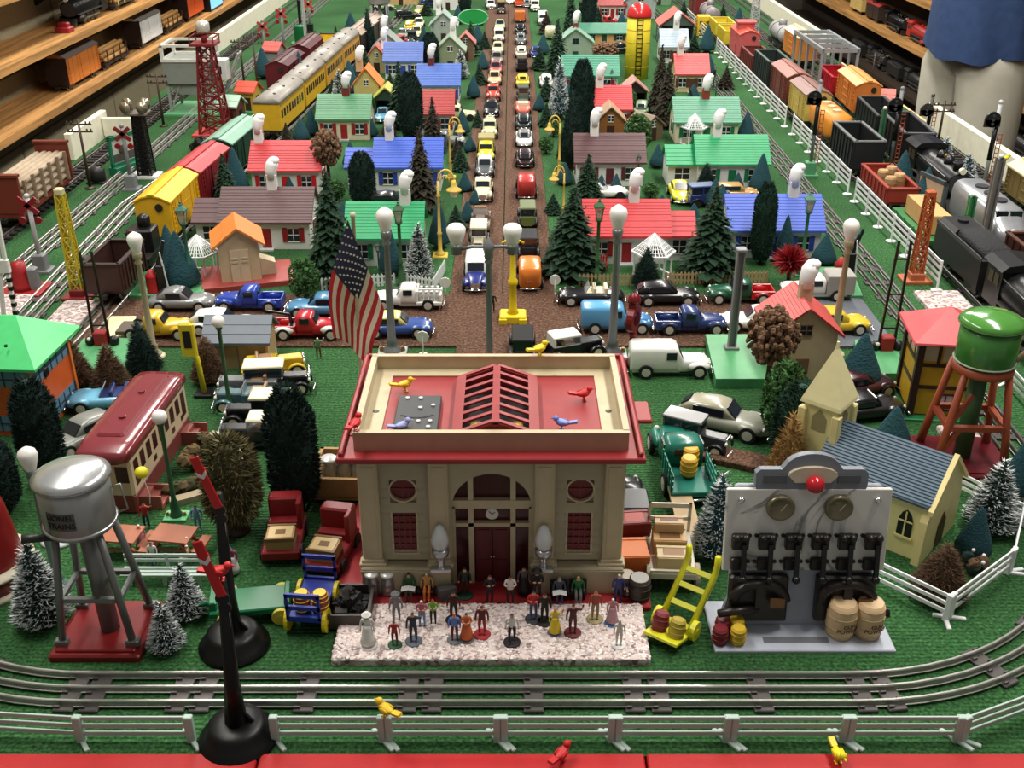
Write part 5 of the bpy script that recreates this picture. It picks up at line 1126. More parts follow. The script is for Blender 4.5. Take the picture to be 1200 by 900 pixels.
# platform clutter
for i, px in enumerate((437, 455)): milk_can('steel milk can on the red station base, %s' % ('at the corner' if i == 0 else 'second from the corner'), *G(px, 695, 0.5), 0.5, 0.8, M(150,152,150, rough=0.3, metal=0.6))
o = crate('orange wooden crate standing beside the station side wall', *G(738, 672), 0, 3.2, 3.4, 3.2, M(206,112,52), 0.03)
barrel('dark barrel with a pale lid at the station corner, smaller lid', *G(733, 698), 0, M(60,46,38), 2.6, 1.0, top=M(170,160,140))
barrel('dark barrel with a grey lid beside the baggage wagon wheel', *G(748, 704), 0, M(56,44,38), 2.8, 1.15, top=M(150,148,142))
x, y = G(790, 692)
o = thing('baggage_wagon', 'off-white baggage wagon loaded with wooden crates', 'cart', x, y+3.4, 0, -0.05); CW = M(206,202,184)
part(o, 'deck', CW, lambda b: b.cbox(-2.2,2.2,-3.8,3.6,1.9,2.3,0.06))
for s_ in (-1, 1): part(o, 'end_rack', CW, lambda b: (b.box(-2.2,-1.9,-0.12,0.12,0,3.4), b.box(1.9,2.2,-0.12,0.12,0,3.4), b.box(-2.2,2.2,-0.12,0.12,2.9,3.4), b.box(-2.2,2.2,-0.12,0.12,1.4,1.8)) if s_ > 0 else b.box(-2.3,2.3,-0.15,0.15,-0.6,0.4), loc=(0,s_*3.6,2.2))
for x_ in (-2.4, 2.4):
    for y_ in (-2.4, 2.4): part(o, 'wheel', M(170,160,140), lambda b: (b.disc((0,0,0),'x',1.2,0.4,16), b.disc((0,0,0),'x',0.35,0.6,8)), key='bww', loc=(x_,y_,1.2))
crate('pale crate lying lowest on the off-white baggage wagon', x-0.1, y+1.4, 2.3, 3.2, 2.2, 1.3, M(206,184,140), -0.05, panel=M(150,110,70))
crate('tan crate with a dark hammer mark on the off-white wagon', x-0.2, y+4.0, 2.3, 3.2, 2.6, 1.6, M(196,160,110), -0.05, panel=M(120,84,52))
crate('small stencilled crate stacked on the tan wagon crate', x-0.2, y+4.9, 3.98, 2.8, 1.6, 1.0, M(190,160,118), -0.05, panel=M(110,70,50))
# yellow hand truck with two kegs
x, y = G(786, 752)
o = thing('hand_truck', 'bright yellow hand truck tipped back with two kegs', 'hand truck', x, y+0.6, 0, -0.62); YT = M(216,214,40, rough=0.35)
def rot_part(nm, fn, **kw): return part(o, nm, YT, fn, rot=(-0.92, 0, 0), loc=(0,0.4,0.5), **kw)
for s_ in (-1, 1): rot_part('side_rail', lambda b: b.tube([(s_*1.5,0,0),(s_*1.5,0,6.2),(s_*1.5,-0.5,7.2),(s_*1.5,-1.3,7.8)], 0.3, 8), key='hs%d' % s_)
for z in (0.6, 2.4, 4.2, 5.8): rot_part('cross_bar', lambda b: b.box(-1.5,1.5,-0.15,0.15,0,0.5), key='cb', ).location = (0, (0.4+z*math.sin(0.92))*S, (0.5+z*math.cos(0.92))*S)
part(o, 'toe_plate', YT, lambda b: b.cbox(-1.7,1.7,-2.2,0.3,0.05,0.35,0.06), rot=(-0.25,0,0), loc=(0,0,0.5))
for s_ in (-1, 1): part(o, 'wheel', YT, lambda b: (b.disc((0,0,0),'x',0.95,0.5,16), b.disc((0,0,0),'x',0.3,0.7,8)), key='htw', loc=(s_*1.9,1.1,0.95))
for s_, lab, c_ in ((-1, 'dark red keg on the yellow hand truck', M(120,36,40)), (1, 'olive yellow keg on the yellow hand truck', M(170,150,50))):
    cc = math.cos(-0.62); ss = math.sin(-0.62); lx, ly = s_*0.85, -0.75
    barrel(lab, x+lx*cc-ly*ss, y+0.6+lx*ss+ly*cc, 0.85, c_, 1.9, 0.75, name='keg', rot=(-0.3, 0, -0.62))
def marble():
    m, nt, bs, tc = nodes_mat('veined_marble', 0.3); N, L = nt.nodes, nt.links
    n = N.new('ShaderNodeTexNoise'); n.inputs['Scale'].default_value = 9; n.inputs['Detail'].default_value = 6; n.inputs['Distortion'].default_value = 1.6
    L.new(tc.outputs['Object'], n.inputs['Vector'])
    r = ramp(nt, [(0.0, (206,204,198)), (0.47, (210,208,202)), (0.5, (128,126,122)), (0.53, (208,206,200)), (1.0, (190,188,182))]); L.new(n.outputs['Fac'], r.inputs[0]); L.new(r.outputs[0], bs.inputs['Base Color']); return m
# ================================================================= control panel
x, y = 26.6, 78.6
MARBLE = marble(); BAKE = M(34,28,26, rough=0.35); PGREY = M(150,154,166, rough=0.4)
o = thing('panel_board', 'marble-look control panel board with knife switches, gauges and red lamp', 'control panel', x, y, 0, 0, (1, 1, 0.92)); panel = o
part(o, 'base_plate', M(184,190,204, rough=0.4), lambda b: b.cbox(-8.2,8.2,-3.9,3.2,0,0.35,0.1))
part(o, 'base_slot', M(110,112,118), lambda b: b.box(-3.6,2.4,-2.9,-2.1,0.34,0.38))
tilt = -0.16
def face(parent, nm, m, fn, loc=(0,0,0), key=None, label=None): return part(parent, nm, m, fn, key=key, loc=loc, label=label)
bk = part(o, 'back_panel', PGREY, lambda b: (b.cbox(-6.6,6.6,-0.3,0.3,0,15.2,0.15), b.prism([(-7.4,0.0),(-6.6,3.0),(-6.6,0.0)],'y',-0.3,0.3), b.prism([(7.4,0.0),(6.6,0.0),(6.6,3.0)],'y',-0.3,0.3)), rot=(tilt,0,0), loc=(0,0,0.35))
part(bk, 'marble_slab', MARBLE, lambda b: b.cbox(-7.4,7.4,-0.75,-0.3,6.3,15.0,0.1))
for s_ in (-1, 1):
    part(bk, 'gauge', M(120,112,90, rough=0.3, metal=0.6), lambda b: (b.lathe([(1.25,0),(1.3,0.5),(1.1,0.75),(1.0,0.6)],20,T=Matrix.Translation((s_*2.6,-0.75,13.2)) @ Matrix.Rotation(PI/2,4,'X')), b.disc((s_*2.6,-1.25,13.2),'y',1.0,0.1,18)))
    part(bk, 'gauge_needle', M(190,186,170), lambda b: b.bar((s_*2.6,-1.34,13.0),(s_*2.6+0.5,-1.34,13.7),0.08))
    part(bk, 'mounting_screw', CHROME, lambda b: b.ball((s_*6.1,-0.9,13.9),0.34,n=10,k=6))
    rh = part(bk, 'rheostat', BAKE, lambda b: (b.cbox(-2.7,2.7,-1.3,-0.3,1.0,5.9,0.2), b.tube([(2.4*math.cos(a),-1.5,3.4+1.8*math.sin(a)) for a in [i*PI/10 for i in range(11)]],0.5,8), b.box(-0.4,0.4,-1.9,-1.3,2.0,5.0)), key='rheo', loc=(s_*4.0,0,0))
    part(rh, 'contact_arm', M(120,84,54, rough=0.4, metal=0.5), lambda b: b.box(0.9,2.2,-2.2,-1.9,3.0,3.9), key='arm')
    part(rh, 'lever', BAKE, lambda b: b.tube([(0,-1.6,2.6),(s_*3.8,-2.2,2.4)],0.4,8))
for i in range(6):
    sw = part(bk, 'knife_switch', BAKE, lambda b: (b.cbox(-0.75,0.75,-1.5,-0.75,8.9,10.4,0.12), b.cbox(-0.7,0.7,-1.3,-0.75,6.6,7.8,0.1), b.ball((-0.4,-1.6,10.2),0.38,n=8,k=5), b.ball((0.4,-1.6,10.2),0.38,n=8,k=5)), key='ks', loc=(-6.0+i*2.4,0,0))
    part(sw, 'switch_blade', BLACK, lambda b: (b.bar((0.25,-1.7,9.6),(0.25,-2.0,6.2),0.4), b.ball((0.25,-2.1,6.0),0.4,n=8,k=5)), key='kb')
    if i < 5: [part(bk, 'panel_screw', BLACK, lambda b: b.disc((0,-0.8,0),'y',0.2,0.16,8), key='pscr', loc=(-6.0+i*2.4+dx,0,dz)) for dx, dz in ((0.9,10.1),(1.5,10.1),(0.9,7.3),(1.5,7.3))]
def crest(b):
    pts = [(-4.9,14.9),(4.9,14.9),(5.0,15.4),(5.0,16.6),(4.6,17.0),(2.7,17.0)] + [(2.5*math.cos(PI*i/12), 17.0+1.6*math.sin(PI*i/12)) for i in range(1,12)] + [(-2.7,17.0),(-4.6,17.0),(-5.0,16.6),(-5.0,15.4)]
    b.prism(pts, 'y', -0.7, 0.1)
cr = part(o, 'crest_sign', M(118,122,130, rough=0.4), crest, rot=(tilt,0,0), loc=(0.1,0,0.35))
part(cr, 'sign_plate', M(84,86,90), lambda b: (b.box(-4.3,-2.3,-0.8,-0.7,15.6,16.4), b.box(2.3,4.3,-0.8,-0.7,15.6,16.4)))
part(cr, 'lamp_reflector', M(196,184,160, rough=0.3), lambda b: b.prism([(-2.2,16.5)]+[(2.2*math.cos(PI-PI*i/10),16.5+0.9*math.sin(PI*i/10)) for i in range(11)]+[(2.2,16.5),(1.6,15.8),(-1.6,15.8)],'y',-1.1,-0.7))
part(cr, 'red_lamp', M(176,22,34, rough=0.15, coat=0.5), lambda b: b.ball((0.1,-1.5,15.8),0.85,n=16,k=9))
for px, py, m, lab in ((843,752,M(120,30,38),'dark red keg on the panel base, outer front'),(846,741,M(120,30,38),'dark red keg on the panel base, behind its twin'),(862,741,M(204,170,44),'yellow keg on the panel base, behind its twin'),(864,752,M(206,172,46),'yellow keg on the panel base, front')):
    barrel(lab, *G(px, py, 0.4), 0.36, m, 1.7, 0.72, name='keg')
for px, lab in ((984,'tan wooden powder barrel standing nearer the gauges on the panel base'),(1016,'tan wooden powder barrel at the outer end of the panel base')):
    gx, gy = G(px, 744, 0.4); bo_ = barrel(lab, gx, gy+0.3, 0.36, M(206,176,136, rough=0.55), 3.6, 1.38, name='wooden_barrel', top=M(214,184,144))
    for s_, z in (('GUN', 1.75), ('POWDER', 1.25)): text(bo_, s_, 0.55, M(90,40,26), (0.42, -1.36, z), (PI/2, 0, 0.3), bend=1.6)
# ================================================================= church
ang = 0.50
cxx, cyy = G(1030, 625); 
ch = thing('church', 'cream church with ribbed blue-grey roof and pointed steeple behind the panel board', 'church', 39.6, 95.3, 0, -0.71)
CRM = M(226,214,152, rough=0.5); CRM2 = M(230,214,150)
W_, D_, hw, hr = 8.2, 12.4, 7.0, 10.4
part(ch, 'wall', CRM, lambda b: gable(b, D_, W_, hw, hr, 'x'))
def rib_roof(b):
    n = 17; ov = 0.5
    for s_ in (-1, 1):
        for i in range(n):
            u0, u1 = i/n, (i+0.62)/n
            a0, a1 = (W_/2+ov)*u0, (W_/2+ov)*u1; sl = (hr-hw)/(W_/2)
            z0, z1 = hr+0.25-sl*a0, hr+0.25-sl*a1
            b.prism([(s_*a0,z0+0.10),(s_*a1,z1+0.10),(s_*a1,z1-0.3),(s_*a0,z0-0.3)],'x',-D_/2-0.15,D_/2-0.1)
part(ch, 'roof_deck', M(60,78,92), lambda b: [b.prism([(0,hr+0.22),(s_*(W_/2+0.5),hw-0.22),(s_*(W_/2+0.5),hw-0.45),(0,hr-0.05)],'x',-D_/2-0.15,D_/2-0.1) for s_ in (-1,1)])
part(ch, 'roof_rib', M(92,112,128), rib_roof)
part(ch, 'gable_trim', CRM2, lambda b: b.prism([(-W_/2-0.7,hw-0.4),(0,hr+0.7),(W_/2+0.7,hw-0.4),(W_/2+0.7,hw-0.9),(0,hr+0.1),(-W_/2-0.7,hw-0.9)],'x',D_/2-0.15,D_/2+0.35))
for s_ in (-1, 1): part(ch, 'buttress', CRM2, lambda b: b.prism([(s_*W_/2,0),(s_*(W_/2+0.9),0),(s_*(W_/2+0.6),5),(s_*W_/2,6)],'x',-0.4,0.4), loc=(D_/2-0.4,0,0))
def lancet(parent, loc, rz):
    w_ = part(parent, 'lancet_window', BLACK, lambda b: b.prism([(-0.75,0),(0.75,0),(0.75,1.9),(0.45,2.7),(0,3.1),(-0.45,2.7),(-0.75,1.9)],'y',-0.08,0.05), key='lanc', loc=loc, rz=rz)
    part(w_, 'tracery', CRM2, lambda b: (b.box(-0.08,0.08,-0.16,-0.06,0,2.9), b.box(-0.75,0.75,-0.16,-0.06,1.7,1.85), b.box(-0.95,0.95,-0.2,0.05,-0.25,0)), key='trac')
for xx in (-3.8, 0, 3.9): lancet(ch, (xx, -W_/2-0.02, 2.4), 0)
dr = part(ch, 'door', BROWN, lambda b: b.prism([(-1,0),(1,0),(1,3),(0,4.2),(-1,3)],'y',-0.08,0.05), loc=(D_/2+0.02,0,0), rz=PI/2)
tw = part(ch, 'steeple_tower', CRM, lambda b: b.cbox(-1.9,1.9,-1.9,1.9,0,12.6,0.1), loc=(-D_/2-1.4,0,0))
part(tw, 'corner_pier', CRM2, lambda b: [b.cbox(sx_*1.9-0.45,sx_*1.9+0.45,sy_*1.9-0.45,sy_*1.9+0.45,0,11.8,0.1) for sx_ in (-1,1) for sy_ in (-1,1)])
part(tw, 'belfry_arch', M(150,140,100), lambda b: (b.prism([(-0.8,9.4),(0.8,9.4),(0.8,11),(0,12),(-0.8,11)],'y',-1.96,-1.88), b.prism([(-0.8,9.4),(0.8,9.4),(0.8,11),(0,12),(-0.8,11)],'x',1.88,1.96)))
part(tw, 'spire', M(232,222,170), lambda b: b.lathe([(3.2,12.4),(3.1,12.8),(0.25,18.4),(0.15,19.2),(0,19.2)],4,smooth=False,ph=PI/4))
# white fence around the church
def P(*a): return [G(px, py) for px, py in a]
rail_fence('white rail fence section running from the panel board to the church corner', P((1018,683),(1108,727)), FWHITE, post_w=0.3, h=3.0)
rail_fence('white rail fence section from the corner post towards the snowy tree', P((1112,724),(1181,672)), FWHITE, post_w=0.3, h=3.0)
rail_fence('white rail fence section leaving the frame beside the snowy tree', P((1183,670),(1201,585)), FWHITE, post_w=0.3, h=3.0)
rail_fence('white rail fence section behind the church gable and snowy tree', P((1118,575),(1202,618)), FWHITE, post_w=0.3, h=2.6)
rail_fence('white rail fence beside the dark track beyond the green water tank', [(66.5,128),(66.5,111)], FWHITE, h=3.0, step=8)
# long white rail fence along the tracks
for i, (y0, y1) in enumerate(((161, 208), (213, 262), (270, 372))):
    rail_fence('white four-rail fence with round feet, %s' % ['ending at the orange lattice pole', 'between the two green-based signals by the black hopper', 'beyond the brown gondola towards the yellow cars'][i], [(69.0, y1), (69.0, y0)], FWHITE, h=5.2, rails=4, step=7.6 if i < 2 else 8.5, foot='disc', post_w=0.2, rail_h=0.22, name='track_fence')
rail_fence('small white track fence far beyond the yellow crane car', [(69.0, 440), (69.0, 395)], FWHITE, h=5.2, rails=4, step=9, foot='disc', post_w=0.16, rail_h=0.17, name='track_fence')
# ================================================================= right side towers
x, y = G(1135, 548); x += 0.0
wt2 = thing('water_tank_tower', 'green enamel water tank on rust-orange legs and dark red base', 'water tower', 53.0, 107.6, 0, -0.05, (1, 1, 1.05))
ORF = M(150,70,44, rough=0.45)
part(wt2, 'base', M(96,24,32, rough=0.35), lambda b: (b.cbox(-5.0,5.0,-4.2,5.2,0,0.7,0.15), b.box(-4.4,4.4,-3.6,4.6,0.7,0.85)))
for sx_, sy_ in ((-1,-1),(1,-1),(1,1),(-1,1)):
    part(wt2, 'leg', ORF, lambda b: b.tube([(sx_*3.9,sy_*3.0+0.6,0.8),(sx_*3.4,sy_*2.7+0.5,4.5),(sx_*2.4,sy_*2.0+0.4,12.0)],[0.5,0.45,0.4],6))
part(wt2, 'brace', ORF, lambda b: (b.bar((-3.2,-2.2,5.6),(3.2,-2.2,5.6),0.6), b.bar((-3.2,3.2,5.6),(3.2,3.2,5.6),0.6), b.bar((-3.2,-2.2,5.6),(-3.2,3.2,5.6),0.6), b.bar((3.2,-2.2,5.6),(3.2,3.2,5.6),0.6), b.bar((-3.1,-2.1,6),(-1.2,-1.8,9.5),0.5), b.bar((-3.6,-2.4,2.8),(-2.0,-2.2,5.4),0.5)))
part(wt2, 'ring_beam', ORF, lambda b: b.lathe([(3.2,11.7),(3.35,11.9),(3.3,12.6),(2.6,12.7)],24))
part(wt2, 'riser_pipe', M(50,84,50), lambda b: b.tube([(0,0.4,0.8),(0,0.4,12)],1.0,12))
tk = part(wt2, 'tank', M(56,112,46, rough=0.22, coat=0.4), lambda b: b.lathe([(3.0,12.6),(3.25,12.9),(3.25,17.2),(0,17.2)],32))
part(tk, 'tank_lid', M(72,132,52, rough=0.18, coat=0.5), lambda b: b.lathe([(3.5,17.1),(3.55,17.4),(3.2,17.8),(2.0,18.3),(0,18.6)],32))
part(tk, 'tank_rim', M(170,186,160, rough=0.3), lambda b: b.lathe([(3.2,12.85),(3.4,12.95),(3.2,13.1)],32)); part(tk, 'tank_rim', M(110,150,96, rough=0.3), lambda b: b.lathe([(3.3,17.0),(3.62,17.2),(3.3,17.4)],32))
part(wt2, 'spout', M(150,136,104), lambda b: b.tube([(3.2,0,12.6),(8.5,2.0,16.2)],[0.32,0.4],8))
# watchtower
x, y = G(1062, 512); wtw = thing('signal_tower', 'yellow and brown half-timbered signal tower with pink-red hipped roof', 'building', 54.6, 122.2, 0, -0.12, (1, 1, 0.76))
YB = M(186,148,30, rough=0.5); TB_ = M(48,28,24)
part(wtw, 'wall', YB, lambda b: b.box(-3.6,3.6,-3.6,3.6,0,14))
def timbers(b):
    for sx_ in (-1,1):
        for sy_ in (-1,1): b.box(sx_*3.6-0.4,sx_*3.6+0.4,sy_*3.6-0.4,sy_*3.6+0.4,0,14)
    for z in (0.2, 5.6, 9.6, 13.4): b.box(-3.75,3.75,-3.75,3.75,z-0.3,z+0.3)
    for e in (-1.3, 1.3): b.box(e-0.2,e+0.2,-3.72,3.72,9.6,13.4); b.box(-3.72,3.72,e-0.2,e+0.2,9.6,13.4)
part(wtw, 'timber_frame', TB_, timbers)
for i, e in enumerate((-2.4, 0, 2.4)):
    for rz_, nm in ((0,'f'), (-PI/2,'s'), (PI/2, 'r')):
        part(wtw, 'window_pane', M(176,168,148, rough=0.25), lambda b: b.box(-0.85,0.85,-3.68,-3.62,10.4,13.0), key='wp%d' % i, rz=rz_, loc=(e*math.cos(rz_), e*math.sin(rz_), 0))
part(wtw, 'lower_window', M(196,176,190), lambda b: (b.box(-0.9,0.9,-3.72,-3.6,1.6,4.2),), loc=(0.4,0,0)); part(wtw, 'lower_window_frame', M(70,26,34), lambda b: (b.box(-1.2,1.2,-3.8,-3.62,1.3,1.6), b.box(-1.2,1.2,-3.8,-3.62,4.2,4.5), b.box(-1.2,-0.9,-3.8,-3.62,1.3,4.5), b.box(0.9,1.2,-3.8,-3.62,1.3,4.5), b.box(-0.08,0.08,-3.8,-3.7,1.6,4.2)), loc=(0.4,0,0))
part(wtw, 'roof', M(198,74,78, rough=0.4), lambda b: b.rings([[(-4.9,-4.9,13.8),(4.9,-4.9,13.8),(4.9,4.9,13.8),(-4.9,4.9,13.8)],[(-4.8,-4.8,14.1),(4.8,-4.8,14.1),(4.8,4.8,14.1),(-4.8,4.8,14.1)],[(-0.2,-0.2,18.0),(0.2,-0.2,18.0),(0.2,0.2,18.0),(-0.2,0.2,18.0)]]))
part(wtw, 'base', GREEN, lambda b: b.cbox(-5,5,-5,5,0,0.4,0.1)); part(wtw, 'hook', WHITE, lambda b: b.tube([(4.0,-4.6,14.4),(4.7,-5.2,14.3),(5.0,-5.0,14.7)],0.12,5))
# tan house with pink roof and its neighbours
gable_house('tan house with pinkish red roof and tall pale chimney behind the church steeple', *G(937, 445), M(190,78,74), M(190,170,140), M(120,90,70), w_=8.6, d=8.5, hw=7, hr=10.4, chim=0.1, brick=M(190,170,140))
GBASE = M(78,148,98, rough=0.45)
def plate(label, pts, m=GBASE, h=1.6, name='accessory_base'):
    q = [G(a, c) for a, c in pts]; cx = sum(p[0] for p in q)/len(q); cy = sum(p[1] for p in q)/len(q)
    return solo(name, label, 'base', m, lambda b: b.prism([(p[0]-cx, p[1]-cy) for p in q], 'z', 0, h), cx, cy, 0.02)
plate('thick light green base under the grey girder post beside the white truck', [(838,455),(905,455),(898,402),(826,402)], h=1.4)
plate('light green base plate with a red gas pump beside the blue house', [(944,352),(1010,352),(997,318),(938,318)], h=0.8)
plate('light green base of the crossing gate beside the signal tower', [(1005,447),(1062,447),(1045,407),(1000,407)], h=1.2)
plate('light green base below the crossing gate by the brown brush trees', [(70,446),(150,446),(160,405),(100,405)], h=1.2)
plate('pale cream plate under the crossing gate beside the yellow truck', [(128,405),(158,405),(160,374),(128,374)], M(222,214,168), 0.5)
plate('light green base beside the grey coupe with a red oil drum', [(152,352),(240,352),(240,323),(166,323)], h=0.8)
# ================================================================= left side
# trolley diner
tx, ty = G(168, 545)
tr = thing('trolley_diner', 'cream trolley car diner with glossy maroon roof and two step blocks', 'building', -43.0, 106.3, 0, -0.05, (1,1,0.9))
L_, TW = 18.4, 2.7
TRB = M(196,176,144, rough=0.5); TRM = M(120,44,50, rough=0.22, coat=0.4)
part(tr, 'lower_body', M(118,56,52), lambda b: b.cbox(-TW,TW,-L_/2,L_/2,0.2,2.6,0.2))
part(tr, 'body', TRB, lambda b: b.cbox(-TW,TW,-L_/2,L_/2,2.6,7.6,0.3))
part(tr, 'roof', TRM, lambda b: loft_y(b, [(-L_/2-0.7,2.0,7.3,8.4),(-L_/2-0.2,2.9,7.2,8.9),(-L_/2+2,3.05,7.2,9.2),(L_/2-2,3.05,7.2,9.2),(L_/2+0.2,2.9,7.2,8.9),(L_/2+0.7,2.0,7.3,8.4)], 0, 18, 0.45))
part(tr, 'roof_monitor', TRM, lambda b: b.cbox(-1.5,1.5,-L_/2+2.4,L_/2-1.2,9.0,9.5,0.25))
for e in (-3, 3): part(tr, 'roof_vent', TRM, lambda b: b.disc((0,0,0),'z',0.4,0.3,10), key='trv', loc=(0,e,9.6))
WMAR = M(60,20,24, rough=0.25)
for s_ in (-1, 1):
    for i in range(9):
        yy = -L_/2+1.5+i*(L_-3)/8; tall = i in (0, 8)
        part(tr, 'window', WMAR, lambda b: b.box(-0.06,0.06,-0.55,0.55,0,3.4 if tall else 2.2), key='tw%d' % tall, loc=(s_*TW,yy,3.4 if tall else 4.6))
    for i in range(5): part(tr, 'small_pane', WMAR, lambda b: b.box(-0.06,0.06,-0.4,0.4,0,0.7), key='sp', loc=(s_*TW,-L_/2+3.6+i*3.1,3.2))
part(tr, 'end_window', WMAR, lambda b: [b.box(e-0.7,e+0.7,-L_/2-0.05,-L_/2+0.05,4.4,6.6) for e in (-1.7,1.7)])
for yy in (-L_/2+2.2, L_/2-2.2):
    sb = part(tr, 'step_block', M(150,84,76), lambda b: (b.box(0,2.4,-1.1,1.1,0,0.6), b.box(0,1.6,-1.1,1.1,0.6,1.2), b.box(0,0.8,-1.1,1.1,1.2,1.8), b.box(0,2.4,-1.35,-1.1,0,1.9), b.box(0,2.4,1.1,1.35,0,1.9)), key='stb', loc=(TW,yy,0))
solo('garden_curb', 'curved stone curb round the hedge beside the trolley diner', 'curb', M(150,136,110, rough=0.8), lambda b: sweep(b, arc(0,0,7.8,-1.25,1.25,18), [(-0.6,0),(0.6,0),(0.6,0.7),(-0.6,0.7)]), -39.9, 106.3, 0.02, -0.05)
hd = thing('hedge', 'curved brownish hedge inside the stone curb by the diner', 'hedge', -39.9, 106.3, 0.02, -0.05)
part(hd, 'foliage', [M(84,72,46, rough=.95, var=.3), M(60,60,34, rough=.95)], lambda b: [blob_at(b, (6.0*math.cos(a),6.0*math.sin(a),0.9), 0.8, i) for i, a in enumerate([-1.25+k*0.13 for k in range(20)])])
part(hd, 'centre_shrub', [M(96,80,50, rough=.95, var=.3)], lambda b: [blob_at(b, (2.6+0.5*math.cos(i),0.8*math.sin(i*1.7),0.8+0.25*i), 0.9, i+40, 1) for i in range(6)])
# orange and green building at the edge
x, y = G(40, 520)
ob = thing('toy_shop', 'orange building with blue tiled window bands and bright green roof', 'building', -63.8, 119.2, 0, -0.06, (1, 1, 0.82))
OR_ = M(206,92,40, rough=0.45); GRF = M(70,190,110, rough=0.35)
part(ob, 'wall', OR_, lambda b: b.box(-6.5,6.5,-5,5,0,12))
part(ob, 'roof', GRF, lambda b: b.rings([[(-8.0,-6.4,11.6),(8.0,-6.4,11.6),(8.0,6.4,11.6),(-8.0,6.4,11.6)],[(-8.0,-6.4,12.0),(8.0,-6.4,12.0),(8.0,6.4,12.0),(-8.0,6.4,12.0)],[(-3.5,0,17.0),(3.5,0,17.0),(3.5,0.2,17.0),(-3.5,0.2,17.0)]]))
for zz in (0.8, 8.2):
    for rz_, hw_, dd in ((0, 6.2, 5.0), (PI/2, 4.7, 6.5), (-PI/2, 4.7, 6.5)):
        p_ = part(ob, 'tile_band', M(96,130,150), lambda b: b.box(-hw_,hw_,-dd-0.1,-dd+0.05,zz,zz+2.6), rz=rz_)
        part(p_, 'tile_line', M(44,60,84), lambda b: ([b.box(-hw_+k*1.55-0.09,-hw_+k*1.55+0.09,-dd-0.16,-dd-0.1,zz,zz+2.6) for k in range(int(hw_*2/1.55)+1)], b.box(-hw_,hw_,-dd-0.16,-dd-0.1,zz+1.2,zz+1.38)))
part(ob, 'round_vent', BLACK, lambda b: b.ball((6.6,-1.6,8.8),0.9,(0.4,0.8,1),10,0,None,6))
for s_ in (-1,1):
    for t_ in (-1,1): part(ob, 'corner_trim', M(216,120,50), lambda b: b.box(-0.25,0.25,-0.25,0.25,0,12), key='ct', loc=(s_*6.5,t_*5,0))
for dx, dy in ((-3,1.5),(2,-1.2)): part(ob, 'roof_screw', BLACK, lambda b: b.disc((0,0,0),'z',0.2,0.3,8), key='rs', loc=(dx+2,-3.2+dy,14.6 if dy < 0 else 16.2))
# dark red drum at the frame edge
x, y = G(-6, 700)
rd = thing('red_tank', 'dark red tapered tank with a cream rim, cut by the picture edge', 'tank', x-1.6, y+2, 0)
part(rd, 'tank', M(120,18,24, rough=0.3), lambda b: b.lathe([(3.9,0.0),(4.0,2.6),(3.3,8.5),(2.6,11.0),(0,11.6)],28))
part(rd, 'rim', M(206,198,176), lambda b: b.lathe([(3.9,2.4),(4.9,2.6),(4.9,2.9),(3.9,3.1)],28)); part(rd, 'rim', M(206,198,176), lambda b: b.lathe([(3.95,0.0),(4.4,0.05),(4.4,0.5),(3.95,0.6)],28))
# picnic tables, each one a thing
def picnic(label, px, py, rz):
    x, y = G(px, py); o = thing('picnic_table', label, 'table', x, y, 0, rz); pm = M(168,104,78, rough=0.6)
    part(o, 'tabletop', pm, lambda b: b.box(-2.1,2.1,-1.5,1.5,2.3,2.5), key='pt')
    for s_ in (-1, 1):
        part(o, 'bench', pm, lambda b: b.box(-0.5,0.5,-1.5,1.5,1.3,1.5), key='pbn', loc=(s_*2.9,0,0))
        part(o, 'leg', pm, lambda b: (b.bar((-2.6,0,0),(-1.0,0,2.3),0.3), b.bar((2.6,0,0),(1.0,0,2.3),0.3), b.box(-3.2,3.2,-0.12,0.12,1.1,1.3)), key='plg', loc=(0,s_*1.1,0))
picnic('brick-coloured picnic table with seated people by the white semaphore foot', 207, 648, -0.15)
picnic('brick-coloured picnic table seen through the silver tower legs', 145, 648, -0.12)
bn = thing('park_bench', 'pale green slatted bench behind the silver tower base', 'bench', *G(196, 682), 0, 0.0)
for i in range(3): part(bn, 'slat', GRN, lambda b: b.box(-4.2,4.2,-0.18,0.18,0,0.2), key='sl', loc=(0,-0.6+i*0.55,1.2))
for i in range(2): part(bn, 'back_slat', GRN, lambda b: b.box(-4.2,4.2,-0.08,0.08,0,0.35), key='bsl', loc=(0,0.9,1.8+i*0.6))
for e in (-3.4, 0, 3.4): part(bn, 'leg', GRN, lambda b: (b.box(-0.15,0.15,-0.7,-0.5,0,1.2), b.box(-0.15,0.15,0.8,0.95,0,2.8), b.box(-0.15,0.15,-0.7,0.9,1.0,1.2)), key='bl', loc=(e,0,0))
solo('round_disc', 'pale round disc lying under the silver water tower', 'disc', LTGREY, lambda b: b.lathe([(1.9,0),(1.9,0.2),(1.7,0.3),(0,0.35)],20), *G(70, 632), 0.02)
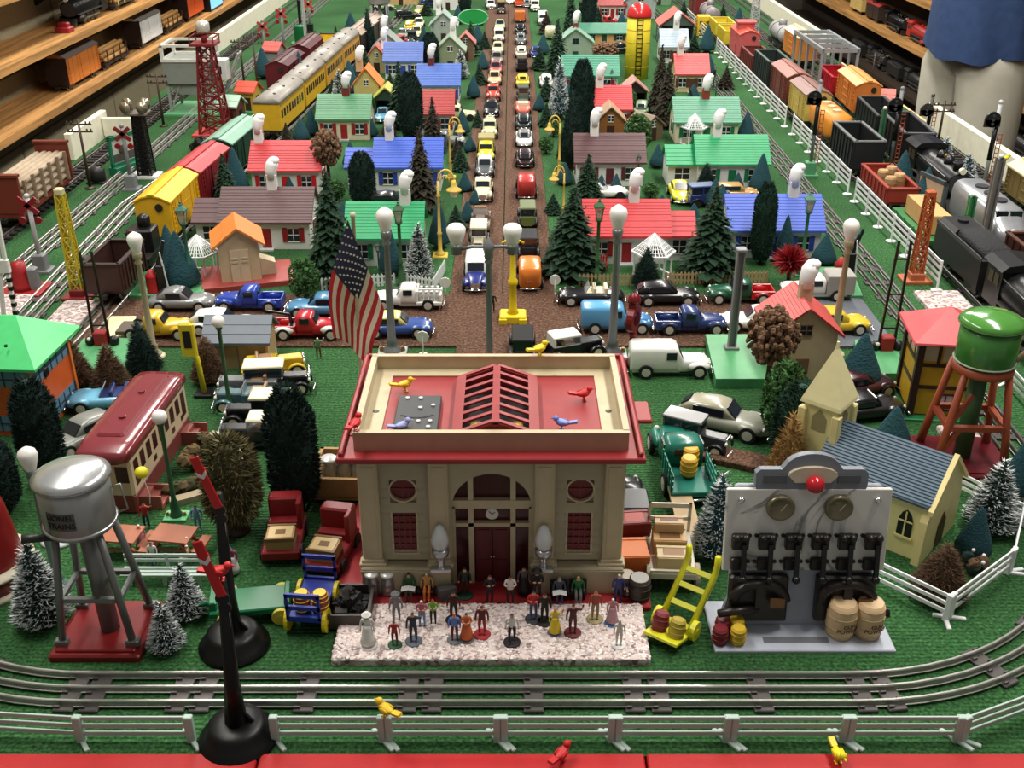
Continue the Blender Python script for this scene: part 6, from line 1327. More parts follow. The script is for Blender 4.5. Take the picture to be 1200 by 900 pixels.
# sheds beside the cross street
x, y = G(290, 335)
sd = thing('freight_shed', 'beige toy shed with orange gabled roof on a red platform', 'building', x, y+1.0, 0, 0.28)
part(sd, 'platform', M(150,62,56), lambda b: b.cbox(-7.5,7.5,-2.6,7.5,0,0.9,0.1)); BG = M(196,172,140)
part(sd, 'wall', BG, lambda b: gable(b, 6.4, 7.0, 6.6, 9.0, 'y'), loc=(-1.0,2.6,0.9)); part(sd, 'roof', M(210,124,56), lambda b: roof_slab(b, 6.4, 7.0, 6.6, 9.0, axis='y', ov=0.9, rows=2), loc=(-1.0,2.6,0.9))
d_ = part(sd, 'door', M(206,184,154), lambda b: (b.box(-1.5,1.5,-0.15,0,0,5.4), b.box(-0.06,0.06,-0.2,-0.15,0,5.4)), loc=(-1.0,-0.9,0.9)); part(d_, 'vent_slot', BEIGE, lambda b: [b.box(e-0.5,e+0.5,-0.25,-0.15,3.2+k*0.6,3.5+k*0.6) for e in (-0.8,0.8) for k in range(2)])
part(sd, 'side_bin', M(206,190,160), lambda b: b.prism([(0,0),(2.4,0),(2.4,2.0),(0,3.0)],'y',0,2.6), loc=(2.3,1.0,0.9)); part(sd, 'side_window', BLACK, lambda b: b.box(2.2,2.26,4.0,5.2,5,7))
x, y = G(281, 432); ts = thing('tool_shed', 'small tan shed with slate-blue roof near the black roadsters', 'shed', x, y, 0)
part(ts, 'wall', M(170,146,106), lambda b: gable(b, 8.2, 5.6, 4.4, 6.6, 'x'), loc=(0,2.8,0)); part(ts, 'roof', M(92,102,114), lambda b: roof_slab(b, 8.2, 5.6, 4.4, 6.6, axis='x', rows=3), loc=(0,2.8,0)); part(ts, 'panel_joint', M(130,108,76), lambda b: b.box(-0.08,0.08,-0.06,0.02,0,4.4)); part(ts, 'corner_post', M(200,170,120), lambda b: b.box(3.9,4.3,-0.2,0.2,0,4.6))
# flag
x, y = G(424, 462)
fl = thing('flag', 'United States flag hanging on a cream pole behind the station', 'flag', x, y, 0)
FH = 24.4
part(fl, 'pole', M(206,196,168), lambda b: b.lathe([(0.5,0),(0.32,1.0),(0.25,FH),(0.35,FH+0.1),(0.3,FH+0.6),(0,FH+0.7)],10), rot=(0,0.02,0))
def flagpt(u, v):
    """u down the hoist, v out along the fly; the cloth hangs down in soft folds"""
    A, Bq, Cq, Dq = (-0.1, FH-0.2), (3.7, FH-12.0), (1.3, FH-19.6), (-3.1, FH-15.6)
    x_ = (1-u)*((1-v)*A[0]+v*Dq[0]) + u*((1-v)*Bq[0]+v*Cq[0]); z_ = (1-u)*((1-v)*A[1]+v*Dq[1]) + u*((1-v)*Bq[1]+v*Cq[1])
    w_ = math.sin(PI*min(1, u*1.0)); x_ -= 1.1*(1-u)*math.sin(PI*v)
    return (x_+0.12*math.sin(8*v), -0.5-0.55*math.sin(6.5*u+2.5*v)*(0.3+v), z_)
NR = 13
def stripes(b, par):
    for i in range(13):
        if i % 2 != par: continue
        N_ = 10
        for j in range(N_):
            v0, v1 = j/N_, (j+1)/N_
            if i < 7 and v1 <= 0.41: continue
            u0, u1 = i/13, (i+1)/13
            q = [flagpt(u0,v0),flagpt(u1,v0),flagpt(u1,v1),flagpt(u0,v1)]; b.add(q+[(p[0],p[1]+0.06,p[2]) for p in q], [(0,1,2,3),(7,6,5,4)])
FLR = M(190,44,52, rough=0.8); FLW = M(226,206,184, rough=0.8)
cl = part(fl, 'cloth', FLR, lambda b: stripes(b, 0)); part(cl, 'white_stripe', FLW, lambda b: stripes(b, 1))
def canton(b):
    for i in range(7):
        for j in range(4):
            u0,u1,v0,v1 = i/13,(i+1)/13,j*0.1,(j+1)*0.1; q = [flagpt(u0,v0),flagpt(u1,v0),flagpt(u1,v1),flagpt(u0,v1)]
            q = [(p[0],p[1]-0.02,p[2]) for p in q]; b.add(q+[(p[0],p[1]+0.1,p[2]) for p in q], [(0,1,2,3),(7,6,5,4)])
part(cl, 'blue_canton', M(44,46,70, rough=0.8), canton)
def stars(b):
    for i in range(9):
        n = 6 if i % 2 == 0 else 5
        for j in range(n):
            u = (0.5+i)*0.54/9.4; v = (0.035 if n == 6 else 0.07) + j*0.066; c_ = flagpt(u, v); r = 0.2
            vs = [(c_[0]+(r if k % 2 == 0 else r*0.42)*math.sin(PI*k/5), c_[1]-0.08, c_[2]+(r if k % 2 == 0 else r*0.42)*math.cos(PI*k/5)) for k in range(10)]
            b.add(vs, [tuple(range(10))])
part(cl, 'star', M(226,220,210, rough=0.8), stars)
solo('carpet_plank', 'brown carpeted plank on the grass beside the dark grey coupe', 'plank', ROAD, lambda b: b.cbox(-6.5,6.5,-1.7,1.7,0,0.8,0.1), *G(862, 541), 0.02, -0.42)
# ================================================================= lamps
GP = M(130,134,138, rough=0.35, metal=0.5); CP = M(164,154,124); GRP = M(44,84,56, rough=0.4)
acorn_lamp('grey street lamp with white acorn bulb beside the flag', 460, 414, 243, GP, basem=LTGREY, sq=1)
acorn_lamp('grey street lamp with white acorn bulb beside the red banjo signal', 717, 416, 240, GP, basem=LTGREY, sq=1)
acorn_lamp('cream street lamp with chipped white bulb beside the yellow truck', 181, 418, 272, CP, basem=M(200,190,160))
acorn_lamp('cream street lamp beside the tan house with pink roof', 975, 415, 256, CP, basem=M(200,190,160))
acorn_lamp('pale green lamp with a white flared bulb at the frame edge beside the silver tower', 70, 690, 524, M(90,120,110), basem=M(90,120,110))
acorn_lamp('green lamp with white globe standing before the diner', 207, 606, 480, GRP, style='globe', basem=LTGREEN)
acorn_lamp('green lamp with white globe beside the tan shed', 270, 482, 369, GRP, style='globe', basem=LTGREEN)
acorn_lamp('green lantern lamp beside the teal tree near the yellow boxcar', 226, 341, 236, M(40,96,78), style='lantern')
acorn_lamp('dark green lantern lamp in front of the green-roofed house', 471, 336, 236, M(50,84,52), style='lantern')
acorn_lamp('dark green lantern lamp in front of the red-roofed house', 699, 334, 232, M(50,90,50), style='lantern')
acorn_lamp('green lantern lamp in front of the blue-roofed house', 938, 322, 224, M(50,110,80), style='lantern')
x, y = G(574, 418)
dl = thing('twin_lamp', 'grey twin lamp post with two white bulbs standing in the road', 'lamp', x, y-1.0, 0, 0, (1, 1, 0.93))
part(dl, 'post', GP, lambda b: b.lathe([(1.1,0.2),(0.6,0.6),(0.45,1.5),(0.42,15.5),(0.62,15.8),(0.42,16.1),(0.62,16.4),(0.62,17.4),(0.75,17.7),(0.75,18.4),(0.3,18.9),(0.12,19.6),(0,19.7)],14))
part(dl, 'lamp_base', LTGREY, lambda b: b.cbox(-1.9,1.9,-1.5,1.5,0,0.35,0.1))
part(dl, 'cross_arm', GP, lambda b: b.tube([(-4.2,0,17.6),(-2.2,0,18.1),(0,0,18.1),(2.2,0,18.1),(3.1,0,17.6)],0.24,8))
for e in (-4.3, 3.2):
    ho = part(dl, 'bulb_holder', GP, lambda b: b.lathe([(0.35,16.9),(0.75,17.1),(0.72,18.0),(0.85,18.2),(0.7,18.6)],14), key='bh', loc=(e,0,0))
    part(ho, 'lamp_bulb', BULB, lambda b: b.lathe([(0.7,18.5),(0.85,18.9),(1.25,20.2),(1.3,20.9),(0.9,21.4),(0,21.6)],16), key='bb')
x, y = G(601, 377)
ys = thing('yellow_lamp_post', 'bright yellow cast lamp post on a square foot in the crossroads', 'lamp', x, y, 0.37)
part(ys, 'foot', M(222,196,32), lambda b: (b.cbox(-2.0,2.0,-1.6,1.6,0,1.1,0.15), [b.cbox(e-0.6,e+0.6,-1.9,-1.2,0,0.8,0.1) for e in (-1.5,1.5)]))
part(ys, 'post', M(222,196,32), lambda b: b.lathe([(0.9,1.1),(0.6,2.0),(0.5,5.5),(0.75,5.8),(0.75,6.4),(0.45,6.8),(0.36,12),(0.5,12.3),(0.3,12.6)],12))
for s_ in (-1, 1): part(ys, 'scroll_arm', M(222,196,32), lambda b: b.tube([(0,0,11.5),(s_*1.0,0,12.6),(s_*1.6,0,12.2)],0.2,6))
goose_lamp('yellow gooseneck lamp on the house side of the road, in front of the fir', 516, 300, 197, 1)
goose_lamp('yellow gooseneck lamp beside the dark columnar hedge, farther along the road', 528, 208, 136, 1)
goose_lamp('yellow gooseneck lamp curling over the red truck', 660, 262, 193, -1)
goose_lamp('yellow gooseneck lamp farther along beside the dark firs', 655, 205, 134, -1)
YS = M(214,196,40)
ysg = thing('yellow_signal', 'small yellow block signal leaning beside the tan shed', 'signal', *G(240, 463), 0.02)
part(ysg, 'post', YS, lambda b: b.tube([(0,0,0.4),(-0.3,0,5.5),(-0.9,0,6.5)],0.35,8)); part(ysg, 'signal_head', YS, lambda b: b.cbox(-1.0,1.0,-0.35,0.35,0,4.6,0.2), loc=(-1.1,0,5.8)); part(ysg, 'lens_frame', BLACK, lambda b: b.box(-0.5,0.5,-0.4,-0.3,1.2,3.6), loc=(-1.1,0,5.8)); part(ysg, 'base', BLACK, lambda b: b.cbox(-1.2,1.2,-1.0,1.0,0,0.5,0.12))
# red banjo signal behind the station
x, y = G(738, 422)
bj = thing('banjo_signal', 'dark red banjo signal standing at the station corner', 'signal', x, y-1.5, 0, 1.15, (0.9, 0.9, 0.82)); BJ = M(110,18,26, rough=0.3)
part(bj, 'post', BJ, lambda b: b.lathe([(1.3,0),(1.1,0.6),(0.5,1.2),(0.42,5.5),(0.75,6.0),(0.4,6.3)],12)); part(bj, 'banjo_head', BJ, lambda b: (b.disc((0,0,8.6),'y',2.3,1.0,20), b.box(-0.9,0.9,-0.6,0.6,10.4,11.6))); part(bj, 'cap', BJ, lambda b: b.lathe([(1.0,11.5),(1.0,12.2),(0.6,13.0),(0,13.3)],12)); part(bj, 'lens', M(60,10,14, rough=0.2), lambda b: b.disc((0,-0.55,8.6),'y',1.2,0.1,16))
# girder post on the green base
x, y = G(857, 408, 1.4)
gp = thing('girder_post', 'grey girder post standing on the thick light green base', 'post', x, y, 1.42)
part(gp, 'column', GREY, lambda b: (b.box(-0.55,-0.35,-0.5,0.5,0.3,14.5), b.box(0.35,0.55,-0.5,0.5,0.3,14.5), b.box(-0.4,0.4,-0.1,0.1,0.3,14.5))); part(gp, 'foot', GREY, lambda b: b.cbox(-1.0,1.0,-0.8,0.8,0,0.4,0.1)); part(gp, 'cap', GREY, lambda b: b.cbox(-0.7,0.7,-0.7,0.7,14.5,14.9,0.1))
# ================================================================= the town: cottages
RR = M(188,52,58); BLR = M(62,92,190); GRR = M(36,150,96); GR2 = M(74,142,112); BRR = M(86,58,60); SAL = M(196,104,96)
SHB = M(48,72,160); SHG = M(24,110,70)
def hs(label, x0, x1, base, roofm, px_wing=0, **kw):
    """x0..x1: photo columns of the main roof; base: row of the front wall's foot"""
    s_ = SCL(base - 18 if base > 200 else base-8); x, y = G((x0+x1)/2, base); w_ = max(6.0, (x1-x0)/SCL(base)/1.02 - 1.2)
    return house(label, x, y, roofm, w_=w_, **kw)
hs('white cottage with bright red roof and wing beside the lattice gazebo', 681, 786, 309, RR, trim=DKRED, wing=(1, 4.5), chim=0.2)
hs('white cottage with blue roof and blue shutters near the white rail fence', 848, 964, 302, BLR, trim=SHB, chim=0.45)
hs('white cottage with emerald roof behind the white picket fence', 404, 499, 312, GRR, trim=SHG, chim=0.55)
hs('white cottage with dark brown roof behind the orange-roofed shed', 258, 370, 292, BRR, trim=DKRED, wing=(-1, 5.0), chim=0.1)
hs('white cottage with red roof and red shutters beside the red boxcar', 293, 380, 228, RR, trim=RED, chim=-0.85)
hs('white cottage with blue roof, blue door and lower blue wing', 437, 521, 224, BLR, trim=SHB, wing=(-1, 6.0), chim=-0.6)
hs('white cottage with dark plum-brown roof beside the road firs', 671, 757, 218, BRR, trim=M(90,40,46), chim=-0.45)
hs('white cottage with bright green roof and green shutters, wing beside the yellow car', 812, 901, 220, GRR, trim=SHG, wing=(-1, 6.0), chim=-0.4)
hs('cottage with dull green roof behind the bright green one', 787, 867, 168, GR2, wallm=CLAPB, trim=SHG, chim=0.0, brick=M(140,60,50))
hs('long cottage with mid green roof beside the yellow passenger cars', 371, 437, 164, M(70,130,90), wallm=CLAPB, trim=DKRED, chim=0.05, brick=M(120,50,46))
hs('cottage with dull red roof half hidden by a fir beside the road', 481, 534, 158, M(160,60,60), trim=DKRED, chim=None)
hs('cottage with bright red roof behind the log cabin', 688, 741, 152, RR, trim=DKRED, chim=-0.5)
hs('cottage with broad blue roof and blue shutters farther along the road', 488, 541, 122, M(76,106,180), trim=SHB, chim=-0.4, brick=M(110,50,46))
hs('low cottage with short blue roof behind the dark columns', 449, 497, 92, M(80,104,170), trim=SHB, chim=None)
hs('cottage with teal green roof behind the dark firs near the silo', 657, 726, 110, M(70,140,116), trim=DKRED, chim=None)
hs('tan cottage with red roof beside the inner track', 789, 831, 108, M(196,70,72), wallm=M(196,180,140), trim=BROWN, chim=-0.7)
hs('cottage with pale blue-grey roof behind the yellow silo', 772, 807, 74, M(160,176,190), trim=BROWN, chim=0.2)
gable_house('sage green gabled cottage with a white-topped red chimney', *G(674, 72), M(130,166,146), M(140,160,140), DKGREEN, w_=11, d=8, hw=6, hr=10, chim=0.0, brick=M(130,60,56))
hs('cottage with dull red roof at the far end beside the road', 700, 735, 22, M(150,50,50), trim=DKRED, chim=None)
gable_house('salmon-roofed open shelter beside the inner track', *G(793, 48), SAL, M(70,84,76), None, w_=12, d=12, hw=5.5, hr=10, openf=True, name='open_shelter', cat='shelter')
gable_house('log cabin with tan gabled roof in front of the red cottage', *G(715, 163), M(170,140,110), M(140,90,48, stripes=('Z',110.0)), None, w_=6.5, d=7, hw=4.5, hr=7.6, name='log_cabin', cat='cabin')
gable_house('small dark garage with pinkish brown roof below the silo', *G(743, 128), M(170,124,112), M(40,34,32), None, w_=6.5, d=7, hw=4.6, hr=7.4, name='garage', cat='garage', openf=True)
gable_house('tall narrow cottage with orange roof and orange awning', *G(431, 130), ORANGE, M(186,170,110), None, w_=6.6, d=7, hw=7.0, hr=11, chim=-0.6, brick=M(190,160,120))
gable_house('open green garage with yellow-green roof sheltering a blue car', *G(453, 138), M(170,170,70), M(40,60,44), None, w_=6.2, d=7, hw=4.8, hr=7.6, name='garage', cat='garage', openf=True)
gable_house('grey-roofed cottage with a snowy puff beside the grey water tower', *G(455, 74), M(130,140,134), M(150,150,130), None, w_=9, d=8, hw=5, hr=9, chim=-0.3)
gable_house('pink-roofed small cottage in front of the grey-roofed one', *G(442, 86), M(190,110,104), M(170,160,110), None, w_=5.6, d=6, hw=5, hr=8.2, chim=0.8)
gable_house('pale green cottage with pink and green roof and tall white chimney', *G(528, 84), M(150,170,150), M(130,140,110), None, w_=8.4, d=8, hw=6.5, hr=10.5, chim=0.2)
gable_house('small cottage with rose roof beside the road verge', *G(546, 72), M(186,110,104), M(110,90,70), None, w_=5.2, d=6, hw=6, hr=8.6)
gable_house('pale sage cottage behind the round green sign', *G(520, 50), M(150,170,160), M(150,160,150), None, w_=9, d=9, hw=6, hr=10, chim=-0.4)
gable_house('brown-roofed small shed between the log cabin and green cottage', *G(765, 165), M(130,110,92), M(110,90,70), None, w_=6, d=6, hw=3.6, hr=5.8, name='small_shed', cat='shed', rz=0.6)
gable_house('green-roofed far house at the top of the inner track', *G(772, 6), M(110,170,130), M(120,150,120), None, w_=10, d=9, hw=6, hr=10)
gable_house('pale blue-grey house behind the yellow silo dome', *G(750, 22), M(150,170,176), M(160,170,170), None, w_=12, d=9, hw=7, hr=11)
gable_house('white and red far house beside the toy flags', *G(525, 12), RED, WHITE, None, w_=12, d=8, hw=6, hr=9)
gable_house('tan barn-like house at the far end behind the parked cars', *G(470, 6), M(190,150,90), M(190,160,110), None, w_=14, d=9, hw=8, hr=12)
o = house('open pavilion with green roof and white arches behind the silo', *G(708, 52), M(76,136,112), M(196,150,96), DKGREEN, w_=17, d=8, hw=4, hr=6.4, chim=None)
# white lattice gazebos
def gazebo(label, px, base, sc=1.0):
    x, y = G(px, base); o = thing('lattice_gazebo', label, 'gazebo', x, y, 0, 0, sc); n = 6; R_ = 3.6
    for j in range(n):
        a = 2*PI*j/n; part(o, 'post', FWHITE, lambda b: b.box(-0.14,0.14,-0.14,0.14,0,4.4), key='gzp', loc=(R_*0.86*math.cos(a), R_*0.86*math.sin(a), 0))
    for j in range(n):
        a, c = 2*PI*j/n, 2*PI*(j+1)/n
        def pan(b):
            p0 = Vector((R_*math.cos(a),R_*math.sin(a),4.3)); p1 = Vector((R_*math.cos(c),R_*math.sin(c),4.3)); t = Vector((0,0,7.4))
            b.bar(p0,p1,0.3); b.bar(p0,t,0.26)
            for k in range(1,6):
                f = k/6; b.bar(p0+(p1-p0)*f, t+(p0+(p1-p0)*f-t)*0.12, 0.12); b.bar(p0+(t-p0)*f, p1+(t-p1)*f, 0.12)
        part(o, 'roof_panel', FWHITE, pan, key='gzr%d' % j)
    part(o, 'floor_ring', FWHITE, lambda b: [b.bar((R_*0.9*math.cos(2*PI*j/n),R_*0.9*math.sin(2*PI*j/n),0.15),(R_*0.9*math.cos(2*PI*(j+1)/n),R_*0.9*math.sin(2*PI*(j+1)/n),0.15),0.3) for j in range(n)], key='gzf')
gazebo('white lattice gazebo in front of the red-roofed cottage', 764, 323, 1.0)
gazebo('white lattice gazebo beside the orange-roofed shed', 236, 322, 0.95)
gazebo('white lattice gazebo in front of the dull green cottage', 812, 168, 0.95)
# picket fences
picket_fence('white picket fence before the emerald-roofed cottage', P((378,340),(462,334)), FWHITE)
picket_fence('white picket fence in front of the snowy brush tree, turning up to the lamp', P((478,335),(508,340),(521,318)), FWHITE)
picket_fence('weathered tan picket fence in front of the red-roofed cottage', P((679,335),(740,335)), M(176,150,110))
picket_fence('weathered tan picket fence between the gazebo and the blue cottage', P((780,333),(898,331)), M(176,150,110))
# yellow silo
x, y = G(744, 88)
si = thing('silo', 'yellow silo with glossy red dome and black ladder', 'silo', x, y-4.0, 0); SH = HT(97, 24)
part(si, 'cylinder', M(206,186,40, rough=0.5), lambda b: b.lathe([(3.5,0),(3.5,SH)],28)); part(si, 'dome', M(196,40,42, rough=0.25, coat=0.4), lambda b: b.lathe([(3.7,SH),(3.7,SH+0.6),(3.4,SH+1.9),(2.5,SH+3.2),(1.2,SH+3.9),(0,SH+4.1)],28))
la = part(si, 'ladder_rail', BLACK, lambda b: b.box(-0.9,-0.7,-3.8,-3.6,1,SH)); part(si, 'ladder_rail', BLACK, lambda b: b.box(0.7,0.9,-3.8,-3.6,1,SH))
for i in range(int(SH/1.3)): part(si, 'rung', BLACK, lambda b: b.box(-0.8,0.8,-3.8,-3.65,0,0.25), key='rung', loc=(0,0,1.5+i*1.3))
for z in [SH*k/5 for k in range(1,5)]: part(si, 'hoop', M(180,160,30), lambda b: b.lathe([(3.48,-0.12),(3.6,0),(3.48,0.12)],28), key='hoop', loc=(0,0,z))
# grey water tower far back
x, y = G(447, 48); gt = thing('water_tower', 'grey water tower standing far back beside the flags', 'water tower', x, y, 0)
for sx_, sy_ in ((-1,-1),(1,-1),(1,1),(-1,1)): part(gt, 'leg', GREY, lambda b: b.tube([(sx_*3.4,sy_*3.0,0),(sx_*2.4,sy_*2.2,13)],0.35,6))
part(gt, 'brace', GREY, lambda b: (b.bar((-3,-2.6,5),(3,-2.6,5),0.4), b.bar((-3,2.6,5),(3,2.6,5),0.4), b.bar((-3,-2.6,5),(-3,2.6,5),0.4), b.bar((3,-2.6,5),(3,2.6,5),0.4)))
part(gt, 'tank', M(140,142,142, rough=0.4), lambda b: b.lathe([(3.6,12.8),(3.9,13.2),(3.9,18),(4.2,18.2),(2.5,19.6),(0,20.2)],20)); part(gt, 'riser_pipe', GREY, lambda b: b.tube([(0,0,0),(0,0,13)],0.6,8))
# round green billboard
x, y = G(555, 45); sg = thing('oval_sign', 'green oval sign on a post beside the far road', 'sign', x, y, 0); zz = HT(45, 20)
part(sg, 'post', DKGREEN, lambda b: b.box(-0.35,0.35,-0.3,0.3,0,zz-2)); part(sg, 'panel', M(30,140,66), lambda b: b.disc((0,0,0),'y',2.6,0.5,24), loc=(0,0,zz), scale=(2.0,1,1)); part(sg, 'rim', M(120,190,140), lambda b: b.tube([(5.3*math.cos(a),-0.2,2.65*math.sin(a)) for a in [i*PI/14 for i in range(29)]],0.22,6), loc=(0,0,zz))
# ================================================================= trees
tree('column','big black-green columnar tree beside the baggage tractors', 340, 600, 453, 3.2)
tree('shaggy','shaggy olive tree behind the black semaphore', 288, 622, 512, 3.5)
tree('column','dark columnar tree in front of the orange shop', 54, 568, 448, 2.9)
tree('column','dark shrub tree at the frame edge below the orange shop', 4, 600, 512, 2.8)
tree('brush','dark brush tree beside the cream lamp', 168, 442, 378, 2.8)
tree('brownbrush','brown brush tree, one of a pair beside the orange shop', 95, 455, 398, 3.0)
tree('brownbrush','brown brush tree beside the blue convertible tail', 128, 458, 398, 3.0)
tree('brownbrush','dark brown brush tree behind the yellow block signal', 246, 447, 393, 2.7)
tree('snow','snowy brush tree beside the dark red tank', 54, 728, 634, 3.0)
tree('snow','small snowy tree nearer the red tower base corner', 200, 752, 698, 1.9)
tree('snow','snowy tree leaning behind the small snowy one', 217, 728, 666, 2.1)
tree('fir','tall green fir between the flag and the brown-roofed cottage', 389, 335, 203, 5.0)
tree('leafy','small leafy green bush-tree beside the red platform', 362, 346, 297, 2.7)
tree('flock','teal flocked tree behind the green lantern lamp', 208, 318, 263, 2.4)
tree('flock','big teal flocked tree beside the lattice gazebo', 233, 338, 270, 3.4)
tree('snow','snow-tipped tree behind the white picket corner', 495, 328, 260, 2.7)
tree('flock','slim teal tree behind the dark lantern lamp', 476, 322, 262, 2.2)
tree('flock','teal tree at the corner of the emerald roof', 499, 290, 234, 2.2)
tree('firb','dark brown-green fir in front of the blue cottage', 494, 246, 146, 4.0)
tree('column','dark columnar tree in front of the blue cottage wing', 425, 244, 178, 3.0)
tree('lichen','brown lichen tree beside the red-roofed cottage', 385, 226, 150, 3.6)
tree('flock','tiny teal cone by the red cottage door', 343, 224, 203, 1.3)
tree('flock','teal cone between the red boxcar and red cottage', 285, 230, 172, 3.0)
tree('fir','olive fir beside the red boxcar end', 252, 246, 178, 3.2)
tree('flock','teal cone beside the yellow passenger cars, lower', 355, 163, 137, 2.4)
tree('flock','slim teal cone beside the yellow passenger cars', 367, 160, 128, 2.0)
tree('firb','small brown fir by the red cottage roof corner', 337, 172, 143, 2.0)
tree('flock','teal cone at the end of the mid green roof', 434, 160, 135, 2.2)
tree('snow','snowy tree beside the last yellow passenger car', 400, 132, 80, 3.0)
tree('flock','dark teal tree behind the snowy one by the passenger cars', 411, 112, 70, 3.0)
tree('column','tall dark columnar tree before the blue roof', 470, 165, 84, 3.4)
tree('fir','grey-green fir beside the tall dark column', 482, 150, 70, 4.0)
tree('firb','dark fir beside the dull red roof', 508, 178, 112, 3.2)
tree('flock','dark teal tree on the verge beside the dull red cottage', 540, 158, 128, 2.2)
tree('flock','teal tree on the road verge below the blue roof', 555, 115, 88, 2.2)
tree('column','dark column tree behind the blue roof beside the road', 505, 84, 38, 3.2)
tree('flock','teal tree beside the dark column behind the blue roof', 497, 62, 30, 2.6)
tree('snow','snowy tree near the rose-roofed cottage', 540, 92, 58, 3.0)
tree('fir','dark fir behind the rose roof', 552, 66, 24, 3.2)
tree('brush','dark brush tree beside the far grey tower', 424, 66, 8, 2.8)
tree('fir','green fir beside the pink-roofed cottage', 430, 98, 58, 3.4)
tree('column','black column tree far back by the toy flags', 545, 22, 0, 3.0, h=22)
tree('fir','big fir in front of the red-roofed cottage at the road', 670, 324, 218, 5.6)
tree('fir','very big dark fir between the red and blue cottages', 820, 326, 218, 5.4)
tree('brush','black brush tree in front of the gazebo', 768, 335, 287, 2.6)
tree('greencol','tall slim green column beside the blue cottage gable', 879, 308, 212, 2.3)
tree('flock','slim teal tree in front of the blue cottage', 902, 302, 246, 2.0)
tree('flock','teal tree at the end of the blue cottage', 963, 308, 272, 2.4)
tree('coral','red coral-like tree beside the blue cottage', 911, 334, 288, 3.0)
tree('fir','dark fir in front of the plum-brown roof', 688, 238, 178, 3.6)
tree('brush','black brush tree beside the plum-brown roof', 669, 196, 104, 3.4)
tree('column','tall black column tree along the road verge', 682, 165, 70, 3.4)
tree('tealsnow','dark teal snowy tree on the road verge', 655, 140, 66, 3.2)
tree('fir','big dark fir along the road verge farther back', 655, 96, 20, 4.6)
tree('fir','dark fir beside the far road verge', 668, 60, 0, 4.2, h=22)
tree('column','black column tree far along the road', 690, 48, 0, 3.0, h=22)
tree('firb','dark brown fir beside the red-roofed tan cottage', 780, 148, 70, 4.0)
tree('firb','dark brown fir beside the silo', 765, 130, 48, 3.6)
tree('leafy','leafy tree beside the log cabin', 746, 180, 134, 3.6)
tree('leafy','small leafy bush in front of the dark garage', 744, 132, 104, 2.6)
tree('lichen','brown lichen clump tree beside the silo', 708, 82, 48, 5.0)
tree('flock','teal tree before the teal green roof', 670, 112, 88, 2.2)
tree('flock','teal tree beside the small lantern before the silo garage', 712, 122, 95, 2.0)
tree('flock','teal tree beside the dark garage wall', 728, 122, 98, 2.0)
tree('flock','small dark tree by the green cottage door', 862, 222, 200, 1.6)
tree('brush','dark tree in front of the bright green shutters', 826, 226, 190, 2.4)
tree('flock','teal tree at the bright green cottage end', 889, 224, 178, 2.6)
tree('flock','dark cone by the plum-brown cottage door', 721, 226, 203, 1.5)
tree('flock','dark teal tree by the yellow car', 838, 246, 212, 2.2)
tree('flock','teal tree beside the blue roof chimney', 843, 252, 215, 2.6)
tree('flock','dark tree beside the inner track and green roof', 868, 165, 130, 2.4)
tree('flock','dark teal tree by the far crane car', 828, 62, 28, 3.0)
tree('flock','dark teal tree beside the yellow dump cars', 862, 45, 8, 3.2)
tree('flock','teal flocked tree beside the gondola of barrels', 1058, 228, 176, 3.0)
tree('flock','second teal flocked tree in front of the billboard', 1078, 252, 196, 3.2)
tree('tealsnow','wiry frosted tree beside the black tie track', 1104, 200, 160, 2.6)
tree('tealsnow','smaller wiry frosted tree before the cream board', 1131, 214, 180, 2.6)
tree('lichen','big brown lichen tree beside the light green base', 897, 470, 356, 3.9)
tree('leafy','leafy vine-like tree below the brown lichen tree', 915, 522, 428, 3.0)
tree('greencol','broad dark green tree behind the church steeple', 926, 545, 446, 3.2)
tree('goldbrush','golden brush tree behind the panel board', 926, 592, 482, 3.2)
tree('tealsnow','frosted teal brush tree beside the panel board', 838, 650, 553, 2.9)
tree('snow','snowy brush tree inside the church fence', 1160, 620, 538, 3.2)
tree('flock','blue flocked tree at the church gable corner', 1124, 645, 588, 2.0)
tree('brownbrush','brown brush tree inside the fence corner', 1102, 698, 636, 3.0)
tree('flock','bright turquoise flocked tree behind the snowy tree', 1180, 580, 512, 2.2)
tree('flock','teal tree between the church roof and signal tower', 1050, 528, 476, 2.6)
tree('flock','teal tree between the steeple and signal tower', 1004, 455, 390, 3.2)
tree('flock','dark teal tree beside the far orange-roofed huts', 310, 92, 55, 3.0)
tree('flock','dark tree among the far track signals', 344, 108, 60, 2.6)
bsh = thing('berry_bush', 'small dark bush with white dots inside the fence corner', 'bush', *G(1140, 668), 0); part(bsh, 'foliage', [BRUSHD, BROWNF], lambda b: [blob_at(b, (0.8*math.cos(i*2.1),0.8*math.sin(i*2.1),0.6+0.12*i), 0.7, i) for i in range(6)]); part(bsh, 'blossom', SNOWT, lambda b: [b.ball((0.9*math.cos(i*1.3),0.9*math.sin(i*1.3),0.9+0.15*i),0.22,n=6,k=4) for i in range(7)])
